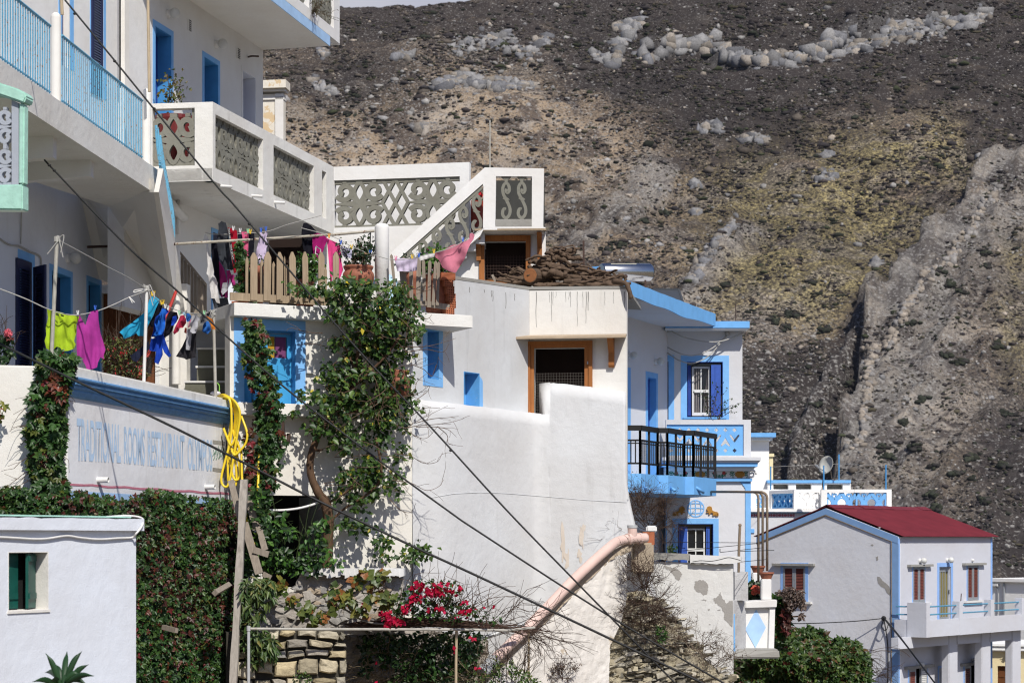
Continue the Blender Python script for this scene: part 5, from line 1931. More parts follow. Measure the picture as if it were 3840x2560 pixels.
 for (u,L_,w_) in ((2011,132,2.0),(2060,40,1.2),(2068,112,1.5),(2074,50,1.4),(2085,22,1.0),(2122,38,1.3),(2134,30,1.2),(2140,58,1.3),(2165,130,1.5),(2186,60,1.2),(2198,118,1.8),(2206,70,2.6),(2268,50,1.2),(2342,60,2.0),(2300,44,1.1)):
  mb=MB()
  pts=[]
  for j in range(6):
   f=j/5
   pts.append(PE.sz(u+random.uniform(-1.4,1.4)*(j>0),1094+L_*f))
  ww=[w_*YC1/F*1.3*(1-.5*j/5) for j in range(6)]
  mb.ribbon(lambda x,y,o:PE.at(x,y,o),pts,ww,.001,.004)
  obj('rain_stain',mb,stain,h)
 for (u,L_) in ((1760,20),(1842,24),(1848,40),(1897,60),(1930,26),(1816,12)):
  mb=MB()
  pts=[PC.sz(u+random.uniform(-1,1),1068+(u-1700)*.145+L_*j/5) for j in range(6)]
  mb.ribbon(lambda x,y,o:PC.at(x,y,o),pts,.02,.001,.004)
  obj('rain_stain',mb,stain,h)
 fr=MB()
 o_=opening(PE,1978,1281,2222,1600)
 o2=opening(PE,1989,1292,2208,1600)
 o3=win
 fr.prism(PE,[(p[0],p[1]) for p in o_],[[(p[0],p[1]+(.02 if i>1 else 0)) for i,p in enumerate(o2)]],-.05,.06)
 f_=obj('window_frame',fr,M_WOODF,h)
 fr=MB()
 fr.prism(PE,[(o2[0][0]+.002,o2[0][1]-.002),(o2[1][0]-.002,o2[1][1]-.002),(o2[2][0]-.002,o2[2][1]+.02),(o2[3][0]+.002,o2[3][1]+.02)],[[(o3[0][0],o3[0][1]),(o3[1][0],o3[1][1]),(o3[2][0],o3[2][1]),(o3[3][0],o3[3][1])]],-.08,.02)
 s_=obj('casement',fr,M_WOODF,f_)
 mb=MB()
 mb.bar(PE.at(XE(2204),zE(1355),.03),PE.at(XE(2204),zE(1366),.03),.03,.03)
 obj('latch',mb,M_ALU,f_)
 mb=MB()
 mb.prism(PE,[(x-(.4 if i in (0,3) else -.4),y+(.6 if i<2 else -.3)) for i,(x,y) in enumerate(win)],[],-1.1,-1.05)
 obj('dark_interior',mb,M_BROWNIN,h)
 mb=MB()
 mesh_screen(mb,PE,win[0][0],win[1][0],win[2][1]+.1,win[0][1]-.62,-.06,.07,.0025)
 obj('mesh_screen',mb,paint('wire_mesh',(.14,.12,.10),.6),h)
 a0,a1=PE.sz(1975,1251),PE.sz(2350,1251)
 mb=MB()
 e0=PE.at(a0[0]-.10,a1[1],.003)
 top=[e0,PE.at(a1[0]-.002,a1[1],.003),PE.at(a1[0]+.03,a1[1]-.10,.60),PE.at(a0[0]-.22,a1[1]-.10,.60)]
 mb.hexa(top+[p+V(0,0,-.06) for p in top])
 aw=obj('wooden_awning',mb,wood('awning_board',(.50,.40,.29),(.36,.27,.18),(2,14,14)),h,bevel=.006)
 for u0 in (2000,2294):
  mb=MB()
  c=XE(u0)
  zz=a1[1]-.066
  pts=[(0.002,zz-.74),(0.002,zz-.01),(.52,zz-.085),(.46,zz-.16),(.15,zz-.42),(.13,zz-.72),(.09,zz-.78)]
  L_=[PE.at(c-.07,p[1],p[0]) for p in pts]
  R_=[PE.at(c+.07,p[1],p[0]) for p in pts]
  n=len(pts)
  tr=tessellate_polygon([[V(p[0],p[1],0) for p in pts]])
  mb.add(L_+R_,[tuple(i) for i in tr]+[tuple(n+j for j in i) for i in tr]+[(i,(i+1)% n,n+(i+1)% n,n+i) for i in range(n)])
  if u0>2200:
   obj('awning_bracket',mb,M_WOODF,aw)
 plan=[P(1546,HZ,YR1-.02),PC.at(XC(1640),0,.30),PC.at(XC(1800),0,.30),PC.at(XC(1930),0,.30),PE.at(XE(2030),0,.36),PE.at(XE(2120),0,.34),PE.at(XE(2250),0,.32),PE.at(XE(2352),0,.26)]
 plan=[V(p.x,p.y,0) for p in plan]
 cp=cat(plan,8)
 tops=[(1546,1494),(1594,1500),(1740,1517),(1893,1535),(1975,1545),(2063,1555),(2064,1434),(2150,1443),(2250,1455),(2348,1469),(2352,1472)]
 tu,tv=[a for a,b in tops],[b for a,b in tops]
 pr=[]
 for p in cp:
  u=CX+F*p.x/p.y
  pr.append((u,p))
 i=next(k for k,(u,p) in enumerate(pr) if u>2063.5)
 (u0,p0),(u1,p1)=pr[i-1],pr[i]
 f_=(2063.5-u0)/(u1-u0)
 pm=p0.lerp(p1,f_)
 rows=[]
 for k,(u,p) in enumerate(pr):
  if k==i:
   rows.append((pm,1555.0))
   rows.append((pm+(p1-p0)*.0005,1434.0))
  rows.append((p,np.interp(u,tu,tv)))
 mb=MB()
 vs,fs=[],[]
 back=V(-.28,.40,0)
 NZ=26
 for p,tv_ in rows:
  zt_=(HZ-tv_)/F*p.y+random.uniform(-.008,.008)
  for j in range(NZ):
   zz=zt_+(-4.4-zt_)*j/(NZ-1)
   bulge=.10*max(0,(1.5-zz))**1.1*.18
   outw=V(.55,-.8,0)*bulge
   u_=CX+F*p.x/p.y
   if u_>2240:
    outw += V(.17*max(0,1.6-zz)**1.35*(u_-2240)/112,0,0)
   vs.append(V(p.x,p.y,zz)+outw)
  vs.append(V(p.x,p.y,zt_)+back)
  vs.append(V(p.x,p.y,-4.4)+back)
 K=NZ+2
 for a in range(len(rows)-1):
  for j in range(NZ-1):
   fs.append((a*K+j,(a+1)*K+j,(a+1)*K+j+1,a*K+j+1))
  fs.append((a*K,a*K+NZ,(a+1)*K+NZ,(a+1)*K))
  fs.append((a*K+NZ,a*K+NZ+1,(a+1)*K+NZ+1,(a+1)*K+NZ))
 e=(len(rows)-1)*K
 fs.append(tuple(e+j for j in range(NZ))+(e+NZ+1,e+NZ))
 mb.add(vs,fs)
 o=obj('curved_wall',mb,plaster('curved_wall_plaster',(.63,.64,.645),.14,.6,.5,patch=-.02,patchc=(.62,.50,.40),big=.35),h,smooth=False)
 for pgon in o.data.polygons:
  pgon.use_smooth=abs(pgon.normal.z)<.3
 mb=MB()
 pts=[]
 for k,(u,p) in enumerate(pr):
  if u>1600:
   v=np.interp(u,[1600,1700,1800,1900,2060,2200,2340],[1868,1850,1845,1849,1862,1874,1882])
   q=P(u,v,p.y)
   bulge=.10*max(0,(1.5-q.z))**1.1*.18
   pts.append(q+V(.55,-.8,0)*(bulge+.004))
 mb.tube(pts,.008,5)
 obj('plaster_seam',mb,M_GREYC,h,smooth=True)
 for cu,cv,ru,rv,sd in ((2110,2050,12,60,1),(2128,2095,16,36,2),(2180,2020,8,40,3),(2170,2085,10,20,4),(2186,1978,7,14,5)):
  mb=MB()
  y=[p.y for u,p in pr if u>cu][0]
  b=blob(cu,cv,ru,rv,24,.55,sd)
  q=[P(u,v,y) for u,v in b]
  q=[p+V(.55,-.8,0)*(.018*max(0,1.5-p.z)**1.1+.002) for p in q]
  m=len(q)
  tr=tessellate_polygon([[V(p.x,p.z,0) for p in q]])
  q2=[p+V(0,.1,0) for p in q]
  mb.add(q+q2,[tuple(t) for t in tr]+[(i,(i+1)% m,m+(i+1)% m,m+i) for i in range(m)])
  obj('peeled_patch',mb,plaster('peeled_pinkish',(.61,.54,.46),.2,.3),h)
 return h,pr
rest,F_PLAN=build_restaurant()
def yF(u):
 us=[a for a,b in F_PLAN]
 ys=[b.y for a,b in F_PLAN]
 return float(np.interp(u,us,ys))
def build_terrace_items():
 zt=PR_.sz(943,1143)[1]          # terrace floor height
 def Yat(u,off):                   # distance for objects standing 'off' behind the slab edge
  return PR_.pt(u,1140,.25-off).y
 bl=MB()
 holes=MB()
 f=thing('picket_fence','weathered picket fence with pointed boards along the upper terrace edge','fence',PR_.pt(980,1125,.2))
 PFN=Pl(864,PR_.pt(864,1100,.22).y,1290,PR_.pt(1290,1100,.22).y)
 for u0,u1,vt,vb in ((939,965,948,1124),(989,1015,945,1126),(1037,1061,946,1127),(1087,1111,945,1127),(1136,1157,945,1128),(1194,1217,945,1130),(1249,1271,945,1132)):
  mb=MB()
  a,b=PFN.sz(u0,vb,.03),PFN.sz(u1,vt,.03)
  m=(a[0]+b[0])/2+random.uniform(-.01,.01)
  sh=b[1]-.13+random.uniform(-.02,.02)
  t_=random.uniform(-.015,.015)
  mb.prism(PFN,[(a[0],a[1]),(b[0],a[1]),(b[0]+t_,sh),(m+t_+.02,b[1]),(m+t_-.02,b[1]),(a[0]+t_,sh)],[],.0,.03)
  obj('picket',mb,M_PICKET,f)
 for u0,u1,vt in ((1021,1032,980),(1072,1083,993),(921,932,962),(977,988,973),(1066,1070,960),(1218,1226,1000)):
  mb=MB()
  a,b=PFN.sz(u0,1124,-.18),PFN.sz(u1,vt,-.18)
  m=(a[0]+b[0])/2
  mb.prism(PFN,[(a[0],a[1]),(b[0],a[1]),(b[0],b[1]-.08),(m,b[1]),(a[0],b[1]-.08)],[],-.21,-.18)
  obj('picket',mb,M_PICKET,f)
 mb=MB()
 a,b=PFN.sz(864,1125,0),PFN.sz(1285,1100,0)
 mb.prism(PFN,[(a[0],a[1]),(b[0],a[1]),(b[0],a[1]+.17),(a[0],a[1]+.17)],[],-.05,-.004)
 obj('rail',mb,M_PICKET,f)
 f=thing('picket_fence','narrow grey pickets leaning unevenly before the clay pots beside the brick pile','fence',PR_.pt(1560,1150,.2))
 for u0,ub,vt,vb,w in ((1468,1484,952,1110,11),(1513,1520,961,1118,14),(1541,1543,963,1122,14),(1571,1568,966,1126,17),(1588,1592,972,1128,12),(1612,1608,975,1152,12),(1634,1624,976,1144,11),(1645,1640,980,1144,11),(1503,1512,1000,1112,12)):
  mb=MB()
  y=Yat(u0,.05)-.02
  p,q=P(ub,vb,y),P(u0,vt+8,y)
  ww=w/F*y
  mb.bar(p,q,ww,.03,up=(0,-1,0))
  t=P(u0,vt,y)
  x=V(ww/2,0,0)
  d=V(0,.015,0)
  mb.add([q-x-d,q+x-d,t-d,q-x+d,q+x+d,t+d],[(0,1,2),(3,5,4),(0,2,5,3),(1,4,5,2)])
  obj('picket',mb,M_GREYWD,f)
 mb=MB()
 mb.bar(P(1480,1133,Yat(1480,.1)),P(1600,1138,Yat(1600,.1)),.10,.04,up=(0,-1,0))
 obj('rail',mb,M_GREYWD,f)
 mb=MB()
 mb.bar(P(1590,1138,Yat(1590,.12)),P(1684,1152,Yat(1684,.12)),.13,.04,up=(0,-1,0))
 obj('rail',mb,M_GREYWD,f)
 PB=Pl(1640,Yat(1640,.1),1720,Yat(1720,.1))
 def brick(u0,v0,u1,v1,kind,d=.3,off=0):
  mb=MB()
  a,b=PB.sz(u0,v1,off),PB.sz(u1,v0,off)
  hl=[]
  nx,nz=(4,3) if kind=='h' else (1,1)
  if kind=='h':
   for i in range(nx):
    for j in range(nz):
     w_,h_=(b[0]-a[0])/nx,(b[1]-a[1])/nz
     hl.append([(a[0]+w_*(i+.22),a[1]+h_*(j+.22)),(a[0]+w_*(i+.78),a[1]+h_*(j+.22)),(a[0]+w_*(i+.78),a[1]+h_*(j+.78)),(a[0]+w_*(i+.22),a[1]+h_*(j+.78))])
  mb.prism(PB,[a,(b[0],a[1]),b,(a[0],b[1])],hl,off-d,off)
  if kind != 'h':
   for j in range(6):
    zz=a[1]+(b[1]-a[1])*(j+.3)/6
    mb.prism(PB,[(a[0]+.004,zz),(b[0]-.004,zz),(b[0]-.004,zz+(b[1]-a[1])*.08),(a[0]+.004,zz+(b[1]-a[1])*.08)],[],off,off+.008)
  o=obj('hollow_brick',mb,M_BRICK)
  if kind=='h':
   m2=MB()
   m2.prism(PB,[(a[0]+.006,a[1]+.006),(b[0]-.006,a[1]+.006),(b[0]-.006,b[1]-.006),(a[0]+.006,b[1]-.006)],[],off-d*.7,off-.06)
   obj('brick_cavity',m2,M_DARK,o)
  return tag(o,'red hollow clay brick in the stack beside the leaning pickets','brick','hollow bricks stacked at the terrace corner')
 for b_ in ((1655,1024,1708,1048,'r'),(1668,1049,1700,1072,'h'),(1676,1073,1704,1100,'h'),(1683,1101,1709,1128,'h'),(1688,1129,1710,1154,'h'),(1674,1155,1704,1178,'h')):
  brick(*b_)
 for k,(u0,u1) in enumerate(((868,930),(1240,1290),(1110,1172),(1300,1362),(1388,1450))):
  mb=MB()
  y=Yat(u0,.30)
  mb.box(P(u0,1146,y),V((u1-u0)/F*y,0,0),V(0,.2,0),V(0,0,.10))
  o=obj('clay_brick',mb,M_BRICK)
  tag(o,'flat red brick lying under the picket fence rail on the terrace edge','brick','bricks lying along the terrace edge')
 def pot(u0,u1,v0,v1,off,label,prof,mat=M_TERRA,nm='clay_pot',group=None,v1fix=False):
  y=Yat((u0+u1)/2,off)
  if not v1fix:
   v1=HZ-F*(zt+.004)/y
  c=P((u0+u1)/2,v1,y)
  r=(u1-u0)/2/F*y
  hgt=(v1-v0)/F*y
  t=thing(nm,label,'flower pot',c,group)
  mb=MB()
  mb.lathe(c,[(r*a,hgt*b) for a,b in prof],24)
  obj('body',mb,mat,t,smooth=True)
  mb=MB()
  mb.lathe(c,[(r*prof[-1][0]*.88,hgt*.93),(r*prof[-1][0]*.88,hgt*.985)],18)
  obj('soil',mb,paint('soil',(.05,.035,.025),1,.3,20),t)
  return t,c,r,hgt
 jar=[(.62,0),(.80,.14),(.82,.16),(.80,.19),(.94,.38),(1.0,.55),(.96,.72),(.84,.82),(.86,.86),(.93,.93),(.95,1.0),(.86,1.0)]
 cyl=[(.86,0),(.90,.3),(.92,.80),(1.0,.82),(1.0,1.0),(.92,1.0)]
 P2=pot(1284,1404,999,1092,.45,'big round terracotta jar with moulded rim between the pink clothes and white column',jar,nm='clay_pot',v1fix=True)
 P1=pot(890,992,1000,1104,.75,'wide straight terracotta planter behind the first fence pickets',cyl)
 P5=pot(1108,1180,1050,1118,.55,'terracotta pot with white flowers half hidden by the vine top',cyl)
 P3=pot(1520,1572,1018,1110,.85,'dark terracotta pot behind the narrow grey pickets',cyl)
 P4=pot(1588,1682,1030,1140,.55,'embossed terracotta jar behind the last leaning pickets near the bricks',jar)
 def potplant(c,r,h,n,spread,up,pal,label,size=.07,flowers=None,nm='potted_plant'):
  t=thing(nm,label,'plant',c+V(0,0,h))
  A,B,RA,RB=[],[],[],[]
  tips=[]
  for i in range(n):
   p=c+V(random.gauss(0,r*.35),random.gauss(0,r*.35),h*.95)
   e=grow(p,V(random.gauss(0,spread),random.gauss(0,spread),1),up*random.uniform(.5,1),.012,1,A,B,RA,RB,.5,2,3,0)
  segs('stem',A,B,np.array(RA),np.array(RB),M_TWIG,t)
  pts=np.repeat(np.array(B),3,0)+RNG.normal(0,.04,(len(B)*3,3))
  leaves('leaves',pts,(0,-.6,.6),size,pal,t,jit=.8,width=.7)
  if flowers:
   ids=RNG.choice(len(B),flowers[0],replace=True)
   leaves('flowers',np.array(B)[ids]+RNG.normal(0,.03,(flowers[0],3)),(0,-.8,.4),flowers[1],flowers[2],t,jit=.9,width=1,mat=M_PETAL)
  return t
 potplant(P2[1],P2[2],P2[3],12,.5,.55,PAL_DARK,'dark leafy plant with browned flower heads in the big round jar',.08,(26,.09,[(.25,.17,.10,3),(.3,.25,.2,2)]))
 potplant(P5[1],P5[2],P5[3],12,.5,.55,PAL_BRIGHT,'green plant with white flowers behind the pickets under the black trousers',.10,(26,.10,[(.75,.75,.72,1)]))
 potplant(P3[1],P3[2],P3[3],8,.5,.4,PAL_DARK,'low dark plant in the narrow pot behind the grey pickets',.08)
 potplant(P4[1],P4[2],P4[3],14,.6,.55,PAL_BRIGHT,'leafy green plant with pink buds growing from the embossed jar',.10,(10,.07,[(.5,.10,.15,1)]))
 potplant(P1[1],P1[2],P1[3],7,.5,.25,PAL_DARK,'sparse plant in the wide straight planter',.07)
 y=Yat(1344,.45)
 mb=MB()
 c=P(1344,1093,y)
 mb.box(V(c.x-.42,c.y-.35,zt+.002),V(.84,0,0),V(0,.7,0),V(0,0,c.z-zt-.004))
 o=obj('plinth',mb,M_WARM)
 tag(o,'low white plinth under the big round terracotta jar','plinth')
 mb=MB()
 y=Yat(1440,1.6)
 c=P(1440,HZ-F*(zt+.003)/y,y)
 k=y/F
 mb.lathe(c,[(48*k,0),(62*k,24*k),(66*k,70*k),(62*k,112*k),(48*k,146*k),(26*k,166*k),(8*k,172*k)],28)
 o=obj('water_barrel',mb,M_WBLUE,smooth=True)
 tag(o,'rounded powder blue plastic water tank standing behind the white column','water tank')
 mb=MB()
 y=Yat(1432,.45)
 c=P(1432,HZ-F*(zt+.003)/y,y)
 k=y/F
 hc=(HZ-838)/F*y-c.z
 mb.lathe(c,[(27*k,0),(27*k,hc-18*k),(26*k,hc-9*k),(20*k,hc-3*k),(8*k,hc)],28)
 o=obj('terrace_column',mb,M_WHITE,smooth=True)
 tag(o,'round white column on the terrace edge holding the end of the long pole','column')
 mb=MB()
 mb.tube([P(328,926,45.0),P(620,917,44.6),P(660,914.5,44.5)],.03,8)
 pa=obj('rusty_end',mb,M_RUST,None)
 mb=MB()
 mb.tube([P(656,915,44.5),P(1000,895,y-.2),P(1250,880,y-.15),P(1404,866,y-.1)],.031,8)
 o=obj('clothesline_pole',mb,M_RUSTP)
 tag(o,'long pale metal pole with a rusty end spanning from house wall to white column','pole')
 pa.parent=o
 pa.location=pa.location-o.location
 mb=MB()
 mb.tube([P(1390,868,y-.1),P(1388,935,y-.1),P(1389,1060,y-.1)],.012,5)
 mb.ball(P(1389,936,y-.1),.03,8,6)
 o=obj('hanging_wire',mb,M_CABLE)
 tag(o,'dark wire with a knob hanging from the pole beside the column','wire')
 b=thing('board_railing','slanting railing of old grey vertical boards beside the blue stair rail','railing',P(720,1180,46.4))
 for i in range(8):
  u=678+i*12.4
  v=948+(u-676)*1.2
  mb=MB()
  p0,p1=P(u+5,v+10,46.6),P(u+5,1160+(u-676)*.32,46.6)
  mb.bar(p1,p0,11/F*46.6,.03,up=(0,-1,0))
  obj('board',mb,M_GREYWD,b)
 mb=MB()
 mb.bar(P(674,946,46.5),P(772,1066,46.5),.10,.05)
 obj('top_rail',mb,M_GREYWD,b)
 mb=MB()
 mb.bar(P(752,1190,46.55),P(752,1050,46.55),.14,.05,up=(0,-1,0))
 mb.bar(P(700,1160,46.52),P(772,1230,46.52),.10,.05)
 obj('end_board',mb,M_GREYWD,b)
 s=thing('garden_steps','short flight of mossy concrete steps with white side wall behind the washing','steps',P(780,1490,46.5))
 mb=MB()
 mb.box(P(676,1500,46.9),V(1.2,0,0),V(0,.2,0),V(0,0,(1500-1245)/F*46.9))
 mb.box(P(800,1500,47.6),V(.5,0,0),V(0,.2,0),V(0,0,(1500-1060)/F*47.6))
 obj('side_wall',mb,M_COOL,s)
 moss=plaster('mossy_concrete',(.17,.17,.13),.3,.6,.5,dirt=(.08,.08,.06))
 for k,(u0,v,y) in enumerate(((694,1427,45.6),(738,1371,46.0),(742,1303,46.4))):
  mb=MB()
  w=(856-u0)/F*y
  mb.box(P(u0,1510,y),V(w,0,0),V(0,1.2,0),V(0,0,(1510-v)/F*y-.05))
  st=obj('step',mb,moss,s)
  mb=MB()
  mb.box(P(u0-4,v,y)+V(0,-.03,-.048),V(w+.05,0,0),V(0,1.2,0),V(0,0,.045))
  obj('tread',mb,M_OLD,st)
 mb=MB()
 mb.bar(P(856,1500,45.2),P(858,1190,45.2),.10,.12,up=(0,-1,0))
 obj('corner_post',mb,M_OLD,s)
build_terrace_items()
def build_logs():
 zt=PE.sz(2200,1086)[1]+.075
 rnd=random.Random(5)
 lay=[  # u0, v0, u1, v1, r, y offset
  (1850,1040,1990,1072,.055,.5),(1858,1052,2060,1072,.05,.3),(1900,1035,2120,1070,.07,.6),(1960,1066,2140,1072,.07,.2),(2050,1070,2240,1066,.075,.2),(2120,1060,2330,1068,.085,.25),
  (2190,1050,2350,1062,.07,.4),(1912,1018,2010,1025,.075,.9),(1960,1052,2080,1056,.08,.7),(2010,1048,2160,1040,.09,.5),(2080,1030,2260,1046,.10,.6),(2150,1020,2330,1052,.085,.7),(2230,1042,2348,1040,.075,.9),
  (1970,1028,2050,1045,.085,.5),(1920,1008,2000,1040,.06,.8),(1985,1000,2090,1020,.08,.8),(2020,1008,2150,1010,.10,.9),(2100,1008,2240,1030,.085,1.0),(2040,1030,2130,1022,.10,.35),(2170,1003,2300,1040,.06,1.1),
  (1983,988,2060,972,.075,.7),(2000,975,2120,1000,.085,.9),(2060,985,2200,1008,.07,1.0),(2120,990,2260,1030,.055,.7),(2050,962,2130,975,.10,1.0),(2060,955,2160,962,.07,1.2),(2070,945,2165,948,.08,1.1),(2085,938,2180,938,.05,1.2),(2100,964,2180,966,.07,.9),(2200,1015,2320,1026,.05,.6),(2250,1056,2352,1050,.05,.5)]
 lay += [(u0+rnd.uniform(-30,60),v0-rnd.uniform(2,16),u1-rnd.uniform(-20,80),v1-rnd.uniform(0,18),r*rnd.uniform(.3,.6),off-rnd.uniform(-.1,.3)) for (u0,v0,u1,v1,r,off) in lay]
 for i,(u0,v0,u1,v1,r,off) in enumerate(lay):
  u1=min(u1,2350)
  y0=YC1+off+rnd.uniform(-.1,.1)
  y1=YC1+off+rnd.uniform(-.25,.35)
  n=7
  a,b=P(u0,v0,y0),P(u1,v1,y1)
  pts=[]
  for k in range(n):
   t=k/(n-1)
   p=a.lerp(b,t)
   p += V(rnd.gauss(0,.03),rnd.gauss(0,.06),rnd.gauss(0,.03))
   p.z=max(p.z,zt+r*.8)
   pts.append(p)
  pth=cat(pts,4)
  rr=[r*.85*(.55+.45*math.sin(.35+2.5*k/len(pth)))*(1+.4*noise.noise(Vector((k*.45,i*3.1,0)))) for k in range(len(pth))]
  mb=MB()
  mb.tube(pth,rr,9)
  mb.v=[tuple(Vector(v)+Vector(v).normalized()*0+V(*[noise.noise(Vector(v)*13+Vector((i,j,0)))*r*.28 for j in range(3)])) for v in mb.v]
  o=obj('driftwood_log',mb,M_DRIFT,smooth=True)
  tag(o,'twisted brown firewood branch in the pile heaped on the flat roof','firewood','firewood branches piled on the roof')
 mb=MB()
 a,b=P(1988,1032,YC1+.02),P(2030,1040,YC1+.75)
 mb.tube([a,a.lerp(b,.5),b],[.19,.20,.17],16)
 t=obj('sawn_stump',mb,M_DRIFT,smooth=False)
 tag(t,'thick stump with reddish sawn face at the left of the firewood pile','firewood')
 mb=MB()
 d=(a-b).normalized()
 mb.lathe(a+d*.001,[(.175,0),(.17,.006)],16,d)
 obj('sawn_face',mb,wood('sawn_face',(.36,.15,.06),(.22,.09,.04),(9,9,9)),t)
 mb=MB()
 pts=cat([P(2300,1055,YC1-.1),P(2345,1062,YC1-.45),P(2358,1085,YC1-.55),P(2368,1120,YC1-.55)],5)
 mb.tube(pts,[.07-.02*i/len(pts) for i in range(len(pts))],8)
 o=obj('hanging_branch',mb,M_DRIFT,smooth=True)
 tag(o,'gnarled branch hanging down over the right edge of the flat roof','firewood')
 mb=MB()
 mb.bar(P(1846,1030,YC1+.3),P(1858,1056,YC1+.3),.06,.03)
 o=obj('split_stick',mb,M_GREYWD)
 tag(o,'short pale split stick at the left foot of the firewood pile','firewood')
 mb=MB()
 mb.bar(P(2189,998,YC1+1.2),P(2188,903,YC1+1.2),.05,.05,up=(0,-1,0))
 o=obj('roof_iron',mb,M_RUST)
 tag(o,'thin dark iron rod standing up behind the firewood pile','rod')
build_logs()
# ------------------------------------------------------------------ right: blue house, terrace house, red-roofed house
def build_blue_house():
 PW2=Pl(2349,58.0,2503,vp=5200)
 YH=PW2.Y(2503)
 PH=Pl(2503,YH,2784,YH)
 PFA=Pl(2351,60.5*(2680-4900)/(2351-4900),2680,60.5)
 PBP=Pl(2497,YH-1.1,2816,YH-1.1)        # balcony parapet plane
 PLO=Pl(2497,YH-1.0,2816,YH-1.0)        # lower storey wall
 h=thing('blue_trimmed_house','white house with sky blue roof slab, cobalt shutters, lion reliefs and a black railing','house',PLO.pt(2650,2300))
 X2=lambda u:PW2.sz(u,0)[0]
 XH=lambda u:PH.sz(u,0)[0]
 zH=lambda v:PH.sz(2600,v)[1]
 ztop=zH(1229)
 dR=opening(PW2,2428,1412,2460,1800)
 dL=opening(PW2,2330,1405,2353,1800)
 mb=MB()
 mb.prism(PW2,[(X2(2300),-5),(X2(2503),-5),(X2(2503),ztop),(X2(2300),ztop)],[dR,dL],-.3,0)
 obj('wing_wall',mb,plaster('lilac_white_plaster',(.66,.67,.70),.06,.1),h)
 mb=MB()
 for d,w in ((dR,.16),(dL,.26)):
  trim_frame(mb,PW2,d,w)
 obj('door_surrounds',mb,M_TRIM,h)
 for d in (dR,dL):
  mb=MB()
  reveal(mb,PW2,d,.26,.012)
  obj('door_reveal',mb,M_LBLUE,h)
  (a,z1),(b,_),(_,z0),_=d
  plank_door(PW2,[(a+.015,z1-.015),(b-.015,z1-.015),(b-.015,z0),(a+.015,z0)],.25,h,M_SHUT,panels=1,handle=False)
 wall_lamp(2356,1332,PW2,h,.11)
 wall_lamp(2456,1355,PW2,h,.12)
 win=opening(PH,2576,1356,2711,1564)
 mb=MB()
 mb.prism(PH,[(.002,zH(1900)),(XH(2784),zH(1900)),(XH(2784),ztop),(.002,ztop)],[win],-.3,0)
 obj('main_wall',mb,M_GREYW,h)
 mb=MB()
 mb.box(PH.at(XH(2784),zH(1900),-.301),PH.e*-.3,PH.n*-7,V(0,0,ztop-zH(1900)))
 obj('side_wall',mb,M_GREYW,h)
 mb=MB()
 trim_frame(mb,PH,win,XH(2734)-XH(2711),-.02,.012,True)
 o2=opening(PH,2503,1355,2506,1571)
 mb.prism(PH,[(XH(2507),zH(1573)),(XH(2528),zH(1573)),(XH(2528),zH(1331)),(XH(2503.5),zH(1331)),(XH(2503.5),zH(1355)),(XH(2507),zH(1355))],[],.001,.012)
 obj('window_surround',mb,M_TRIM,h)
 mb=MB()
 mb.prism(PH,[(XH(2503.5),zH(1573)),(XH(2506.5),zH(1573)),(XH(2506.5),zH(1356)),(XH(2503.5),zH(1356))],[],.001,.006)
 obj('door',mb,M_NAVY,h)
 def shutter_window(pl,box,par,fold_l=.16,wl=.34,curtain=True,wf=.05):
  (a,z1),(b,_),(_,z0),_=box
  mb=MB()
  reveal(mb,pl,box,.28,.01)
  rv=obj('window_reveal',mb,M_SHUT,par)
  w=b-a
  x0,x1=a+w*fold_l,b-w*wl
  fr=MB()
  mx=(x0+x1)/2
  fr.prism(pl,[(x0,z0+.06),(x1,z0+.06),(x1,z1-.14),(x0,z1-.14)],
     [[(x0+wf,z0+.06+wf*2),(mx-wf*.35,z0+.06+wf*2),(mx-wf*.35,z1-.14-wf),(x0+wf,z1-.14-wf)],
     [(mx+wf*.35,z0+.06+wf*2),(x1-wf,z0+.06+wf*2),(x1-wf,z1-.14-wf),(mx+wf*.35,z1-.14-wf)]],-.24,-.19)
  zm=z0+(z1-z0)*.48
  fr.prism(pl,[(x0+wf+.002,zm-.045),(x1-wf-.002,zm-.045),(x1-wf-.002,zm+.045),(x0+wf+.002,zm+.045)],[],-.23,-.186)
  f_=obj('window_frame',fr,M_WFRAME,par)
  mb=MB()
  mb.prism(pl,[(a+.012,z0+.012),(b-.012,z0+.012),(b-.012,z1-.012),(a+.012,z1-.012)],[],-.275,-.26)
  obj('pane',mb,M_GLASS,f_)
  if curtain:
   mb=MB()
   for q0,q1,t0,t1 in ((x0+.05,mx-.02,x0+.05,mx+.02),(x1-.22,x1-.05,x1-.07,x1-.05)):
    n=14
    vs=[]
    for i in range(n+1):
     f=i/n
     o=-.255+.02*math.sin(f*22)
     vs += [pl.at(q0+(q1-q0)*f,z0+.1,o),pl.at(t0+(t1-t0)*f,z1-.2,o)]
    mb.add(vs,[(2*i,2*i+2,2*i+3,2*i+1) for i in range(n)])
   obj('curtain',mb,cloth_mat('net_curtain',(.38,.35,.34)),f_)
  return (a,b,z0,z1,x0,x1,rv)
 (a,b,z0,z1,x0,x1,rv)=shutter_window(PH,win,h)
 mb=MB()   # folded left leaf and half-open right leaf
 p=PH.at(a+.03,z0+.05,.0)
 mb.hexa([p,PH.at(x0-.03,z0+.05,-.20),PH.at(x0-.03,z1-.1,-.20),PH.at(a+.03,z1-.1,.0)]+[q+V(.0,.05,0) for q in (p,PH.at(x0-.03,z0+.05,-.20),PH.at(x0-.03,z1-.1,-.20),PH.at(a+.03,z1-.1,.0))])
 obj('shutter',mb,M_DBLUE,h)
 mb=MB()
 s0,s1=x1+.02,b-.06
 mb.prism(PH,[(s0,z0+.05),(s1,z0+.05),(s1,z1-.09),(s0,z1-.09)],[],-.10,-.05)
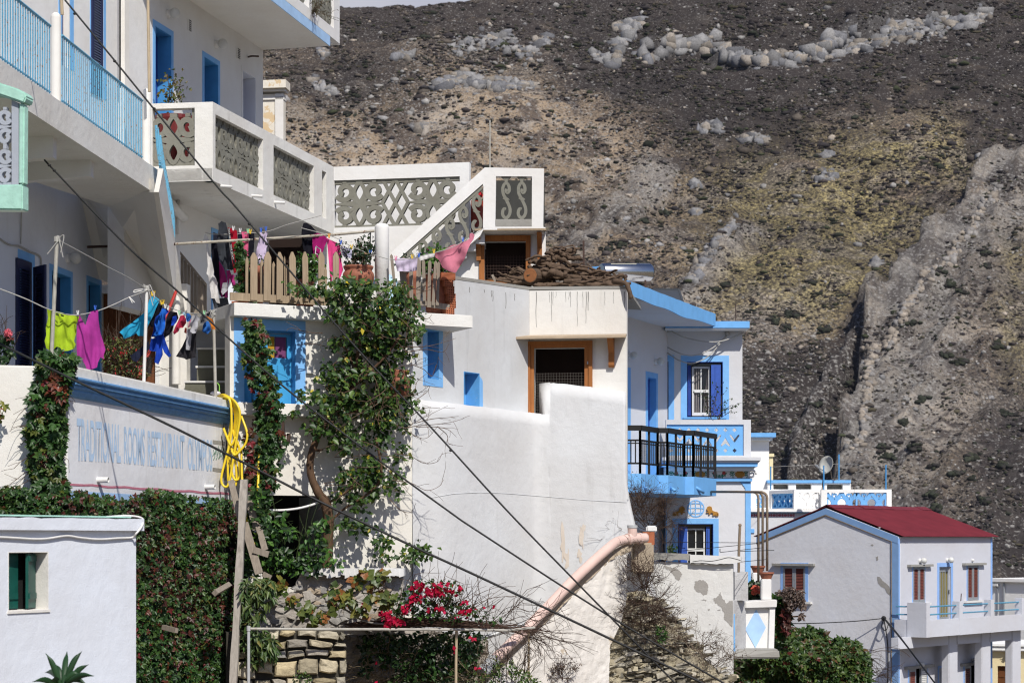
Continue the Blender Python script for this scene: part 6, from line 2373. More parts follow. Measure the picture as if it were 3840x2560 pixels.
 for c,d in ((.08,.52),(.58,.92)):
  mb.prism(PH,[(s0+.12,z0+(z1-z0)*c),(s1-.12,z0+(z1-z0)*c),(s1-.12,z0+(z1-z0)*d),(s0+.12,z0+(z1-z0)*d)],[],-.05,-.03)
 obj('shutter',mb,M_SHUT,h)
 mb=MB()
 mb.prism(PH,[(a-.12,z0-.06),(b+.1,z0-.06),(b+.1,z0-.002),(a-.12,z0-.002)],[],.002,.14)
 obj('window_sill',mb,M_LBLUE,h)
 zf0,zf1=PFA.sz(2680,1221)[1],PFA.sz(2680,1180)[1]
 mb=MB()
 p0,p1=PFA.at(PFA.sz(2335,0)[0],zf0),PFA.at(PFA.sz(2680,0)[0],zf0)
 q0,q1=PW2.at(X2(2290),zf0,-.5),PW2.at(X2(2503)+1.0,zf0,-.9)
 up=V(0,0,zf1-zf0)
 mb.hexa([q0,p0,p1,q1,q0+up,p0+up,p1+up,q1+up])
 r=obj('roof_slab',mb,plaster('slab_soffit',(.66,.66,.68),.08,.15),h)
 mb=MB()
 n=24
 lo,hi=[],[]
 for i in range(n+1):
  x=PFA.sz(2335,0)[0]+(PFA.sz(2680,0)[0]-PFA.sz(2335,0)[0])*i/n
  lo.append((x,zf0-.02-.07*math.exp(-((i/n-.62)/.12)**2)-.03*math.exp(-((i/n-.3)/.1)**2)))
  hi.append((x,zf1+.02+random.uniform(-.01,.01)))
 mb.prism(PFA,lo+hi[::-1],[],.003,.03)
 obj('blue_fascia',mb,M_LBLUE,r)
 mb=MB()
 mb.box(p1+V(.0,.03,-.01),V(-.4,1.4,0)*.9,V(.03,.01,0),up+V(0,0,.02))
 obj('blue_fascia',mb,M_LBLUE,r)
 mb=MB()
 zs0,zs1=PH.sz(2600,1229,.58)[1],PH.sz(2600,1204,.58)[1]
 xa,xb=PH.sz(2495,0,.58)[0],PH.sz(2811,0,.58)[0]
 mb.prism(PH,[(xa,zs0),(xb,zs0),(xb,zs1),(xa,zs1)],[],-7,.58)
 r2=obj('roof_slab',mb,M_LBLUE,h)
 mb=MB()
 mb.prism(PH,[(xa,zs0-.05),(xb-.04,zs0-.05),(xb-.04,zs0-.002),(xa,zs0-.002)],[],-6.9,.54)
 obj('roof_edge_strip',mb,M_WHITE,r2)
 mb=MB()
 k=.35
 mb.tube(cat([PH.pt(2505,1234,.2),PH.pt(2560,1262,k),PH.pt(2640,1280,k),PH.pt(2710,1278,k),PH.pt(2790,1246,.1)],6),.022,6)
 mb.tube(cat([PH.pt(2503,1302,.1),PH.pt(2560,1328,k),PH.pt(2610,1331,k),PH.pt(2670,1306,k),PH.pt(2727,1256,.05)],6),.018,6)
 mb.tube(cat([PH.pt(2503,1323,.1),PH.pt(2550,1352,k),PH.pt(2600,1361,k),PH.pt(2660,1332,k),PH.pt(2727,1256,.05)],6),.018,6)
 mb.ball(PH.pt(2727,1250,.05),.08,8,6)
 mb.ball(PH.pt(2510,1238,.15),.08,8,6)
 o=obj('house_cable',mb,M_LINE,smooth=True)
 tag(o,'grey cables looping under the roof of the blue trimmed house above its window','cable')
 XB=lambda u:PBP.sz(u,0)[0]
 zB=lambda v:PBP.sz(2600,v)[1]
 hole=[(XB(2500),zB(1707)),(XB(2789),zB(1707)),(XB(2789),zB(1591)),(XB(2500),zB(1591))]
 mb=MB()
 mb.prism(PBP,[(XB(2497),zB(1728)),(XB(2816),zB(1728)),(XB(2816),zB(1573)),(XB(2497),zB(1573))],[hole],-.2,0)
 mb.box(PBP.at(XB(2816),zB(1728),-.201),PBP.e*-.2,PBP.n*-1.0,V(0,0,zB(1573)-zB(1728)))
 bp=obj('balcony_parapet',mb,M_GREYW,h)
 mb=MB()
 hl=[]
 u_=(XB(2789)-XB(2500))/289
 for k in range(9):
  u=2516+34.2*k
  if u>2786:
   continue
  for vc in (1611,1688):
   c=(XB(u),zB(vc))
   rr=8.4*u_
   hl.append([(c[0]-rr,c[1]),(c[0],c[1]-rr),(c[0]+rr,c[1]),(c[0],c[1]+rr)])
  s=1 if k % 2==1 else -1
  if k % 2==1:
   vv=[(u-18,1628),(u-12,1630),(u,1645),(u+12,1630),(u+18,1628),(u+18,1634),(u+2,1657),(u-2,1657),(u-18,1634)]
  else:
   vv=[(u,1640),(u+10,1656),(u+18,1668),(u+15,1674),(u,1662),(u-15,1674),(u-18,1668),(u-10,1656)]
  if u+19<2789 and u-19>2500:
   hl.append([(XB(p[0]),zB(p[1])) for p in vv])
 mb.prism(PBP,hole,hl,-.14,-.05)
 for k in range(9):
  u=2516+34.2*k
  if u<2786:
   for va,vb in ((1592,1602),(1620,1640)):
    mb.prism(PBP,[(XB(u)-.008,zB(vb)),(XB(u)+.008,zB(vb)),(XB(u)+.008,zB(va)),(XB(u)-.008,zB(va))],[],-.05,-.046)
 obj('pierced_panel',mb,M_LBLUE,bp)
 mb=MB()
 XL=lambda u:PLO.sz(u,0)[0]
 zL=lambda v:PLO.sz(2600,v)[1]
 mb.prism(PLO,[(XL(2480),zL(1728)),(XL(2845),zL(1728)),(XL(2846),zL(1716)),(XL(2480),zL(1716))],[],-6,.52)
 mb.prism(PLO,[(XL(2480),zL(1736)),(XL(2838),zL(1736)),(XL(2845),zL(1728.3)),(XL(2480),zL(1728.3))],[],-6,.46)
 obj('cornice',mb,M_GREYW,h)
 mb=MB()
 mb.prism(PLO,[(XL(2480),zL(1751)),(XL(2834),zL(1751)),(XL(2836),zL(1736.4)),(XL(2480),zL(1736.4))],[],-6,.42)
 obj('blue_cornice_band',mb,M_LBLUE,h)
 mb=MB()
 mb.prism(PLO,[(XL(2490),zL(1766)),(XL(2820),zL(1766)),(XL(2828),zL(1751.4)),(XL(2490),zL(1751.4))],[],-.2,.24)
 mb.prism(PLO,[(XL(2490),zL(1792)),(XL(2812),zL(1792)),(XL(2812),zL(1766.4)),(XL(2490),zL(1766.4))],[],-.2,.05)
 obj('frieze',mb,M_WHITE,h)
 mb=MB()
 mb.prism(PLO,[(XL(2490),zL(1804)),(XL(2819),zL(1804)),(XL(2820),zL(1793)),(XL(2490),zL(1793))],[],-.2,.10)
 obj('blue_cornice_band',mb,M_LBLUE,h)
 mp=lambda x,y,o:PLO.at(x,y,o)
 G,R_,O_=MB(),MB(),MB()
 for c in (2516,2604,2650,2745,2796):
  x,z=XL(c),zL(1778)
  for dy,w in ((.07,.13),(.02,.16),(-.03,.12)):
   G.ribbon(mp,[(x-w/2,z+dy-.02),(x,z+dy+.03),(x+w/2,z+dy-.02)],.028,.05,.056+dy*.01)
  G.ribbon(mp,[(x,z+.06),(x,z-.06),(x+.03,z-.10),(x+.06,z-.08)],.02,.05,.0545)
 for c in (2552,2697):
  for s in (-1,1):
   pts=[(XL(c+s*3),zL(1787)),(XL(c+s*12),zL(1786)),(XL(c+s*22),zL(1780)),(XL(c+s*27),zL(1772))]
   G.ribbon(mp,pts,.03,.05,.0555)
   for q in pts[1:3]:
    G.ribbon(mp,[(q[0],q[1]-.05),(q[0]-s*.03,q[1]+.07)],.03,.05,.0565)
    G.ribbon(mp,[(q[0]-s*.08,q[1]-.03),(q[0]-s*.08,q[1]+.06)],.03,.05,.0575)
   b=[(XL(c+s*17)+.055*math.cos(t*.63),zL(1773)+.055*math.sin(t*.63)) for t in range(10)]
   R_.prism(PLO,b,[],.05,.058)
 for c in (2625,2774):
  b=[(XL(c)+.14*(1+.2*(t % 2))*math.cos(t*.39),zL(1778)+.10*(1+.2*(t % 2))*math.sin(t*.39)) for t in range(16)]
  O_.prism(PLO,b,[],.05,.058)
 obj('painted_sprigs',G,paint('frieze_green',(.02,.16,.10)),h)
 obj('painted_blossoms',R_,paint('frieze_red',(.45,.06,.06)),h)
 obj('painted_rosettes',O_,M_LION,h)
 mb=MB()      # scroll on the corner
 c=PLO.at(XL(2818),zL(1778),.04)
 mb.tube([c+V(math.cos(a)*r_,-.03,math.sin(a)*r_) for a,r_ in ((i*.5,.14-i*.006) for i in range(20))],.035,6)
 obj('corner_scroll',mb,M_WHITE,h,smooth=True)
 lw=opening(PLO,2542,1963,2675,2150)
 mb=MB()
 mb.prism(PLO,[(XL(2497),-6),(XL(2815),-6),(XL(2815),zL(1792)),(XL(2497),zL(1792))],[lw],-.35,0)
 obj('lower_wall',mb,plaster('lower_wall_plaster',(.64,.65,.68),.06,.12),h)
 mb=MB()
 mb.box(PLO.at(XL(2815),-6,-.352),PLO.e*-.3,PLO.n*-7,V(0,0,zL(1792)+6))
 mb.box(PLO.at(XL(2497),-6,-.352),PLO.e*.2,PLO.n*-3,V(0,0,zL(1792)+6))
 obj('lower_side_walls',mb,M_TRIM,h)
 mb=MB()
 st=[(2795,1830),(2792,1828),(2790,1822),(2786,1820),(2784,1814),(2779,1812),(2776,1806),(2772,1804.5)]
 mb.prism(PLO,[(XL(2795),-6),(XL(2815.3),-6),(XL(2815.3),zL(1804.5))]+[(XL(u),zL(v)) for u,v in st[::-1]],[],.002,.03)
 obj('blue_pilaster',mb,M_TRIM,h)
 mb=MB()
 mb.prism(PLO,[(XL(2497),-6),(XL(2501),-6),(XL(2501),zL(1850)),(XL(2497),zL(1850))],[],.002,.012)
 trim_frame(mb,PLO,lw,XL(2695)-XL(2675),-.02,.014)
 obj('window_surround',mb,M_TRIM,h)
 (a,b,z0,z1,x0,x1,rv)=shutter_window(PLO,lw,h,.26,.22,False,.045)
 for s0,s1 in ((a+.04,x0+.02),(x1+.03,b-.10)):
  mb=MB()
  mb.prism(PLO,[(s0,z0+.05),(s1,z0+.05),(s1,z1-.08),(s0,z1-.08)],[],-.16,-.11)
  for c,d in ((.06,.46),(.52,.90)):
   mb.prism(PLO,[(s0+.06,z0+(z1-z0)*c),(s1-.06,z0+(z1-z0)*c),(s1-.06,z0+(z1-z0)*d),(s0+.06,z0+(z1-z0)*d)],[],-.11,-.09)
  obj('shutter',mb,M_SHUT,h)
 mb=MB()
 c=(XL(2609),zL(1906))
 R0=XL(2640)-XL(2609)
 def ring(pts,w=.03,k=0):
  mb.ribbon(lambda x,y,o:PLO.at(c[0]+x,c[1]+y,o),pts,w,.002,.010+k*.0015)
 ring([(R0*math.cos(t*.157),R0*math.sin(t*.157)) for t in range(41)])
 ring([(R0*.93*math.cos(t*.157),R0*.93*math.sin(t*.157)) for t in range(14,41)],.02,1)
 for k,(y,cv) in enumerate(((.52,.12),(.02,.06),(-.45,-.10))):
  hw=math.sqrt(max(0,1-y*y))*.97
  ring([(R0*hw*f,R0*(y+cv*(1-f*f))) for f in np.linspace(-1,1,13)],.026,2+k)
 for k,x in enumerate((-.55,-.05,.48)):
  hh=math.sqrt(max(0,1-x*x))*.97
  ring([(R0*(x+(.22*x+.05)*(1-f*f)),R0*hh*f) for f in np.linspace(-1,1,13)],.026,5+k)
 obj('globe_emblem',mb,M_TRIM,h)
 LO=[(705,728),(712,708),(735,702),(755,712),(766,735),(760,752),(745,753),(752,762),(768,764),(766,774),(745,773),(738,769),(744,786),(736,795),(725,791),(721,773),(700,777),(692,783),(700,797),(692,807),(675,801),(671,791),(668,807),(649,812),(646,801),(658,792),(652,783),(645,792),(642,809),(634,802),(637,778),(650,765),(672,762),(690,756),(702,748)]
 def lion(cx,s):
  k=1/2.851
  pts=[PLO.sz(cx+s*(x-702)*k,1650+y*k) for x,y in LO]
  mb=MB()
  mb.prism(PLO,pts,[],.002,.05)
  return obj('lion_relief',mb,M_LION,h)
 lion(2546,1)
 lion(2671,-1)
 T=[(2352,53.5),(2404,53.5),(2470,53.5*(2404-5200)/(2470-5200)),(2506,0),(2570,0),(2603,0),(2686,0)]
 Y=[t[1] for t in T]
 Y[3]=Y[2]
 Y[4]=Y[3]*(2506-5200)/(2570-5200)
 Y[5]=Y[4]
 Y[6]=Y[5]*(2603-5200)/(2686-5200)
 zs1=(HZ-1786)/F*56
 zs0=(HZ-1853)/F*56
 fr=[V((u-CX)/F*y,y,0) for (u,_),y in zip(T,Y)]
 bk=[PW2.at(X2(2503)+.6,0,.01),PW2.at(X2(2330),0,.01)]
 out=[V(p.x,p.y,0) for p in fr+bk]
 n=len(out)
 tr=tessellate_polygon([out])
 mb=MB()
 mb.add([V(p.x,p.y,zs1) for p in out]+[V(p.x,p.y,zs0) for p in out],[tuple(t) for t in tr]+[tuple(n+i for i in t) for t in tr]+[(i,(i+1)% n,n+(i+1)% n,n+i) for i in range(n)])
 bs=obj('stepped_balcony_slab',mb,M_LBLUE,h)
 rail=[]
 mb=MB()
 zA,zC,zD=zs1+1.23,zs1+.90,zs1+.28
 ins=[]
 for i,p in enumerate(fr):
  ins.append(V(p.x-.02,p.y+.10,0))
 for i in range(len(ins)-1):
  a,b=ins[i],ins[i+1]
  d=(b-a)
  L_=d.length
  e=d.normalized()
  for z,w,hh in ((zA,.12,.14),(zC,.05,.05),(zC-.08,.03,.03),(zD,.05,.05)):
   mb.bar(V(a.x,a.y,z+i*.001)-e*.02,V(b.x,b.y,z+i*.001)+e*.02,w,hh)
  m=max(3,int(L_/.15))
  for j in range(m+1):
   p=a+d*(j/m)
   mb.bar(V(p.x,p.y,zD+.002),V(p.x,p.y,zC),.034,.026,up=(0,-1,0))
  m=max(1,int(L_/.55))
  for j in range(m+1):
   p=a+d*(j/m)
   mb.bar(V(p.x,p.y,zs1),V(p.x,p.y,zA),.065,.065,up=(0,-1,0))
 obj('black_railing',mb,M_BLACK,bs)
 for i,(u0,v0,u1,v1) in enumerate(((2411,1823,2438,1837),(2515,1829,2531,1838),(2610,1827,2638,1846))):
  mb=MB()
  y=(54.2,55.4,57.2)[i]
  mb.tube([P(u0,v0,Y[1]+.35 if i==0 else Y[3]+.2 if i==1 else Y[5]+.2),P(u1,v1,y-.6)],.045,8)
  obj('drain_spout',mb,M_LBLUE,bs,smooth=True)
 t=thing('balcony_plant','small sparse dark plant on the ledge below the cobalt shutters','plant',PBP.pt(2680,1573,-.1))
 A,B,RA,RB=[],[],[],[]
 for i in range(9):
  grow(PBP.pt(2680+random.uniform(-24,30),1573,-.1),V(random.gauss(0,.5),0,1),random.uniform(.3,.8),.01,1,A,B,RA,RB,.6,2,3,0)
 segs('stem',A,B,np.array(RA),np.array(RB),M_TWIG,t)
 leaves('leaves',np.array(B),(0,-1,.3),.07,PAL_DARK,t,jit=.8)
 s=thing('solar_boiler','shiny cylindrical solar water tank with a dark collector on the blue roofed house','water heater',P(2360,1060,56))
 mb=MB()
 a,b=P(2254,1021,56),P(2440,1021,56.6)
 r_=34/F*56
 d=(b-a).normalized()
 mb.lathe(a,[(r_*.90,0),(r_,.05),(r_,(b-a).length-.05),(r_*.9,(b-a).length)],28,d)
 tk=obj('tank',mb,M_STEEL,s,smooth=False)
 for p in tk.data.polygons:
  p.use_smooth=len(p.vertices)==4
 mb=MB()
 for i in range(8):
  a0,a1=math.radians(62-i*9),math.radians(62-(i+1)*9)
  f=lambda x,an:a+d*x+V(0,-math.cos(an),math.sin(an))*(r_+.004)
  mb.quad(f(.30,a0),f(1.10,a0),f(1.10,a1),f(.30,a1),(.42,.40,.30))
 for x in (.38,.43):
  for i in range(3):
   a0,a1=math.radians(45-i*6),math.radians(45-(i+1)*6)
   f=lambda x,an:a+d*x+V(0,-math.cos(an),math.sin(an))*(r_+.008)
   mb.quad(f(x,a0),f(x+.03,a0),f(x+.03,a1),f(x,a1),(.03,.03,.03))
 obj('tank_label',mb,attr_mat('label',.4),tk)
 mb=MB()
 for u in (2290,2420):
  mb.bar(P(u,1050,56.3),P(u,1110,56.3),.05,.05,up=(0,-1,0))
 mb.ball(P(2346,1036,55.6),.06,8,6)
 mb.bar(P(2345,1036,55.6),P(2345,1062,55.6),.04,.04,up=(0,-1,0))
 obj('stand',mb,M_RUST,s)
 mb=MB()
 mb.poly([P(2445,1084,58.5),P(2545,1086,59.5),P(2560,1132,58.8),P(2470,1110,57.8)])
 mb.bar(P(2445,1084,58.5),P(2545,1086,59.5),.06,.05)
 mb.bar(P(2545,1086,59.5),P(2561,1133,58.8),.06,.05)
 obj('collector',mb,paint('collector_dark',(.06,.065,.07),.3),s)
 mb=MB()
 mb.bar(P(2214,1006,57),P(2300,1036,58),.5,.08)
 obj('roof_ridge',mb,M_LBLUE,s)
 mb=MB()
 mb.tube([P(2759,1140,62),P(2759,1204,62)],.015,5)
 o=obj('roof_rod',mb,M_RUST)
 tag(o,'hair-thin rod on the roof edge of the blue trimmed house','rod')
build_blue_house()
def build_terrace_house():
 """white house with blue lattice parapet far behind"""
 t=thing('lattice_terrace_house','dazzling white house with sky blue heart lattice parapet and square tower','house',P(3050,2060,95))
 D=95.0
 pl=Pl(2800,D,3344,D)
 bright=plaster('dazzling_white',(.84,.84,.82),.04,.08)
 X=lambda u,o=0:pl.sz(u,0,o)[0]
 z=lambda v,o=0:pl.sz(3000,v,o)[1]
 def bx(nm,u0,v0,u1,v1,o0,o1,mat,holes=()):
  mb=MB()
  mb.prism(pl,[(X(u0,o1),z(v1,o1)),(X(u1,o1),z(v1,o1)),(X(u1,o1),z(v0,o1)),(X(u0,o1),z(v0,o1))],
     [[(X(a,o1),z(d,o1)),(X(c,o1),z(d,o1)),(X(c,o1),z(b,o1)),(X(a,o1),z(b,o1))] for a,b,c,d in holes],o0,o1)
  return obj(nm,mb,mat,t)
 bx('tower',2780,1650,2884,1960,-5,-3,bright)
 bx('tower_cornice',2770,1638,2896,1649.6,-5.3,-2.7,bright)
 bx('tower_cap',2760,1622,2910,1637.6,-5.6,-2.4,M_LBLUE)
 bx('chimney',2885,1712,2899,1800,-6.5,-6,M_CREAM)
 bx('chimney_cap',2884,1700,2903,1711,-6.6,-5.9,M_CREAM)
 bx('upper_wall',2879,1810.5,3190,1960,-3.2,-2.6,bright,[(2900,1815,2957,1834),(2985,1814,3043,1834),(3101,1815,3161,1834)])
 bx('blocked_openings',2890,1817,3170,1850,-3.4,-3.1,M_CONC)
 bx('blue_band',2878,1799,3191,1810,-3.3,-2.5,M_LBLUE)
 par=bx('parapet',3080,1834,3344,1960,-.3,0,bright,[(3102,1846,3325,1925)])
 bx('parapet_return',3324,1834.5,3343.5,1960,-8,-.302,bright)
 mid=bx('parapet',2978,1834.6,3088,1907,-.8,-.5,bright,[(2998,1846,3072,1903)])
 q=Pl(2884,D+2.6,2978,D+.6)
 mb=MB()
 Xq=lambda u:q.sz(u,0)[0]
 zq=lambda v:pl.sz(3000,v)[1]
 mb.prism(q,[(Xq(2884),zq(1907)),(Xq(2979),zq(1907)),(Xq(2979),zq(1834)),(Xq(2884),zq(1834))],[[(Xq(2892),zq(1903)),(Xq(2973),zq(1903)),(Xq(2973),zq(1847)),(Xq(2892),zq(1847))]],-.3,0)
 left=obj('parapet',mb,bright,t)
 lf=bx('parapet',2790,1834,2884,1907,-1.9,-1.6,bright,[(2836,1846,2874,1903)])
 mb=MB()
 w,h=X(3325)-X(3102),z(1846)-z(1925)
 mp=lambda x,y,o:pl.at(X(3102)+x,z(1925)+y,o)
 n=4
 cw=w/n
 S=[]
 for i in range(n):
  x0=i*cw
  S += [([(x0,h*.05),(x0+cw,h*.98)],.16,False),([(x0,h*.98),(x0+cw,h*.05)],.16,False)]
  c=x0+cw/2
  hh=[(c,h*.68),(c-.13*cw,h*.84),(c-.13*cw,h*.93),(c-.05*cw,h*.95),(c,h*.88),(c+.05*cw,h*.95),(c+.13*cw,h*.93),(c+.13*cw,h*.84),(c,h*.68)]
  S.append((hh,.06,False))
  S.append((arc(x0,h*.5,.24*h,-100,100,8),.07,False))
  S.append((arc(x0+cw,h*.5,.24*h,80,280,8),.07,False))
 S += [([(0,.03),(w,.03)],.08,False),([(.03,0),(.03,h)],.08,False),([(w-.03,0),(w-.03,h)],.08,False),([(w/2,0),(w/2,h)],.08,False)]
 carve(mb,mp,S,-.24,-.06)
 obj('lattice_panel',mb,M_LBLUE,par)
 mb=MB()
 w,h=X(3072)-X(2998),z(1846)-z(1903)
 mp=lambda x,y,o:pl.at(X(2998)+x,z(1903)+y,o-.5)
 S=[([(.0,0),(w,h)],.12,False),([(0,h),(w,0)],.12,False),(arc(w/2,h*.75,h*.2,0,180,8),.06,False),(arc(w*.2,h*.45,h*.25,90,270,8),.10,False),(arc(w*.8,h*.45,h*.25,-90,90,8),.10,False),([(0,.03),(w,.03)],.06,False),([(w/2,0),(w/2,h*.5)],.06,False)]
 carve(mb,mp,S,-.24,-.06)
 obj('anchor_panel',mb,bright,mid)
 mb=MB()
 w,h=Xq(2973)-Xq(2892),zq(1847)-zq(1903)
 mp=lambda x,y,o:q.at(Xq(2892)+x,zq(1903)+y,o)
 S=[]
 n=4
 for i in range(n):
  x0,cw=i*w/n,w/n
  S += [([(x0,0),(x0+cw,h)],.10,False),([(x0,h),(x0+cw,0)],.10,False),(arc(x0+cw/2,h*.8,h*.15,0,360,10),.05,False)]
 S += [([(0,.03),(w,.03)],.08,False),([(0,h-.03),(w,h-.03)],.08,False)]
 carve(mb,mp,S,-.24,-.06)
 obj('lattice_panel',mb,M_MBLUE,left)
 mb=MB()
 w,h=X(2874)-X(2836),z(1846)-z(1903)
 mp=lambda x,y,o:pl.at(X(2836)+x,z(1903)+y,o-1.6)
 S=[([(0,0),(w,h)],.10,False),([(0,h),(w,0)],.10,False),(arc(w/2,h*.5,h*.3,0,360,12),.06,False),([(0,.03),(w,.03)],.08,False),([(.03,0),(.03,h)],.08,False)]
 carve(mb,mp,S,-.24,-.06)
 obj('lattice_panel',mb,M_LBLUE,lf)
 bx('terrace_slab',2780,1907.5,3344,1918,-9,.25,bright)
 bx('blue_band',2780,1918.4,3340,1922,-9,.15,M_MBLUE)
 bx('lower_wall',2780,1922.4,3335,2160,-9,0,M_GREYW)
 mb=MB()
 for i in range(16):
  u=2818+i*10.6
  c=(X(u),z(1931))
  if i % 2:
   mb.prism(pl,[(c[0]-.03,c[1]-.07),(c[0]+.03,c[1]-.07),(c[0]+.03,c[1]+.07),(c[0]-.03,c[1]+.07)],[],.002,.012)
  else:
   mb.prism(pl,[(c[0]+.09*math.cos(k),c[1]+.06*math.sin(k)) for k in np.arange(0,6.2,.7)],[],.002,.012)
 obj('red_frieze',mb,paint('frieze_dull_red',(.38,.08,.10)),t)
 bx('blue_window',2814,1982,2829,1997,.0,.06,M_LBLUE)
 d=thing('satellite_dish','pale oval satellite dish on the roof of the lattice terrace house','satellite dish',P(3092,1830,93))
 c=P(3100,1744,92.5)
 ax=V(-.75,-.62,.25).normalized()
 mb=MB()
 R0=35/F*92.5
 prof=[(0.001,-.10),(R0*.4,-.085),(R0*.75,-.03),(R0,.06),(R0,.075),(R0*.75,-.012),(R0*.4,-.068),(.001,-.083)]
 x=V(0,1,0).cross(ax).normalized()
 mb.lathe(c,prof,28,ax)
 ds=obj('dish',mb,paint('dish_grey',(.55,.55,.50),.4),d,smooth=True)
 mb=MB()
 mb.tube([c-V(0,0,R0*.8)+ax*.05,c+ax*.62+V(0,0,-.25)],.02,6)
 mb.bar(c+ax*.58+V(0,0,-.27),c+ax*.74+V(0,0,-.20),.08,.08)
 obj('feed_arm',mb,M_ALU,ds)
 mb=MB()
 mb.tube([c-ax*.1,P(3086,1800,93),P(3083,1836,93)],.03,6)
 mb.tube([c-ax*.1+V(.1,0,-.1),P(3120,1795,93.4),P(3132,1800,93.6)],.02,6)
 obj('mast',mb,M_TANP,d)
 mb=MB()
 mb.bar(c+ax*-.01+V(.02,-.03,.2),c+ax*-.01+V(.02,-.03,.32),.02,.02)
 for i,(u,va,vb,y) in enumerate(((2890,1748,1836,92),(3089,1745,1836,92.2),(3146,1703,1800,97),(3322,1742,1835,92))):
  mb=MB()
  mb.tube([P(u,vb,y),P(u,va,y)],.035,6)
  o=obj('blue_pole',mb,M_MBLUE)
  lab=['thin blue pole at the left end of the lattice terrace','thin blue pole standing right in front of the satellite dish','tallest blue pole behind the dish with a white clip','blue pole at the right end of the lattice terrace'][i]
  tag(o,lab,'pole','blue poles around the lattice terrace')
 mb=MB()
 mb.tube([P(2890,1750,92),P(3146,1738,97),P(3322,1746,92)],.008,4)
 o=obj('roof_wire',mb,M_LINE)
 tag(o,'fine wire strung between the blue poles past the satellite dish','wire')
build_terrace_house()
def build_red_house():
 h=thing('red_roofed_house','grey white two storey house with a dark red corrugated roof and balcony','house',P(3369,2560,76))
 c0=P(3369,HZ,76.0)
 e=V(.64,.77,0).normalized()
 g=V(-e.y,e.x,0)          # along the gable, away to the left
 RFp=Pl(3369,76.0,3720,(c0+e*7.86).y)
 GW,LN=6.32,7.86
 ze=(HZ-2012)/F*76
 zp=(HZ-1905)/F*(c0+g*3.16).y
 zb=-8.0
 pg=Pl(2830,(c0+g*GW).y,3369,76.0)
 gw=opening(pg,2938,2121,3020,2254)
 mb=MB()
 L=pg.sz(3369,0)[0]
 mb.prism(pg,[(L-GW,zb),(L,zb),(L,ze),(L-GW/2,zp),(L-GW,ze)],[gw],-.25,0)
 obj('gable_wall',mb,M_GABLE,h)
 mb=MB()
 tw=.24
 mb.prism(pg,[(L-GW,ze),(L-GW,ze-tw),(L-GW/2,zp-tw),(L-.0,ze-tw-.02),(L,ze),(L-GW/2,zp)],[],.004,.04)
 mb.prism(pg,[(L-.26,zb),(L+.02,zb),(L+.02,ze-tw-.025),(L-.26,ze-tw+.07)],[],.004,.03)
 obj('blue_trim',mb,paint('greyed_blue_trim',(.21,.36,.60),.7,.12,3),h)
 mb=MB()
 mb.tube([pg.at(L-GW,ze-tw-.03,.03),pg.at(L-GW/2,zp-tw-.03,.03),pg.at(L-.28,ze-tw+.07,.03),pg.at(L-.28,zb,.03)],.022,5)
 obj('conduit',mb,M_TANP,h)
 X=lambda u:RFp.sz(u,0)[0]
 z=lambda v,u:RFp.sz(u,v)[1]
 w1,w2=opening(RFp,3423,2125,3467,2257),opening(RFp,3627,2119,3668,2248)
 zf=z(2322,3545)
 dr=[(X(3522),z(2124,3545)),(X(3566),z(2124,3545)),(X(3566),zf),(X(3522),zf)]
 lw1,ld,lw2=opening(RFp,3408,2508,3476,2700),opening(RFp,3521,2504,3556,2700),opening(RFp,3616,2496,3680,2690)
 mb=MB()
 mb.prism(RFp,[(0.002,zb),(X(3720),zb),(X(3720),ze),(0.002,ze)],[w1,w2,dr,lw1,ld,lw2],-.25,-.003)
 obj('facade_wall',mb,plaster('facade_pale',(.56,.575,.625),.06,.12),h)
 mb=MB()
 for d,w in ((w1,.05),(w2,.05),(dr,.16),(lw1,.07),(ld,.09),(lw2,.07)):
  trim_frame(mb,RFp,d,w,-.02,.012)
 mb.prism(RFp,[(X(3715),zb),(X(3720.5),zb),(X(3720.5),ze-.05),(X(3715),ze-.05)],[],.001,.014)
 mb.prism(RFp,[(-.01,zb),(.10,zb),(.10,ze-.05),(-.01,ze-.05)],[],.001,.014)
 obj('blue_trim',mb,paint('facade_trim',(.27,.45,.80),.7,.1,3),h)
 mb=MB()
 trim_frame(mb,pg,gw,.13,-.02,.012)
 obj('window_surround',mb,paint('facade_trim',(.3,.5,.85)),h)
 def win(pl,d,lint=(.45,.45)):
  (a,z1),(b,_),(_,z0),_=d
  mb=MB()
  mb.prism(pl,d,[],-.22,-.16)
  obj('dark_interior',mb,M_DARK,h)
  m=(a+b)/2
  for s0,s1 in ((a,m-.008),(m+.008,b)):
   fo=MB()
   w=.07
   fo.prism(pl,[(s0,z0),(s1,z0),(s1,z1),(s0,z1)],[[(s0+w,z0+.12),(s1-w,z0+.12),(s1-w,z1-.09),(s0+w,z1-.09)]],-.05,.025)
   f_=obj('shutter',fo,M_ALU,h)
   mb=MB()
   n=20
   for j in range(n):
    zz=z0+.12+(z1-z0-.21)*j/n
    hh=(z1-z0-.21)/n
    q=[pl.at(s0+w,zz+hh*.95,-.03),pl.at(s1-w,zz+hh*.95,-.03),pl.at(s1-w,zz,.012),pl.at(s0+w,zz,.012)]
    mb.hexa([q[3],q[2],q[1],q[0]]+[p+pl.n*-.02 for p in (q[3],q[2],q[1],q[0])])
   obj('louvres',mb,M_BRSHUT,f_)
  mb=MB()
  mb.prism(pl,[(a-lint[0],z1+.012),(b+lint[1],z1+.012),(b+lint[1],z1+.10),(a-lint[0],z1+.10)],[],.002,.16)
  obj('lintel',mb,M_CONC,h)
  mb=MB()
  mb.prism(pl,[(a-lint[0]*.7,z0-.09),(b+lint[1]*.7,z0-.09),(b+lint[1]*.7,z0-.012),(a-lint[0]*.7,z0-.012)],[],.002,.14)
  obj('sill',mb,M_OLD,h)
 win(RFp,w1)
 win(RFp,w2)
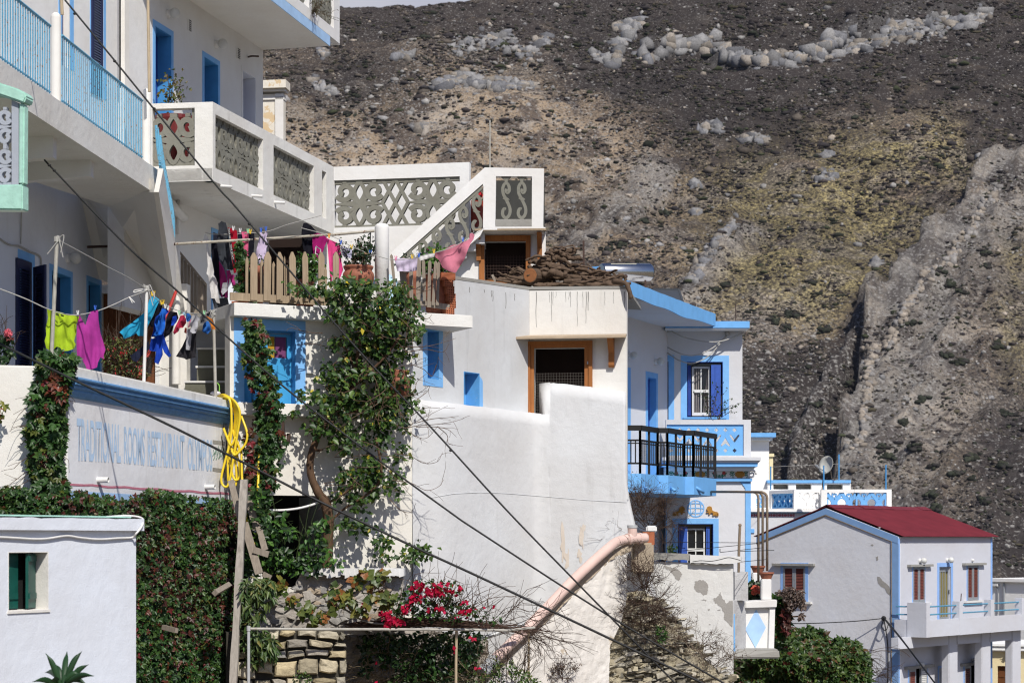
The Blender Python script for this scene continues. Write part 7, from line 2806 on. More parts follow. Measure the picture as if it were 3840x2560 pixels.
 win(pg,gw,(.45,.45))
 (a,z1),(b,_),(_,z0),_=dr
 mb=MB()
 mb.prism(RFp,[(a,z0),(b,z0),(b,z1),(a,z1)],[[(a+.08,z0+.1),(b-.08,z0+.1),(b-.08,z1-.2),(a+.08,z1-.2)]],-.16,-.10)
 for k in range(1,4):
  x=a+.08+(b-a-.16)*k/4
  mb.prism(RFp,[(x-.02,z0+.1),(x+.02,z0+.1),(x+.02,z1-.2),(x-.02,z1-.2)],[],-.13,-.095)
 d_=obj('balcony_door',mb,M_ALU,h)
 mb=MB()
 mb.prism(RFp,[(a+.07,z0+.09),(b-.07,z0+.09),(b-.07,z1-.19),(a+.07,z1-.19)],[],-.15,-.125)
 obj('door_panels',mb,M_OLIVE,d_)
 mb=MB()
 mb.bar(RFp.at(b-.05,z0+1.0,-.06),RFp.at(b-.05,z0+1.18,-.06),.03,.03)
 obj('handle',mb,M_CABLE,d_)
 for u,v in ((3449,2101),(3551,2099)):
  wall_lamp(u,v,RFp,h,.12)
 mb=MB()
 c=RFp.pt(3645,2099)
 mb.lathe(c,[(.06,0),(.06,.06),(.03,.10)],10,RFp.n)
 obj('lamp_base',mb,M_PIPEW,h)
 mb=MB()
 ov=.22
 pk=c0+g*(GW/2)
 n=90
 vs,fs=[],[]
 sl=(zp-ze)/(GW/2)
 NR=4
 for side in (0,1):
  base=len(vs)
  for i in range(n*3+1):
   t=i/(n*3)*(LN+.22)
   wv=.022*math.sin(i*2*math.pi/3)
   for j in range(NR+1):
    f=j/NR
    dist=f*(GW/2+ov)+(.05 if f==0 else 0)
    p=pk+e*(t-.0)+(g*-1 if side==0 else g)*dist
    zz=zp+.10-sl*dist+wv
    vs.append(V(p.x,p.y,zz))
  for i in range(n*3):
   for j in range(NR):
    k=base+i*(NR+1)+j
    fs.append((k,k+NR+1,k+NR+2,k+1))
 mb.add(vs,fs)
 rf=obj('corrugated_roof',mb,M_REDROOF,h,smooth=True,recalc=False)
 mb=MB()
 for i in range(10):
  a,b=pk+e*(LN+.2)*(i/10),pk+e*(LN+.2)*((i+1.03)/10)
  za=zp+.15+random.uniform(-.01,.015)
  w=g*.34
  mb.add([V(a.x,a.y,za),V(b.x,b.y,za+.005),V(b.x,b.y,za-.14)-w,V(a.x,a.y,za-.145)-w,V(b.x,b.y,za-.14)+w,V(a.x,a.y,za-.145)+w],[(0,1,2,3),(0,5,4,1)])
 obj('ridge_cap',mb,M_REDROOF,rf)
 mb=MB()
 a_=c0+e*LN
 mb.add([V(a_.x,a_.y,zb),V((a_+g*GW).x,(a_+g*GW).y,zb),V((a_+g*GW).x,(a_+g*GW).y,ze),V((a_+g*GW/2).x,(a_+g*GW/2).y,zp),V(a_.x,a_.y,ze)],[(0,1,2,3,4)])
 q=c0+g*GW
 mb.quad(V(q.x,q.y,zb),V(q.x,q.y,ze),V((q+e*LN).x,(q+e*LN).y,ze),V((q+e*LN).x,(q+e*LN).y,zb))
 obj('rear_walls',mb,M_GABLE,h)
 for bl in ([(3289,2160),(3300,2162),(3310,2176),(3324,2186),(3334,2196),(3342,2216),(3338,2232),(3326,2222),(3318,2205),(3304,2198),(3292,2184)],blob(3290,2092,5,9,14,.5,2),blob(3272,2043,5,4,10,.5,3)):
  mb=MB()
  mb.prism(pg,[pg.sz(u,v) for u,v in bl],[],.001,.006)
  obj('peeled_patch',mb,M_PATCH,h)
 PBF=Pl(3474,RFp.pt(3474,0,1.35).y,3840,RFp.pt(3840,0,1.35).y)
 off=1.35
 Xf=lambda u:RFp.sz(u,0,off)[0]
 zt,zl=RFp.sz(3600,2317,off)[1],RFp.sz(3600,2379,off)[1]
 x0,x1=Xf(3474),Xf(3990)
 pale=plaster('balcony_pale',(.58,.595,.64),.06,.15)
 mb=MB()
 mb.prism(RFp,[(x0,zl),(x1,zl),(x1,zt),(x0,zt)],[],off-.16,off)
 mb.prism(RFp,[(x0,zl),(x0+.18,zl),(x0+.18,zt-.002),(x0,zt-.002)],[],.0,off-.161)
 mb.prism(RFp,[(x0+.18,zl),(x1,zl),(x1,zl+.2),(x0+.18,zl+.2)],[],.0,off-.161)
 bal=obj('balcony_parapet',mb,pale,h)
 for u0,u1 in ((3474,3486),(3598,3612),(3716,3730),(3832,3846)):
  mb=MB()
  a,b=Xf(u0),Xf(u1)
  w_=.26
  mb.prism(RFp,[(a-.02,zl-.003),(a+w_,zl-.003),(a+w_,zt+.66),(a-.02,zt+.66)],[],off-.30-(.5 if u0<3480 else 0),off+.01)
  obj('balcony_post',mb,pale,bal)
 mb=MB()
 for dz in (.20,.50):
  for u0,u1 in ((3486,3600),(3612,3716),(3728,3834),(3846,3990)):
   mb.tube([RFp.at(Xf(u0)-.02,zt+dz,off-.14),RFp.at(Xf(u1),zt+dz,off-.14)],.032,6)
  mb.tube([RFp.at(x0+.1,zt+dz,off-.55),RFp.at(x0+.1,zt+dz,.02)],.03,6)
 obj('blue_rails',mb,paint('rail_blue',(.10,.30,.44),.5),bal)
 mb=MB()
 mb.tube([RFp.at(Xf(3612),zt+.65,off-.1),RFp.at(Xf(3614),zt+.95,off-.1)],.02,5)
 obj('iron_stub',mb,M_RUST,bal)
 for u0,u1,o_ in ((3559,3592,.75),(3682,3716,.85),(3797,3829,.95)):
  mb=MB()
  a,b=RFp.sz(u0,0,o_)[0],RFp.sz(u1,0,o_)[0]
  mb.prism(RFp,[(a,zb),(b,zb),(b,zl-.001),(a,zl-.001)],[],o_-.34,o_)
  c=obj('column',mb,pale,h,bevel=.03)
 for (ua,ub,o0,o1) in ((3369,3592,-.2,.72),(3592,3716,.2,.8),(3716,3830,.3,.9)):
  mb=MB()
  a,b=RFp.sz(ua,0,o1)[0],RFp.sz(ub,0,o1)[0]-.36
  mb.prism(RFp,[(a+(.0 if ua<3400 else .003),zl-.42),(b,zl-.42),(b,zl-.002),(a+(.0 if ua<3400 else .003),zl-.002)],[],o1-.3,o1-.004)
  obj('beam',mb,pale,h)
 for d in (lw1,lw2):
  (a,z1),(b,_),(_,z0),_=d
  mb=MB()
  mb.prism(RFp,d,[],-.22,-.2)
  obj('pane',mb,M_GLASS,h)
  w=(b-a)*.36
  louvred(RFp,0,0,1,1,h,M_ALU,M_BRSHUT) if False else None
  for k,(s0,s1) in enumerate(((a,a+w),(b-w,b))):
   fo=MB()
   fo.prism(RFp,[(s0,z0),(s1,z0),(s1,z1),(s0,z1)],[[(s0+.06,z0+.1),(s1-.06,z0+.1),(s1-.06,z1-.1),(s0+.06,z1-.1)]],-.05,.03)
   f_=obj('shutter',fo,M_ALU,h)
   mb=MB()
   for j in range(16):
    zz=z1-.12-j*.075
    mb.prism(RFp,[(s0+.06,zz-.06),(s1-.06,zz-.06),(s1-.06,zz),(s0+.06,zz)],[],-.03+.01,.012)
   obj('louvres',mb,M_WFRAME if (k==1 and d is lw1) else M_BRSHUT,f_)
  mb=MB()
  mb.prism(RFp,[(a-.35,z1+.013),(b+.35,z1+.013),(b+.35,z1+.12),(a-.35,z1+.12)],[],.002,.16)
  obj('lintel',mb,M_CONC,h)
 (a,z1),(b,_),(_,z0),_=ld
 mb=MB()
 mb.prism(RFp,ld,[],-.2,-.15)
 for k in range(4):
  x=a+(b-a)*(k+.3)/4
  mb.prism(RFp,[(x,z0),(x+.08,z0),(x+.08,z1-.15),(x,z1-.15)],[],-.15,-.13)
 obj('lower_door',mb,M_ALU,h)
 for u,v in ((3446,2490),(3549,2477),(3652,2472)):
  wall_lamp(u-4,v,RFp,h,.11)
 mb=MB()
 c=pg.pt(3314,2317,.12)
 mb.ball(c,.10,8,6)
 mb.tube(cat([pg.pt(2940,2330,.25),pg.pt(2975,2336,.6),pg.pt(3060,2335,.6),pg.pt(3200,2328,.5),c],6),.018,5)
 mb.tube(cat([c,pg.pt(3306,2350,.2),pg.pt(3322,2362,.2),pg.pt(3330,2336,.15),c],5),.016,5)
 mb.tube(cat([c,pg.pt(3326,2390,.05),pg.pt(3330,2460,.05),pg.pt(3328,2560,.05)],5),.022,5)
 o=obj('gable_wires',mb,M_CABLE)
 tag(o,'tangle of black wires on an insulator at the grey gable corner','wire')
 mb=MB()
 mb.tube(cat([c,P(3380,2395,73),P(3440,2473,71),P(3510,2565,69)],6),.03,6)
 mb.tube(cat([c+V(0,0,.05),P(3370,2378,73),P(3440,2470,71),P(3512,2565,69)],6),.015,6)
 o=obj('service_cable',mb,M_CABLE)
 tag(o,'black service cable running from the gable insulator down to the right','cable')
build_red_house()
def build_edge_houses():
 t=thing('flat_white_house','flat roofed white house at the right edge behind the blue rails','house',P(3780,2420,99))
 pl=Pl(3716,99,3990,96)
 X=lambda u:pl.sz(u,0)[0]
 z=lambda v:pl.sz(3740,v)[1]
 wh=plaster('dazzling_white',(.84,.84,.82))
 mb=MB()
 mb.prism(pl,[(X(3690),-9),(X(3990),-9),(X(3990),z(2180)),(X(3690),z(2180))],[],-6,0)
 obj('wall',mb,wh,t)
 mb=MB()
 mb.prism(pl,[(X(3690),z(2179.5)),(X(3990),z(2179.5)),(X(3990),z(2168)),(X(3690),z(2168))],[],-6.2,.2)
 obj('roof',mb,wh,t)
 mb=MB()
 mb.prism(pl,[(X(3700),z(2196)),(X(3748),z(2196)),(X(3748),z(2187)),(X(3700),z(2187))],[],.002,.2)
 obj('ledge',mb,M_OLD,t)
 mb=MB()
 mb.tube([pl.pt(3765,2184,.08),pl.pt(3765,2320,.08)],.05,6)
 mb.tube([pl.pt(3735,2196,.05),pl.pt(3742,2210,.05),pl.pt(3742,2300,.05)],.025,5)
 obj('downpipe',mb,M_ALU,t)
 t=thing('cream_house','cream house with white cornice bands and a carved brown door at the right edge','house',P(3780,2640,90))
 pl=Pl(3700,90,3990,89)
 X=lambda u:pl.sz(u,0)[0]
 z=lambda v:pl.sz(3780,v)[1]
 d=opening(pl,3741,2495,3798,2660)
 mb=MB()
 mb.prism(pl,[(X(3690),-9),(X(3990),-9),(X(3990),z(2440)),(X(3690),z(2440))],[d],-4,0)
 obj('wall',mb,M_CREAM,t)
 mb=MB()
 mb.prism(pl,d,[],-.3,-.2)
 (a,z1),(b,_),(_,z0),_=d
 for k in range(2):
  for j in range(4):
   x=a+(b-a)*(.08+.48*k)
   zz=z1-.2-j*.45
   mb.prism(pl,[(x,zz-.32),(x+(b-a)*.36,zz-.32),(x+(b-a)*.36,zz),(x,zz)],[],-.2,-.17)
 obj('carved_door',mb,wood('carved_door_wood',(.16,.06,.02),(.09,.03,.012)),t)
 for v0,v1,o_ in ((2412,2420,.35),(2420.4,2428,.22),(2428.4,2436,.28),(2436.4,2441,.12)):
  mb=MB()
  mb.prism(pl,[(X(3690),z(v1)),(X(3990),z(v1)),(X(3990),z(v0)),(X(3690),z(v0))],[],-4.1,o_)
  obj('cornice',mb,wh,t)
 mb=MB()
 c=pl.pt(3782,2444,.25)
 mb.ball(c,.10,10,8)
 obj('lamp',mb,M_GLOBE,t,smooth=True)
 mb=MB()
 cc=(X(3776),z(2468))
 for k in range(7):
  a_=math.radians(200+k*23)
  mb.ribbon(lambda x,y,o:pl.at(cc[0]+x,cc[1]+y,o),[(0,.1),(.15*math.cos(a_),.1+.15*math.sin(a_)),(.28*math.cos(a_)*1.1,.05+.22*math.sin(a_))],.04,.002,.03+k*.002)
 obj('stucco_ornament',mb,M_CREAM,t)
build_edge_houses()
# ------------------------------------------------------------------ lower centre: pipe, buttress, rock, walls, pergola, planks, hose
def build_lower():
 pth=[(1806,2522,44.0),(1870,2455,44.5),(1962,2367,45.2),(2060,2268,45.95),(2145,2179,46.55),(2220,2108,47.1),(2270,2064,47.5),(2308,2034,47.9),(2345,2022,48.2),(2385,2018,48.4),(2422,2016,48.6)]
 t=thing('waste_pipe','thick pale pink plastic pipe running diagonally down the wall foot','pipe',P(1806,2530,44.0))
 mb=MB()
 mb.tube(cat([P(*p) for p in pth],6),.121,16)
 body=obj('pipe_body',mb,M_PINKP,t,smooth=True)
 mb=MB()
 for a,b in (((2352,2021,48.25),(2362,2020,48.3)),((2392,2018,48.45),(2400,2018,48.5))):
  mb.tube([P(*a),P(*b)],.142,16)
 obj('collar',mb,M_PINKP,t)
 mb=MB()
 mb.tube([P(2372,2018,48.34),P(2371,1978,48.34)],.115,16)
 br=obj('access_branch',mb,M_PINKP,t,smooth=False)
 mb=MB()
 mb.tube([P(2371,1979,48.34),P(2371,1968,48.34)],.128,16)
 obj('grey_cap',mb,M_GREYP,br)
 mb=MB()
 mb.tube([P(1806,2522,44.0),P(1852,2473,44.36)],.14,16)
 obj('grey_coupling',mb,M_GREYP,t)
 mb=MB()
 c=P(2427,2014,49.05)
 mb.box(c+V(-.10,.0,-.18),V(.28,0,0),V(0,.3,0),V(0,0,.32))
 o=obj('hollow_brick',mb,M_BRICK)
 tag(o,'broken hollow brick plastered at the upper end of the pink pipe','brick')
 mb=MB()
 mb.box(c+V(-.02,-.02,.13),V(.26,0,0),V(0,.3,0),V(0,0,.16))
 obj('mortar',mb,M_OLD,o,bevel=.03)
 t=thing('buttress_wall','rough plastered sloping retaining wall below the pink pipe','wall',P(2150,2560,48))
 def sheet(name,poly,yfun,mat,nu=70,nv=60,amp=.10,sc=2.2,parent=t,thick=.5,fine=.03):
  us=[p[0] for p in poly]
  vs_=[p[1] for p in poly]
  U,Vv=np.meshgrid(np.linspace(min(us),max(us),nu),np.linspace(min(vs_),max(vs_),nv))
  U,Vv=U.ravel(),Vv.ravel()
  k=inpoly(U,Vv,poly)
  pts=[]
  n=len(poly)
  step=(max(us)-min(us))/nu
  for i in range(n):
   a,b=poly[i],poly[(i+1)% n]
   m=max(1,int(math.hypot(b[0]-a[0],b[1]-a[1])/step))
   for j in range(m):
    pts.append((a[0]+(b[0]-a[0])*j/m+random.uniform(-.2,.2)*step,a[1]+(b[1]-a[1])*j/m+random.uniform(-.2,.2)*step))
  pa=np.array(pts)
  g=[(a,b) for a,b in zip(U[k],Vv[k]) if ((pa-(a,b))**2).sum(1).min()>(step*.6)**2]
  allp=[Vector(p) for p in pts+g]
  nb=len(pts)
  r=delaunay_2d_cdt(allp,[(i,(i+1)% nb) for i in range(nb)],[list(range(nb))],1,1e-4)
  W=[]
  for p in r[0]:
   y=yfun(p[0],p[1])
   q=P(p[0],p[1],y)
   d=noise.fractal(q*sc,1.0,2.0,4)*amp+noise.fractal(q*sc*5,1.0,2.0,3)*fine
   W.append(P(p[0],p[1],y-d))
  mb=MB()
  n=len(W)
  mb.add(W,r[2])
  bnd=[i for i in range(nb)]
  back=[W[i]+V(0,thick,0) for i in bnd]
  mb.add([W[i] for i in bnd]+back,[(i,(i+1)% nb,nb+(i+1)% nb,nb+i) for i in range(nb)])
  return obj(name,mb,mat,parent,smooth=False)
 yb=lambda u,v:45.0+(u-1800)/620*3.9-.25-(v-2100)*.0012
 sheet('rough_face',[(2362,2062),(2350,2090),(2350,2252),(2326,2341),(2288,2420),(2281,2620),(1780,2640),(1830,2545),(1900,2475),(2000,2375),(2100,2275),(2200,2178),(2290,2095)],yb,M_TROUGH,110,90,.05,.7,fine=.035)
 sheet('bare_top_edge',[(2375,2034),(2366,2064),(2290,2100),(2200,2182),(2100,2280),(2000,2380),(1900,2480),(1830,2550),(1760,2610),(1790,2560),(1880,2455),(1960,2385),(2050,2290),(2140,2205),(2215,2130),(2280,2078),(2330,2046)],lambda u,v:yb(u,v)-.03,M_TAN,70,50,.05,3,fine=.05)
 mb=MB()
 mb.box(P(2372,2150,48.7),V(.52,0,0),V(0,.6,0),V(0,0,(2150-2034)/F*48.7))
 o=obj('stub',mb,M_TAN,t,bevel=.05)
 rk=thing('schist_outcrop','outcrop of thin tilted yellow grey schist layers under the dry shrub','rock',P(2450,2600,48.5))
 mb=MB()
 rnd=random.Random(3)
 for i in range(1500):
  v=rnd.uniform(2235,2620)
  ul=np.interp(v,[2235,2300,2341,2420,2620],[2350,2335,2318,2290,2285])
  ur=np.interp(v,[2235,2300,2380,2440,2560,2620],[2395,2480,2545,2600,2740,2760])
  if ur <= ul:
   continue
  u=rnd.uniform(ul-6,ur+4)
  f=(u-ul)/max(1,ur-ul)
  y=48.9-.9*(v-2235)/330+.35*abs(f-.4)+rnd.uniform(-.16,.12)+.25*noise.noise(Vector((u*.02,v*.02,0)))
  c=P(u,v,y)
  L_,T,D=rnd.choice([.07,.10,.16,.26,.40])*rnd.uniform(.7,1.3),rnd.choice([.014,.02,.035,.06,.11])*rnd.uniform(.7,1.2),rnd.uniform(.25,.45)
  a=rnd.gauss(.08,.15)+.3*noise.noise(Vector((u*.01,v*.01,5)))
  ex=V(math.cos(a),rnd.uniform(-.15,.15),math.sin(a))*L_
  ez=V(-math.sin(a),0,math.cos(a))*T
  ey=V(rnd.uniform(-.2,.2),1,0)*D
  k=rnd.uniform(.65,1.25)
  col=rnd.choice([(.40,.355,.25),(.35,.32,.25),(.44,.39,.28),(.29,.27,.22),(.47,.43,.35)])
  col=tuple(x*k for x in col)
  j=lambda:V(rnd.uniform(-.035,.035),rnd.uniform(-.05,.05),rnd.uniform(-.012,.012))
  cs=[c+j(),c+ex+j(),c+ex+ez+j(),c+ez+j()]
  mb.hexa(cs+[q+ey for q in cs],col)
 obj('layered_plates',mb,M_STONE,rk)
 mb=MB()
 ob=[]
 for v in range(2240,2640,20):
  ul=np.interp(v,[2235,2300,2341,2420,2620],[2350,2335,2318,2290,2285])
  ur=np.interp(v,[2235,2300,2380,2440,2560,2620],[2395,2480,2545,2600,2740,2760])
  y=49.05-.9*(v-2235)/330+.15
  ob.append([P(ul-15,v,y+.3),P((ul*.6+ur*.4),v,y),P(ur+10,v,y+.25)])
 vs=[p for r in ob for p in r]
 mb.add(vs,[(3*i+j,3*i+j+1,3*i+j+4,3*i+j+3) for i in range(len(ob)-1) for j in range(2)],(.22,.20,.155))
 obj('rock_core',mb,M_STONE,rk)
 sheet('earthy_face',[(2345,2240),(2400,2235),(2480,2300),(2545,2380),(2600,2440),(2750,2560),(2750,2640),(2280,2640),(2290,2420),(2330,2330)],lambda u,v:48.95-.9*(v-2235)/330,plaster('outcrop_earth',(.34,.30,.215),.35,.6,1),60,50,.16,2.0,rk,.5,.07)
 PW=Pl(2430,50.0,2750,49.7)
 t=thing('old_garden_wall','old white garden wall with peeled cement patches and cracked coping','wall',PW.pt(2600,2560))
 X=lambda u:PW.sz(u,0)[0]
 z=lambda v:PW.sz(2600,v)[1]
 mb=MB()
 mb.prism(PW,[(X(2440),-5),(X(2749.5),-5),(X(2749.5),z(2114)),(X(2440),z(2104))],[],-.35,0)
 obj('wall',mb,plaster('old_white_wall',(.70,.70,.675),.12,.35,.6),t)
 mb=MB()
 n=14
 lo=[(X(2446+(2588-2446)*i/n),z(2100+random.uniform(-4,3))) for i in range(n+1)]
 mb.prism(PW,lo+[(X(2587),z(2076)),(X(2446),z(2071))],[],-.5,.09)
 obj('concrete_coping',mb,M_CONC,t)
 mb=MB()
 lo=[(X(2589+(2749-2589)*i/n),z(2112+random.uniform(-2,4))) for i in range(n+1)]
 mb.prism(PW,lo+[(X(2776),z(2106)),(X(2780),z(2102)),(X(2778),z(2086)),(X(2588),z(2079))],[],-.5,.12)
 cp=obj('white_coping',mb,M_OLD,t)
 mb=MB()
 for pts in ([(2598,2104),(2630,2100),(2665,2103),(2700,2097),(2730,2088),(2752,2092),(2778,2099)],[(2592,2110),(2640,2109),(2690,2115),(2750,2113)]):
  q=[(X(u),z(v+random.uniform(-1,1))) for u,v in pts]
  q=[tuple(p)[:2] for p in cat([V(a[0],a[1],0) for a in q],4)]
  mb.ribbon(lambda x,y,o:PW.at(x,y,o),q,.014,.118,.124)
 obj('cracks',mb,M_CABLE,cp)
 patches=[[(2490,2122),(2508,2124),(2530,2128),(2546,2136),(2558,2150),(2552,2168),(2544,2176),(2536,2172),(2530,2160),(2520,2146),(2506,2134),(2494,2130)],
    [(2606,2186),(2622,2172),(2640,2174),(2652,2186),(2656,2204),(2652,2226),(2640,2232),(2626,2222),(2612,2216),(2602,2204)],
    [(2749,2250),(2749,2350),(2738,2346),(2726,2330),(2714,2318),(2716,2296),(2700,2272),(2680,2256),(2672,2242),(2690,2238),(2702,2218),(2708,2240),(2724,2262),(2736,2252)]]
 for i,b in enumerate(patches):
  q=[]
  mb=MB()
  m=len(b)
  for k in range(m):
   a,c=b[k],b[(k+1)% m]
   for j in range(5):
    f=j/5
    q.append((a[0]+(c[0]-a[0])*f+random.uniform(-2.2,2.2),a[1]+(c[1]-a[1])*f+random.uniform(-2.2,2.2)))
  q=[(min(u,2749),v) for u,v in q]
  mb.prism(PW,[PW.sz(u,v) for u,v in q],[],.001,.005)
  obj('bare_patch',mb,M_PATCH,t)
 for i in range(14):
  mb=MB()
  mb.prism(PW,[PW.sz(u,v) for u,v in blob(random.uniform(2560,2740),random.uniform(2180,2420),random.uniform(2,6),random.uniform(1.5,4),10,.6,i)],[],.001,.004+.0002*i)
  obj('bare_patch',mb,M_PATCH,t)
 mb=MB()
 mb.tube([P(2770,2145,51),P(2771,2060,51),P(2775,1968,51)],.035,8)
 mb.ball(P(2775,1968,51),.045,8,6)
 o=obj('thin_post',mb,M_TANP)
 tag(o,'thin rusty tan post rising behind the cracked white coping','post')
 t=thing('diamond_wall','white garden wall end with a pale blue diamond and thick coping','wall',P(2840,2450,54))
 PD=Pl(2797,54.0,2907,54.3)
 XD=lambda u:PD.sz(u,0)[0]
 zD=lambda v:PD.sz(2850,v)[1]
 mb=MB()
 mb.prism(PD,[(XD(2797),zD(2436)),(XD(2899),zD(2436)),(XD(2899),zD(2279)),(XD(2797),zD(2279))],[],-.3,-.06)
 mb.prism(PD,[(XD(2880),zD(2437)),(XD(2900.5),zD(2437)),(XD(2905),zD(2279)),(XD(2885),zD(2279))],[],-.06,.03)
 obj('wall',mb,M_WHITE,t)
 mb=MB()
 mb.prism(PD,[(XD(2790),zD(2279)),(XD(2907),zD(2277)),(XD(2909),zD(2247)),(XD(2788),zD(2254))],[],-.5,.10)
 obj('coping',mb,M_OLD,t,bevel=.02)
 mb=MB()
 mb.prism(PD,[(XD(2839),zD(2284)),(XD(2875),zD(2352)),(XD(2836),zD(2428)),(XD(2798),zD(2358))],[],-.062,-.045)
 obj('blue_diamond',mb,M_PALEBLUE,t)
 mb=MB()
 p,q=P(2752,2450,53.2),P(2797,2450,54.0)
 hz_=V(0,0,(2450-2143)/F*53.5)
 mb.hexa([p,q,q+hz_*.65,p+hz_*.65]+[x+V(.1,.6,0) for x in (p,q,q+hz_*.65,p+hz_*.65)])
 mb.box(P(2755,2250,53.4),V(.36,0,0),V(0,.4,0),V(0,0,(2250-2143)/F*53.4))
 obj('rough_side',mb,plaster('pitted_plaster',(.58,.585,.59),.25,.5,1.0),t)
 mb=MB()
 mb.hexa([P(2750,2468,53.0),P(2925,2468,53.6),P(2922,2434,53.6),P(2765,2434,53.2)]+[x+V(0,.8,0) for x in (P(2750,2468,53.0),P(2925,2468,53.6),P(2922,2434,53.6),P(2765,2434,53.2))])
 obj('footing',mb,M_CONC,t,bevel=.04)
 mb=MB()
 mb.bar(P(2754,2440,53.15),P(2752,2300,53.15),.05,.02,up=(0,-1,0))
 obj('blue_edge',mb,M_TRIM,t)
 for (ua,ub,va,vb,y,lab) in ((2856,2893,2170,2249,54.3,'short white pillar carrying the nearer terracotta bowl above the diamond wall'),(2822,2860,2146,2250,56.2,'short white pillar under the farther terracotta bowl')):
  mb=MB()
  c=P(ua,vb,y)
  mb.box(c,V((ub-ua)/F*y,0,0),V(0,.3,0),V(0,0,(vb-va)/F*y))
  o=obj('garden_pillar',mb,M_WHITE,bevel=.02)
  tag(o,lab,'pillar')
 for (u0,u1,v0,v1,y,lab) in ((2845,2903,2144,2170,54.45,'nearer terracotta bowl at the foot of the tan pipes'),(2814,2870,2120,2146,56.35,'farther terracotta bowl behind the tan pipes')):
  mb=MB()
  c=P((u0+u1)/2,v1,y)
  r=(u1-u0)/2/F*y
  hh=(v1-v0)/F*y
  mb.lathe(c,[(r*.62,0),(r*.80,hh*.5),(r*.92,hh*.75),(r,hh*.78),(r,hh),(r*.9,hh),(r*.82,hh*.85)],24)
  o=obj('clay_bowl',mb,M_TERRA,smooth=False)
  tag(o,lab,'flower pot')
 t=thing('pipe_frame','three tan metal pipes bending from the blue balcony down to the clay bowls','pipe frame',P(2860,2170,55))
 for u,vb,y in ((2844,2194,55.6),(2860,2140,56.4),(2877,2140,54.5)):
  mb=MB()
  k=.035
  pts=[P(2660,1843,57.6),P(2760,1843,57.0 if y>55 else 56),P(u-30,1844,y+.1)]+[P(u-22+22*math.sin(a),1866-22*math.cos(a),y) for a in np.linspace(.1,1.57,6)]+[P(u,1900,y),P(u,vb,y)]
  mb.tube(pts,k,8)
  obj('bent_pipe',mb,M_TANP,t,smooth=True)
 mb=MB()
 for (a,b) in (((2500,2032,52),(2840,2034,55.5)),((2560,2064,52),(2843,2036,55.5)),((2700,2070,51),(2860,2052,56)),((2775,2066,51),(2903,2062,55)),((2775,2106,51),(2877,2096,55))):
  mb.tube([P(*a),P(*b)],.008,4)
 mb.bar(P(2700,2056,52.5),P(2700,2068,52.5),.02,.02,up=(0,-1,0))
 o=obj('wash_line',mb,M_CABLE)
 tag(o,'thin empty wash lines stretched between the rusty post and tan pipes','line')
 c=P(2825,2255,55.4)
 t=thing('coral_flower_plant','dark leafy plant with coral red blossoms beside the white pillar','plant',c)
 u,v=sample_poly([(2804,2250),(2808,2200),(2822,2178),(2850,2190),(2860,2215),(2856,2250)],240)
 leaves('leaves',px_to_world(u,v,55.2+RNG.random(240)*.5),(0,-1,.4),.16,PAL_DARK,t,width=.8)
 u,v=sample_poly([(2822,2218),(2826,2200),(2842,2196),(2850,2208),(2842,2222)],60)
 leaves('blossoms',px_to_world(u,v,55.0+RNG.random(60)*.1),(0,-1,.4),.10,[(.62,.12,.07,2),(.55,.18,.12,1)],t,width=1,mat=M_PETAL)
 PS=Pl(930,41.2,1300,41.6)
 t=thing('dry_stone_wall','dry stone wall of pale irregular blocks beneath the pipe frame','wall',PS.pt(1100,2640))
 mb=MB()
 rnd=random.Random(8)
 zrow=PS.sz(1100,2365)[1]
 x_end=PS.sz(1296,2400)[0]
 x0=PS.sz(905,2400)[0]
 zmin=PS.sz(1000,2620)[1]
 zz=zrow
 big=False
 while zz>zmin:
  rh=rnd.choice([.14,.20,.25,.30,.38])
  x=x0+rnd.uniform(-.2,0)
  while x<x_end:
   w=rnd.uniform(.16,.42)*(1+rh*1.2)
   hgt=rh*rnd.uniform(.72,1.0)
   if x+w>x_end:
    w=max(.15,x_end-x)
   m=rnd.uniform(.012,.03)
   o1=rnd.uniform(-.02,.07)
   k=rnd.uniform(.6,1.2)
   col=tuple(c*k for c in rnd.choice([(.46,.40,.28),(.36,.33,.26),(.50,.45,.34),(.33,.30,.25),(.48,.40,.25),(.38,.37,.34)]))
   nseg=9
   a=[(x+m,zz-hgt+m),(x+w/2,zz-hgt+m*rnd.uniform(0,1.5)),(x+w-m,zz-hgt+m),(x+w-m*rnd.uniform(.4,1.8),zz-hgt/2),(x+w-m,zz-m),(x+w/2+rnd.uniform(-.05,.05),zz-m*rnd.uniform(.2,1.6)),(x+m,zz-m),(x+m*rnd.uniform(.3,1.6),zz-hgt/2)]
   a=[(p[0]+rnd.uniform(-.022,.022),p[1]+rnd.uniform(-.022,.022)) for p in a]
   a=[(p[0]+.09*noise.noise(Vector((p[0]*1.6,p[1]*1.6,4))),p[1]+.07*noise.noise(Vector((p[0]*1.1,p[1]*1.3,9)))) for p in a]
   cx,cz=sum(p[0] for p in a)/8,sum(p[1] for p in a)/8
   inn=[(cx+(p[0]-cx)*.84,cz+(p[1]-cz)*.80) for p in a]
   vs=[PS.at(p[0],p[1],o1-.30) for p in a]+[PS.at(p[0],p[1],o1-.05) for p in a]+[PS.at(p[0],p[1],o1+rnd.uniform(-.012,.02)) for p in inn]+[PS.at(cx,cz,o1+rnd.uniform(0,.03))]
   fs=[]
   for i in range(8):
    j=(i+1)% 8
    fs += [(i,j,8+j,8+i),(8+i,8+j,16+j,16+i),(16+i,16+j,24)]
   mb.add(vs,fs,col)
   x += w
  zz -= rh
 obj('blocks',mb,M_STONE,t)
 mb=MB()
 mb.prism(PS,[(x0-.3,-5),(x_end-.02,-5),(x_end-.02,zrow-.02),(x0-.3,zrow-.02)],[],-.6,-.14)
 obj('wall_core',mb,paint('dark_joint',(.05,.045,.035),.95),t)
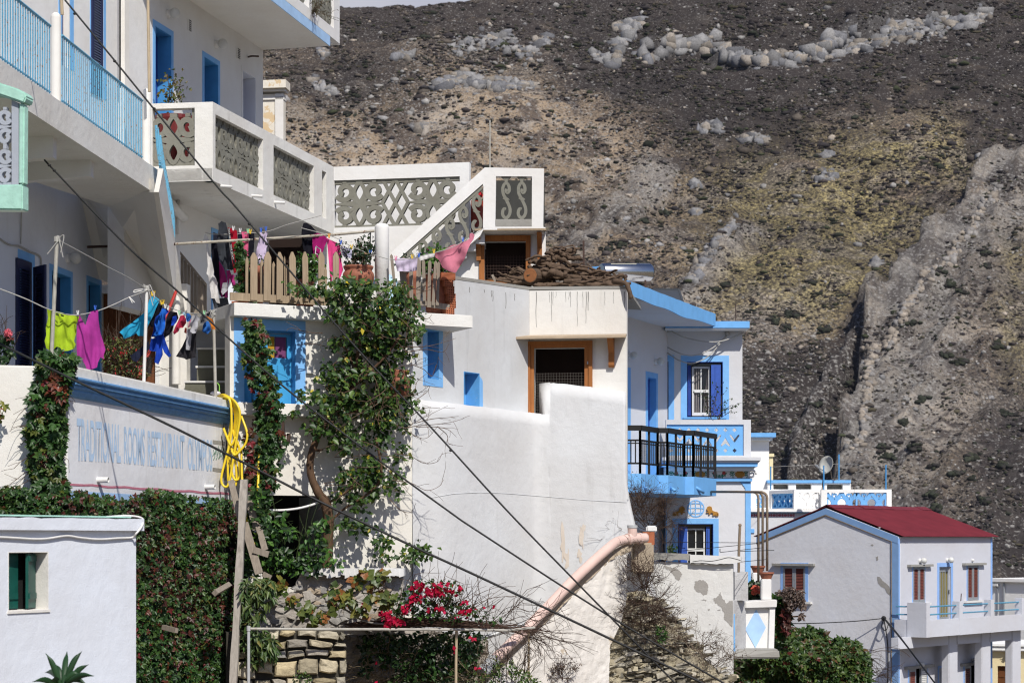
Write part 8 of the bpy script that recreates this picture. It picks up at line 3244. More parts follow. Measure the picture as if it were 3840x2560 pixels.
 t2=thing('rubble_retaining_wall','cemented rubble wall with white limewashed top edge below the cellar','wall',P(1250,2360,42.5))
 y2=lambda u,v:42.3+(u-990)/500*.8
 sheet('cement_face',[(985,2372),(990,2270),(1040,2232),(1110,2215),(1110,2180),(1140,2136),(1510,2130),(1515,2380)],y2,plaster('rubble_cement',(.38,.355,.32),.25,.5,.9),60,40,.06,2.5,t2,.5,.03)
 mb=MB()
 yy=42.35
 n=22
 for i in range(n):
  u0,u1=1140+i*17,1140+(i+1)*17
  d=14+14*noise.noise(Vector((i*.7,1,1)))
  a=[P(u0,2131+random.uniform(-1,1),yy+i*.02),P(u1+.2,2130,yy+i*.02),P(u1+.2,2146+d,yy+i*.02),P(u0,2146+d+random.uniform(-6,6),yy+i*.02)]
  mb.hexa(a+[p+V(0,.6,0) for p in a])
 obj('white_top',mb,M_OLD,t2)
 mb=MB()
 rnd=random.Random(4)
 for i in range(46):
  u,v=rnd.uniform(1010,1480),rnd.uniform(2190,2330)
  if v<2235 and u<1120:
   continue
  c=P(u,v,y2(u,v)-.03)
  col=rnd.choice([(.40,.32,.24),(.42,.34,.25),(.34,.325,.30),(.36,.345,.32),(.44,.40,.35)])
  k=rnd.uniform(.10,.24)
  vs,fs=[],[]
  m=8
  sq=rnd.uniform(.45,.75)
  ring=[c+V(math.cos(2*math.pi*j/m)*k*rnd.uniform(.6,1.4),0,math.sin(2*math.pi*j/m)*k*sq*rnd.uniform(.6,1.3)) for j in range(m)]
  top=[c+(p-c)*.72+V(0,-.035,0) for p in ring]
  vs=[p+V(0,.15,0) for p in ring]+top+[c+V(0,-.04,0)]
  for j in range(m):
   fs += [(j,(j+1)% m,m+(j+1)% m,m+j),(m+j,m+(j+1)% m,2*m)]
  mb.add(vs,fs,col)
 obj('embedded_stones',mb,M_STONE,t2)
 t3=thing('earth_bank','shady earth and rock bank behind the bougainvillea below the white wall','bank',P(1560,2600,44))
 sheet('bank_face',[(1290,2380),(1400,2372),(1600,2360),(1830,2400),(1830,2640),(1280,2640)],lambda u,v:44.0+(u-1290)*.0022-(v-2380)*.002,plaster('bank_soil',(.40,.36,.31),.5,.7,1),60,40,.25,1.2,t3,.4,.1)
 t=thing('pergola_frame','low frame of pale metal pipes carrying brushwood above the stone wall','pergola',P(932,2600,40.6))
 mb=MB()
 mb.tube([P(932,2640,40.6),P(932,2350,40.6)],.032,8)
 mb.tube([P(932,2364,40.6),P(932,2345,40.6)],.042,8)
 obj('corner_post',mb,M_GREYP,t)
 mb=MB()
 mb.tube([P(930,2356,40.6),P(1180,2358,41),P(1420,2358,41.4),P(1712,2359,41.9),P(1900,2362,42.2),P(2005,2352,42.6)],.028,8)
 obj('front_rail',mb,M_POLE,t)
 mb=MB()
 mb.tube([P(1230,2362,43),P(1420,2346,43),P(1700,2346,43.4),P(1800,2356,43.6)],.026,8)
 mb.tube([P(1540,2330,43.6),P(1806,2354,43.4)],.026,8)
 obj('rear_rail',mb,M_POLE,t)
 mb=MB()
 mb.tube([P(1709,2640,42),P(1710,2480,42),P(1712,2356,42)],.03,8)
 obj('middle_post',mb,paint('bamboo_tan',(.44,.35,.23),.6),t)
 mb=MB()
 mb.tube([P(1982,2545,44),P(1983,2352,44)],.026,8)
 obj('end_post',mb,paint('bamboo_tan',(.44,.35,.23),.6),t)
 mb=MB()
 mb.tube([P(1540,2450,44),P(1724,2418,44),P(1889,2366,44.2),P(1965,2338,44.4)],.05,8)
 o=obj('grey_hose_pipe',mb,M_GREYP)
 tag(o,'grey plastic pipe slanting up under the brushwood roof','pipe')
 A,B,R=[],[],[]
 for i in range(420):
  f=random.random()
  u0=1290+560*f*random.random()+random.uniform(-20,60)
  u1=u0+random.uniform(120,330)
  y=42+random.random()*2.2
  l0=np.interp(u0,[1286,1500,1750,2000],[2348,2325,2338,2362])+random.uniform(-12,12)
  l1=np.interp(u1,[1286,1500,1750,2040],[2350,2325,2338,2366])+random.uniform(-12,12)
  u1=min(u1,2040+random.uniform(-30,30))
  a,b=P(u0,l0,y),P(u1,l1,y+random.uniform(-.3,.3))
  m=a.lerp(b,.5)+V(0,0,random.uniform(-.08,.08))
  A += [a,m]
  B += [m,b]
  R += [.009,.008]
 o=segs('brushwood_mat',np.array([tuple(x) for x in A]),np.array([tuple(x) for x in B]),np.array(R),np.array(R)*.7,paint('brushwood',(.085,.045,.03),.9,.4,8),None)
 tag(o,'dark brown brushwood mat lying on the pipe frame','brushwood')
 A,B,RA,RB=[],[],[],[]
 rr=random.Random(21)
 for i in range(26):
  p=P(rr.uniform(1780,2000),rr.uniform(2340,2362),43+rr.random())
  grow(p,V(rr.uniform(.2,1),rr.uniform(-.5,.3),rr.uniform(-.3,.6)),rr.uniform(.5,1.2),.009,1,A,B,RA,RB,.6,2,4,-.03,rr)
 o=segs('dead_twigs',A,B,np.array(RA),np.array(RB),M_TWIG,None)
 tag(o,'bare arching twigs at the right end of the brushwood mat','twigs')
 def plank(pts,w,label,th=.04,mat=M_GREYWD,nm='old_plank',w2=None):
  mb=MB()
  pts=[P(*p) for p in pts]
  n=len(pts)
  for i in range(n-1):
   mb.bar(pts[i],pts[i+1],w,th,up=(0,-1,0),w2=w2)
  o=obj(nm,mb,mat)
  return tag(o,label,'plank')
 mb=MB()
 pa,pb=P(915,1796,41.6),P(870,2620,40.4)
 n=10
 vs,fs=[],[]
 for i in range(n+1):
  f=i/n
  c=pa.lerp(pb,f)
  w=.075+.01*math.sin(i*1.7)
  vs += [c+V(-w,0,random.uniform(-.02,.02)),c+V(w*.9,0,0),c+V(w,.10,0),c+V(-w,.10,0)]
 for i in range(n):
  for k in range(4):
   fs.append((4*i+k,4*i+(k+1)% 4,4*i+4+(k+1)% 4,4*i+4+k))
 fs += [(0,1,2,3),tuple(4*n+k for k in range(4))]
 mb.add(vs,fs)
 o=obj('timber_post',mb,wood('silvered_timber',(.43,.39,.34),(.20,.175,.15),(14,14,.9)))
 tag(o,'tall silvered timber post standing in front of the ivy below the yellow hose','post')
 plank([(866,1800,42.2),(905,1960,42.0)],.13,'short cracked board leaning behind the timber post under the hose')
 plank([(916,1960,42.1),(972,2150,41.8)],.17,'broad grey board leaning low beside the timber post')
 plank([(926,1846,42.5),(962,1985,42.3)],.15,'weathered board hanging behind the yellow hose end')
 plank([(968,1966,42.3),(994,2062,42.1)],.13,'split grey board right of the yellow hose end')
 plank([(950,2060,41.9),(1008,2078,41.9)],.13,'short thick board nailed across the leaning boards',.09)
 plank([(985,2150,41.9),(1016,2166,41.9)],.11,'broken plank offcut at the foot of the leaning boards')
 plank([(806,2222,39.4),(858,2192,40.3)],.10,'beam end poking out of the ivy beside the timber post',.10)
 plank([(905,2205,41),(945,2222,41.2)],.14,'grey beam stub right of the timber post',.10)
 plank([(612,2350,37.6),(662,2363,37.3)],.09,'pale beam end sticking out low in the ivy',.07)
 mb=MB()
 rr=random.Random(2)
 for i in range(7):
  x0=838+i*6
  vb=(1826,1800,1690,1640,1710,1670,1825)[i]
  yy=43.2-.03*i
  ur=(905,918,910,888,915,900,880)[i]
  loop=[P(812+i*5,1487+i*3,yy+.35),P(840+i*4,1480+i*2,yy+.05),P(866+i*4,1500+i*3,yy-.1),P(882+i*3,1560,yy-.12),P(886+i*2-10,1640,yy-.1),P(ur-18,vb-30,yy-.1),P(ur-34,vb,yy-.1),P(ur-50,vb-36,yy-.08),P(858+i,1650,yy-.05),P(868,1560,yy-.04),P(862,1500,yy+.0),P(842,1486,yy+.1),P(822+i*4,1492,yy+.35)]
  mb.tube(cat(loop,6),.026,8)
 mb.tube(cat([P(905,1560,43),P(926,1620,42.9),P(922,1660,42.9),P(900,1690,42.9),P(880,1705,42.9),P(868,1690,42.9)],6),.026,8)
 mb.tube(cat([P(905,1690,43),P(908,1800,42.9),P(916,1880,42.7),P(930,1970,42.5),P(944,2020,42.3),P(953,2040,42.2)],6),.026,8)
 mb.tube(cat([P(974,1600,43.2),P(972,1700,43.1),P(968,1800,42.9),P(967,1900,42.7),P(970,1980,42.5),P(968,2042,42.4)],6),.028,8)
 o=obj('garden_hose',mb,M_YELLOW,smooth=True)
 tag(o,'bright yellow garden hose hung in loops over the end of the sign wall','hose')
 mb=MB()
 mb.tube(cat([P(808,1460,43.3),P(810,1435,43.3),P(822,1445,43.3),P(822,1470,43.3)],4),.012,5)
 o=obj('green_cord',mb,paint('lime_cord',(.25,.55,.08)))
 tag(o,'short lime green cord tied at the foot of the last clothesline post','cord')
 mb=MB()
 mb.ball(P(808,1474,43.2),.09,10,6,(1.3,1,.55))
 o=obj('white_shoe',mb,paint('shoe_white',(.7,.68,.72)),smooth=True)
 tag(o,'small white shoe lying on the wall beside the hose','shoe')
 mb=MB()
 mb.tube([P(945,1573,43.4),P(973,1576,43.4)],.015,5)
 mb.tube([P(932,1606,43.4),P(954,1608,43.4)],.015,5)
 mb.ball(P(962,1590,43.3),.10,8,6,(1,.6,1.4),jit=.4)
 o=obj('rusty_hanger',mb,M_RUST)
 tag(o,'rusty iron spikes wrapped with old wire beside the creeper by the hose','bracket')
build_lower()
# ---- big black cables crossing the picture ------------------------------
def build_cables():
 def cable(pts,r,label,knots=()):
  mb=MB()
  mb.tube(cat([P(*p) for p in pts],10),r,8)
  for k in knots:
   mb.ball(P(*k),r*1.9,8,6,(1,1,.8))
  o=obj('overhead_cable',mb,M_CABLE,smooth=True)
  tag(o,label,'cable','black cables strung across the view')
 cable([(-200,1206,31),(0,1290,31.5),(260,1416,32),(640,1596,32.5),(1000,1778,33),(1199,1880,33),(1550,2048,33),(1800,2163,33),(2220,2361,33),(2636,2560,33),(2900,2684,33)],.021,'thickest black cable, passing in front of the painted lettering')
 cable([(167,600,36.2),(204,640,36),(477,924,35),(663,1089,34.5),(902,1308,34),(1108,1485,34),(1420,1724,34),(1680,1914,34),(1800,1996,34),(2270,2299,34),(2715,2560,34),(2950,2690,34)],.0165,'middle black cable, leaving the beam under the blue railed balcony',[(185,620,36),(204,640,36),(700,1122,34.3)])
 cable([(120,-150,33),(243,0,33),(430,228,33),(798,680,33),(900,795,33),(1312,1277,33),(1620,1606,33),(1900,1912,33),(2160,2180,33),(2390,2415,33),(2532,2560,33),(2650,2680,33)],.015,'topmost black cable, crossing the blue railing and carved balcony',[(280,52,33),(430,230,33),(578,408,33),(935,840,33),(1000,915,33),(1490,1468,33),(1690,1688,33)])
build_cables()
# ------------------------------------------------------------------ vegetation
def plant_thing(name,label,cat_,u,v,Y,group=None):
 return thing(name,label,cat_,P(u,v,Y),group)
def cluster_sample(poly,n,ncl,rad,keep=None,edge=.25):
 """points clumped round random centres inside the polygon (u,v), with some gaps"""
 cu,cv=sample_poly(poly,ncl)
 i=RNG.integers(0,ncl,n)
 u=cu[i]+RNG.normal(0,rad,n)
 v=cv[i]+RNG.normal(0,rad,n)
 return u,v,i
def build_creepers():
 t=plant_thing('creeper_column','column of five fingered green creeper hanging down the white parapet end','creeper',180,1860,35.6)
 poly=[(150,1328),(215,1316),(285,1340),(282,1362),(262,1395),(255,1430),(246,1470),(240,1540),(240,1600),(232,1690),(222,1740),(232,1790),(258,1860),(120,1880),(134,1800),(110,1740),(122,1660),(104,1620),(128,1540),(112,1500),(140,1430),(148,1370)]
 n=1150
 u,v=sample_poly(poly,n)
 y=35.75-np.abs(RNG.normal(0,.16,n))
 leaves('leaves',px_to_world(u,v,y),(.25,-1,.35),.155,PAL_IVY,t,width=.55,droop=1.0,jit=.38,palm=5)
 u,v=sample_poly([(180,1400),(240,1400),(236,1500),(195,1500)],40)
 leaves('red_leaves',px_to_world(u,v,35.6-RNG.random(40)*.2),(.2,-1,.3),.16,[(.14,.045,.025,2),(.26,.06,.03,1)],t,palm=3)
 A,B,RA,RB=[],[],[],[]
 rr=random.Random(3)
 for i in range(26):
  uu,vv=rr.uniform(120,240),rr.uniform(1360,1800)
  grow(P(uu,vv,35.7),V(rr.choice([-1,-1,.6]),-.4,rr.uniform(-1,.2)),rr.uniform(.2,.6),.008,1,A,B,RA,RB,.5,1,3,-.1,rr)
 segs('stems',A,B,np.array(RA),np.array(RB),M_BARK,t)
 t=plant_thing('ivy_curtain','dense wall of green and reddening ivy below the painted sign','ivy',560,2600,37.5)
 top=[(-40,1850),(30,1822),(120,1836),(200,1850),(250,1858),(300,1838),(360,1850),(420,1862),(470,1880),(530,1842),(600,1832),(660,1850),(720,1858),(800,1866),(870,1872)]
 poly=top+[(900,1990),(905,2200),(900,2640),(-40,2640)]
 tu,tv=np.array([a for a,b in top],float),np.array([b for a,b in top],float)
 def surf(u,v):
  base=np.array([PTW.Y(max(min(x,861),258)) for x in u])
  base=np.where(u<258,35.9,base)
  return base-.35-.55*np.clip((v-1850)/350,0,1)-.35*fbm(u*.012,v*.012,4,71)
 n=11500
 u,v=sample_poly(poly,n,lambda a,b:~((a<500)& (b>1965)))
 g=fbm(u*.016,v*.016,4,72)
 keep=g>.25
 u,v=u[keep],v[keep]
 n=len(u)
 y=surf(u,v)+.10-np.abs(RNG.normal(0,.20,n))
 g2=fbm(u*.010,v*.010,3,75)
 red=(g2>.50)& (v<2420)
 W_=px_to_world(u,v,y)
 leaves('leaves',W_[~red],(.45,-.85,.35),.092,PAL_IVY,t,width=.6,droop=.9,jit=.55,palm=3)
 leaves('reddish_leaves',W_[red],(.45,-.85,.35),.09,PAL_IVYRED,t,width=.66,droop=.9,jit=.55,palm=3)
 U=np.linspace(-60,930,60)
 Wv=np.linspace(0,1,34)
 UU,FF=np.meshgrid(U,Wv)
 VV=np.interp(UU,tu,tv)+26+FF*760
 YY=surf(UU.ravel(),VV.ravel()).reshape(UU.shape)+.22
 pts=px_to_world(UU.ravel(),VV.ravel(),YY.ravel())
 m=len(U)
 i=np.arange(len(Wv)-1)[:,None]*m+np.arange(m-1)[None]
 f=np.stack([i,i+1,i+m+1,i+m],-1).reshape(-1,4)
 np_mesh('shade_backing',pts,f,paint('ivy_shade',(.010,.014,.006),.95,.5,8,bump=0),t)  # near-black sheet paints the shade behind the leaves
 t=plant_thing('door_creeper','narrow rope of creeper hanging from the pole down past the blue door','creeper',990,1900,43)
 line=[(897,902,10),(902,960,14),(912,1010,18),(918,1080,22),(930,1130,24),(938,1180,26),(958,1235,34),(965,1290,42),(965,1340,44),(978,1400,50),(1004,1460,46),(1010,1520,46),(1008,1570,44),(1000,1640,66),(985,1690,64),(998,1750,58),(980,1810,50),(960,1880,46),(975,1940,40)]
 lv=np.array([p[1] for p in line],float)
 lu=np.array([p[0] for p in line],float)
 lw=np.array([p[2] for p in line],float)
 n=1500
 v=np.concatenate([RNG.uniform(905,1200,330),RNG.uniform(1180,1960,n-330)])
 w=np.interp(v,lv,lw)
 u=np.interp(v,lv,lu)+np.clip(RNG.normal(0,.52,n),-1.15,1.15)*w
 y=43.35-np.abs(RNG.normal(0,.22,n))
 y=np.where(v<1200,44.1-RNG.random(n)*.15,y)
 W_=px_to_world(u,v,y)
 leaves('leaves',W_,(.2,-1,.35),.125,PAL_IVY,t,width=.56,droop=1.0,jit=.4,palm=5)
 u,v=sample_poly([(925,1620),(950,1600),(950,1900),(930,1900)],60)
 leaves('red_leaves',px_to_world(u,v,43.1-RNG.random(60)*.3),(.2,-1,.3),.13,[(.11,.05,.025,3),(.20,.02,.025,1)],t,palm=3)
 mb=MB()
 mb.tube(cat([P(a,b,44.0 if b<1200 else 43.3) for a,b,c in line],3),.018,6)
 obj('stem',mb,M_BARK,t,smooth=True)
build_creepers()
def build_big_vine():
 t=plant_thing('climbing_vine','tall dense climbing vine with bare twisting trunk on the white front wall','climber',1230,2130,43.6)
 blobs=[  # u, v, ru, rv, n
  (1160,1085,60,26,70),(1230,1080,80,36,150),(1330,1080,90,40,190),(1440,1110,95,50,230),(1520,1170,60,60,150),(1340,1160,130,60,330),(1460,1210,100,70,290),
  (1260,1175,60,34,90),(1370,1260,90,70,270),(1470,1300,80,70,230),(1300,1290,80,30,90),(1250,1290,40,16,26),(1400,1350,90,70,260),(1300,1370,80,50,170),(1250,1415,60,34,80),
  (1340,1440,110,60,300),(1460,1420,80,60,200),(1260,1500,80,50,190),(1370,1520,120,70,380),(1480,1530,80,60,220),(1180,1490,50,24,50),(1130,1470,30,16,24),(1220,1570,80,40,140),
  (1250,1620,90,40,150),(1370,1610,100,50,250),(1470,1610,60,40,110),(1290,1680,80,30,100),(1420,1700,80,50,160),(1500,1690,40,40,60),(1380,1760,70,60,190),(1440,1790,70,50,150),(1300,1790,40,40,60),
  (1360,1840,80,40,150),(1440,1850,60,36,90),(1290,1860,60,26,70),(1330,1900,60,30,80),(1310,1960,50,30,70),(1370,1990,60,26,70),(1440,2030,50,24,60),(1440,2090,36,20,36),(1550,2060,44,26,60),(1590,2070,30,20,30),(1530,2090,34,18,34),
  (1300,1060,60,20,60),(1490,1085,40,30,50),(1090,1072,26,9,16),(1560,1250,26,30,30),(1540,1440,26,50,34),(1560,1520,30,26,26),(1100,1545,18,8,10)]
 U,Vv=[],[]
 for (a,b,ru,rv,n) in blobs:
  th=RNG.uniform(0,6.283,n)
  r=np.sqrt(RNG.random(n))*(1+RNG.normal(0,.12,n))
  U.append(a+ru*r*np.cos(th))
  Vv.append(b+rv*r*np.sin(th))
 u,v=np.concatenate(U),np.concatenate(Vv)
 g=fbm(u*.02,v*.02,3,88)
 g3=fbm(u*.045,v*.045,2,89)
 k=(g>.37)& (g3>.33)& (RNG.random(len(u))<.84)
 u,v=u[k],v[k]
 n=len(u)
 depth=np.abs(RNG.normal(.55,.30,n))*(1.0+.5*(v<1250))
 y=np.array([PR_.Y(min(x,1546)) for x in u])-.12-np.clip(depth,.05,1.5)
 W_=px_to_world(u,v,y)
 leaves('leaves',W_,(.15,-.8,.6),.138,PAL_VINE,t,width=.68,droop=.75,jit=.55,palm=0,fold=.14)
 W2=W_+RNG.normal(0,.06,W_.shape)
 leaves('leaves',W2[::2],(.15,-.8,.6),.12,PAL_VINE,t,width=.66,droop=.75,jit=.6,fold=.14)
 k=RNG.random(n)<.012
 leaves('yellow_leaves',W_[k]+np.array([0,-.15,0]),(.15,-.9,.4),.12,[(.45,.36,.03,1),(.35,.33,.05,1)],t,jit=.4)
 mb=MB()
 yb=PR_.Y(1200)-.45
 pts=[(1225,2150,yb),(1228,2060,yb),(1232,1960,yb),(1222,1890,yb-.05),(1196,1850,yb-.1),(1172,1800,yb-.1),(1162,1750,yb-.1),(1168,1700,yb-.1),(1182,1660,yb),(1200,1620,yb),(1240,1560,yb),(1290,1480,yb),(1330,1380,yb),(1350,1250,yb),(1330,1130,yb)]
 rr=[.13,.125,.12,.12,.10,.085,.08,.08,.075,.07,.06,.055,.045,.035,.02]
 pth=cat([P(*p) for p in pts],5)
 r2=list(np.interp(np.linspace(0,14,len(pth)),range(15),rr))
 r2=[r*(1+.16*noise.noise(Vector((i*.6,0,3)))) for i,r in enumerate(r2)]
 mb.tube(pth,r2,10)
 mb.tube(cat([P(1178,1685,yb),P(1198,1688,yb-.1),P(1212,1684,yb-.15)],4),[.04,.035,.03,.03,.028,.025,.024,.02,.015],7)
 for br in ([(1290,1480),(1380,1400),(1450,1330),(1500,1260)],[(1240,1560),(1340,1540),(1420,1500),(1500,1480)],[(1330,1380),(1290,1300),(1230,1280)],[(1232,1960),(1300,1900),(1380,1850),(1430,1780),(1410,1640)],[(1350,1250),(1420,1180),(1500,1150)],[(1222,1890),(1290,1850),(1360,1800)]):
  mb.tube(cat([P(a,b,yb) for a,b in br],5),[.03]*(5*(len(br)-1)+1),6)
 obj('trunk',mb,M_BARK,t,smooth=True)
 A,B,RA,RB=[],[],[],[]
 rr_=random.Random(17)
 def shoot(path,r=.011,side=4):
  pts=cat([P(a,b,yb-.15+rr_.uniform(-.25,.1)) for a,b in path],5)
  for i in range(len(pts)-1):
   A.append(tuple(pts[i])); B.append(tuple(pts[i+1]))
   q=1-i/len(pts)
   RA.append(r*(.35+.65*q)); RB.append(r*(.3+.65*q))
   if i % 4==3 and side:
    d=(pts[i+1]-pts[i]).normalized()
    grow(pts[i],d+V(rr_.gauss(0,.6),rr_.gauss(0,.3),rr_.gauss(0,.7)),rr_.uniform(.15,.45),r*.45,0,A,B,RA,RB,.5,1,3,-.02,rr_)
 for p in ([(1480,1385),(1510,1372),(1550,1368),(1570,1350),(1600,1340)],[(1550,1368),(1590,1385),(1620,1410),(1640,1360),(1644,1335)],[(1500,1490),(1550,1470),(1565,1430),(1600,1400)],[(1505,1490),(1560,1478),(1590,1460),(1610,1445)],
    [(1480,1590),(1520,1605),(1560,1580),(1600,1560),(1680,1520)],[(1520,1605),(1570,1595),(1640,1590),(1700,1580),(1740,1568)],[(1560,1585),(1620,1570),(1680,1565),(1720,1560)],[(1560,1600),(1630,1600),(1680,1610),(1712,1638)],[(1640,1598),(1676,1630),(1680,1660),(1698,1668)],
    [(1520,1610),(1560,1635),(1600,1642),(1640,1600)],[(1480,1700),(1540,1710),(1590,1736),(1640,1730),(1660,1695)],[(1470,1800),(1540,1810),(1600,1838),(1650,1820),(1660,1792)],[(1460,1870),(1500,1910),(1540,1920),(1560,1885)],[(1540,1560),(1590,1530),(1650,1530)],
    [(1500,1300),(1580,1300),(1640,1290),(1710,1268)],[(1520,1320),(1600,1310),(1660,1320),(1684,1288)],[(1120,1292),(1180,1290),(1230,1300)],[(1545,1080),(1590,1090),(1640,1080)],[(1560,1500),(1600,1470),(1612,1448)],[(1545,1180),(1600,1195),(1620,1180)]):
  shoot(p)
 for i in range(60):
  a,b=rr_.uniform(1200,1520),rr_.uniform(1080,1850)
  grow(P(a,b,yb-rr_.uniform(0,.4)),V(rr_.gauss(0,1),-.3,rr_.gauss(0,.6)),rr_.uniform(.3,.8),.010,1,A,B,RA,RB,.5,1,3,-.04,rr_)
 segs('bare_shoots',A,B,np.array(RA),np.array(RB),paint('grey_brown_twig',(.16,.10,.065),.9,.4,8,bump=0),t)
 mb=MB()
 y=PR_.Y(1500)-.55
 c=P(1497,1490,y)
 k=y/F
 mb.lathe(c,[(22*k,0),(34*k,10*k),(40*k,40*k),(38*k,70*k),(28*k,82*k),(34*k,96*k),(34*k,102*k),(28*k,102*k)],22)
 o=obj('clay_pot',mb,M_TERRA,smooth=True)
 tag(o,'terracotta pot wedged in the middle of the climbing vine','flower pot')
 mb=MB()
 mb.bar(PR_.pt(1470,1495,0),P(1500,1494,y),.04,.03)
 mb.bar(PR_.pt(1520,1495,0),P(1515,1494,y),.04,.03)
 o2=obj('pot_bracket',mb,M_RUST,o)
build_big_vine()
def build_low_plants():
 t=plant_thing('cellar_plants','bright and dark weeds growing in front of the black cellar opening','plants',1080,2160,42.8)
 U,Vv=[],[]
 for a,b,ru,rv,n in ((960,1960,40,60,130),(1000,2050,50,60,170),(1040,2100,60,40,170),(1100,2120,60,26,140),(1020,1990,30,40,70),(1190,2000,30,40,50),(1200,2080,40,40,80),(1170,2130,50,20,90),(940,2100,36,60,140),(1060,1960,20,26,26),(1150,2070,14,60,34),(960,1860,30,40,70),(1220,1960,18,24,20),(1260,2110,22,24,24),(1090,2000,26,20,24)):
  th=RNG.uniform(0,6.283,n)
  r=np.sqrt(RNG.random(n))
  U.append(a+ru*r*np.cos(th)); Vv.append(b+rv*r*np.sin(th))
 u,v=np.concatenate(U),np.concatenate(Vv)
 leaves('leaves',px_to_world(u,v,42.9-RNG.random(len(u))*.7),(.1,-.8,.5),.15,PAL_BRIGHT+PAL_DARK,t,width=.6,droop=.3,jit=.6)
 A,B,RA,RB=[],[],[],[]
 rr=random.Random(9)
 for i in range(24):
  grow(P(rr.uniform(930,1230),rr.uniform(2080,2150),42.7),V(rr.gauss(0,.3),0,1),rr.uniform(.4,1.0),.010,1,A,B,RA,RB,.4,1,3,0,rr)
 segs('stems',A,B,np.array(RA),np.array(RB),paint('green_stem',(.05,.08,.02),.8),t)
 t=plant_thing('peach_branch','drooping branch with long pale green pointed leaves beside the timber post','branch',970,2420,40.9)
 U,Vv=[],[]
 for a,b,ru,rv,n in ((950,2200,50,40,120),(980,2230,44,40,110),(940,2290,50,50,130),(985,2400,50,44,120),(950,2440,40,50,100),(1010,2430,30,40,70),(935,2360,22,40,50),(1000,2180,30,20,40)):
  th=RNG.uniform(0,6.283,n)
  r=np.sqrt(RNG.random(n))
  U.append(a+ru*r*np.cos(th)); Vv.append(b+rv*r*np.sin(th))
 u,v=np.concatenate(U),np.concatenate(Vv)
 y=41.3-RNG.random(len(u))*.5
 leaves('leaves',px_to_world(u,v,y),(.2,-1,.3),.20,PAL_PEACH,t,width=.30,droop=1.5,jit=.4)
 mb=MB()
 mb.tube(cat([P(960,2360,41),P(962,2310,41),P(990,2260,41),P(1030,2240,41.2)],4),.022,6)
 mb.tube(cat([P(966,2352,41),P(950,2280,41),P(940,2210,41)],4),.02,6)
 obj('stem',mb,paint('grey_stem',(.22,.21,.19),.9),t)
 t=plant_thing('grapevine','autumn grapevine with yellowing lobed leaves over the rubble wall','vine',1380,2340,42)
 pts=[(1362,2160),(1374,2150),(1420,2148),(1450,2165),(1350,2200),(1385,2215),(1240,2230),(1270,2250),(1260,2225),(1300,2240),(1320,2262),(1435,2240),(1450,2225),(1410,2250),(1440,2270),(1380,2265),(1090,2270),(1085,2255),(1160,2272),(1170,2290),(1140,2300),(1200,2300),(1220,2310),(1180,2330),(1350,2290),(1365,2300),(1290,2265),(1230,2255),(1460,2255),(1310,2230),(1405,2190),(1340,2180),(1250,2285),(1360,2160),(1425,2160),(1030,2200),(1060,2195),(1050,2215)]
 p=np.array(pts,float)
 p=np.repeat(p,5,0)+RNG.normal(0,9,(len(p)*5,2))
 leaves('leaves',px_to_world(p[:,0],p[:,1],41.9-RNG.random(len(p))*.5),(.0,-1,.5),.15,PAL_GRAPE,t,width=1.0,droop=.6,jit=.55,palm=3)
 mb=MB()
 for path in ([(1010,2250),(1090,2280),(1180,2270),(1270,2275),(1320,2300),(1350,2320),(1400,2335),(1470,2338)],[(1270,2275),(1300,2230),(1350,2210),(1380,2150)],[(1320,2300),(1400,2260),(1450,2230)],[(1090,2280),(1060,2300),(1030,2290)],[(1130,2270),(1110,2320),(1090,2350)]):
  mb.tube(cat([P(a,b,41.85) for a,b in path],5),.022,6)
 obj('stems',mb,paint('grey_stem',(.22,.21,.19),.9),t,smooth=True)
 t=plant_thing('bougainvillea','crimson bougainvillea in bloom spilling over the brushwood roof','bougainvillea',1650,2360,43)
 U,Vv=[],[]
 for a,b,ru,rv,n in ((1540,2220,40,30,50),(1600,2200,60,30,70),(1680,2210,50,30,60),(1560,2260,60,30,80),(1660,2260,60,26,70),(1720,2280,50,24,50),(1500,2270,40,24,50),(1780,2300,50,22,34),(1620,2300,60,20,50),(1700,2320,40,14,30),(1840,2320,40,18,20),(1480,2310,40,20,50),(1590,2310,60,20,60)):
  th=RNG.uniform(0,6.283,n)
  r=np.sqrt(RNG.random(n))
  U.append(a+ru*r*np.cos(th)); Vv.append(b+rv*r*np.sin(th))
 u,v=np.concatenate(U),np.concatenate(Vv)
 W_=px_to_world(u,v,42.6-RNG.random(len(u))*.9)
 leaves('leaves',W_,(.1,-.8,.5),.095,PAL_DARK+PAL_BRIGHT[:1],t,width=.7,jit=.7)
 fl=[(1570,2195,16,16,44),(1590,2205,16,12,34),(1608,2222,16,12,30),(1640,2195,14,10,26),(1648,2186,10,8,16),(1680,2200,10,14,24),(1692,2214,8,6,10),(1558,2240,22,16,60),(1545,2246,14,14,34),(1628,2216,26,14,60),(1650,2220,14,10,30),(1530,2274,16,22,60),(1518,2288,12,12,30),(1440,2308,24,20,90),(1470,2326,26,16,90),(1500,2330,14,10,34),(1456,2340,14,10,40),(1365,2264,10,8,16),(1640,2280,14,8,24),(1740,2258,18,8,24),(1738,2294,14,8,26),(1768,2286,12,8,18),(1714,2235,6,6,6),(1610,2280,6,5,6),(1816,2272,6,5,6),(1665,2286,6,6,8),(1752,2310,5,5,6),(1712,2312,5,6,6),(1540,2200,8,8,14),(1700,2190,6,6,10),(1720,2206,6,8,10),(1860,2270,4,4,4),(1410,2480,4,4,3),(1706,2440,5,6,6),(1790,2500,6,5,6),(1410,2556,6,5,8),(1775,2392,4,4,4)]
 U,Vv=[],[]
 for a,b,ru,rv,n in fl:
  th=RNG.uniform(0,6.283,n)
  r=np.sqrt(RNG.random(n))
  U.append(a+ru*r*np.cos(th)); Vv.append(b+rv*r*np.sin(th))
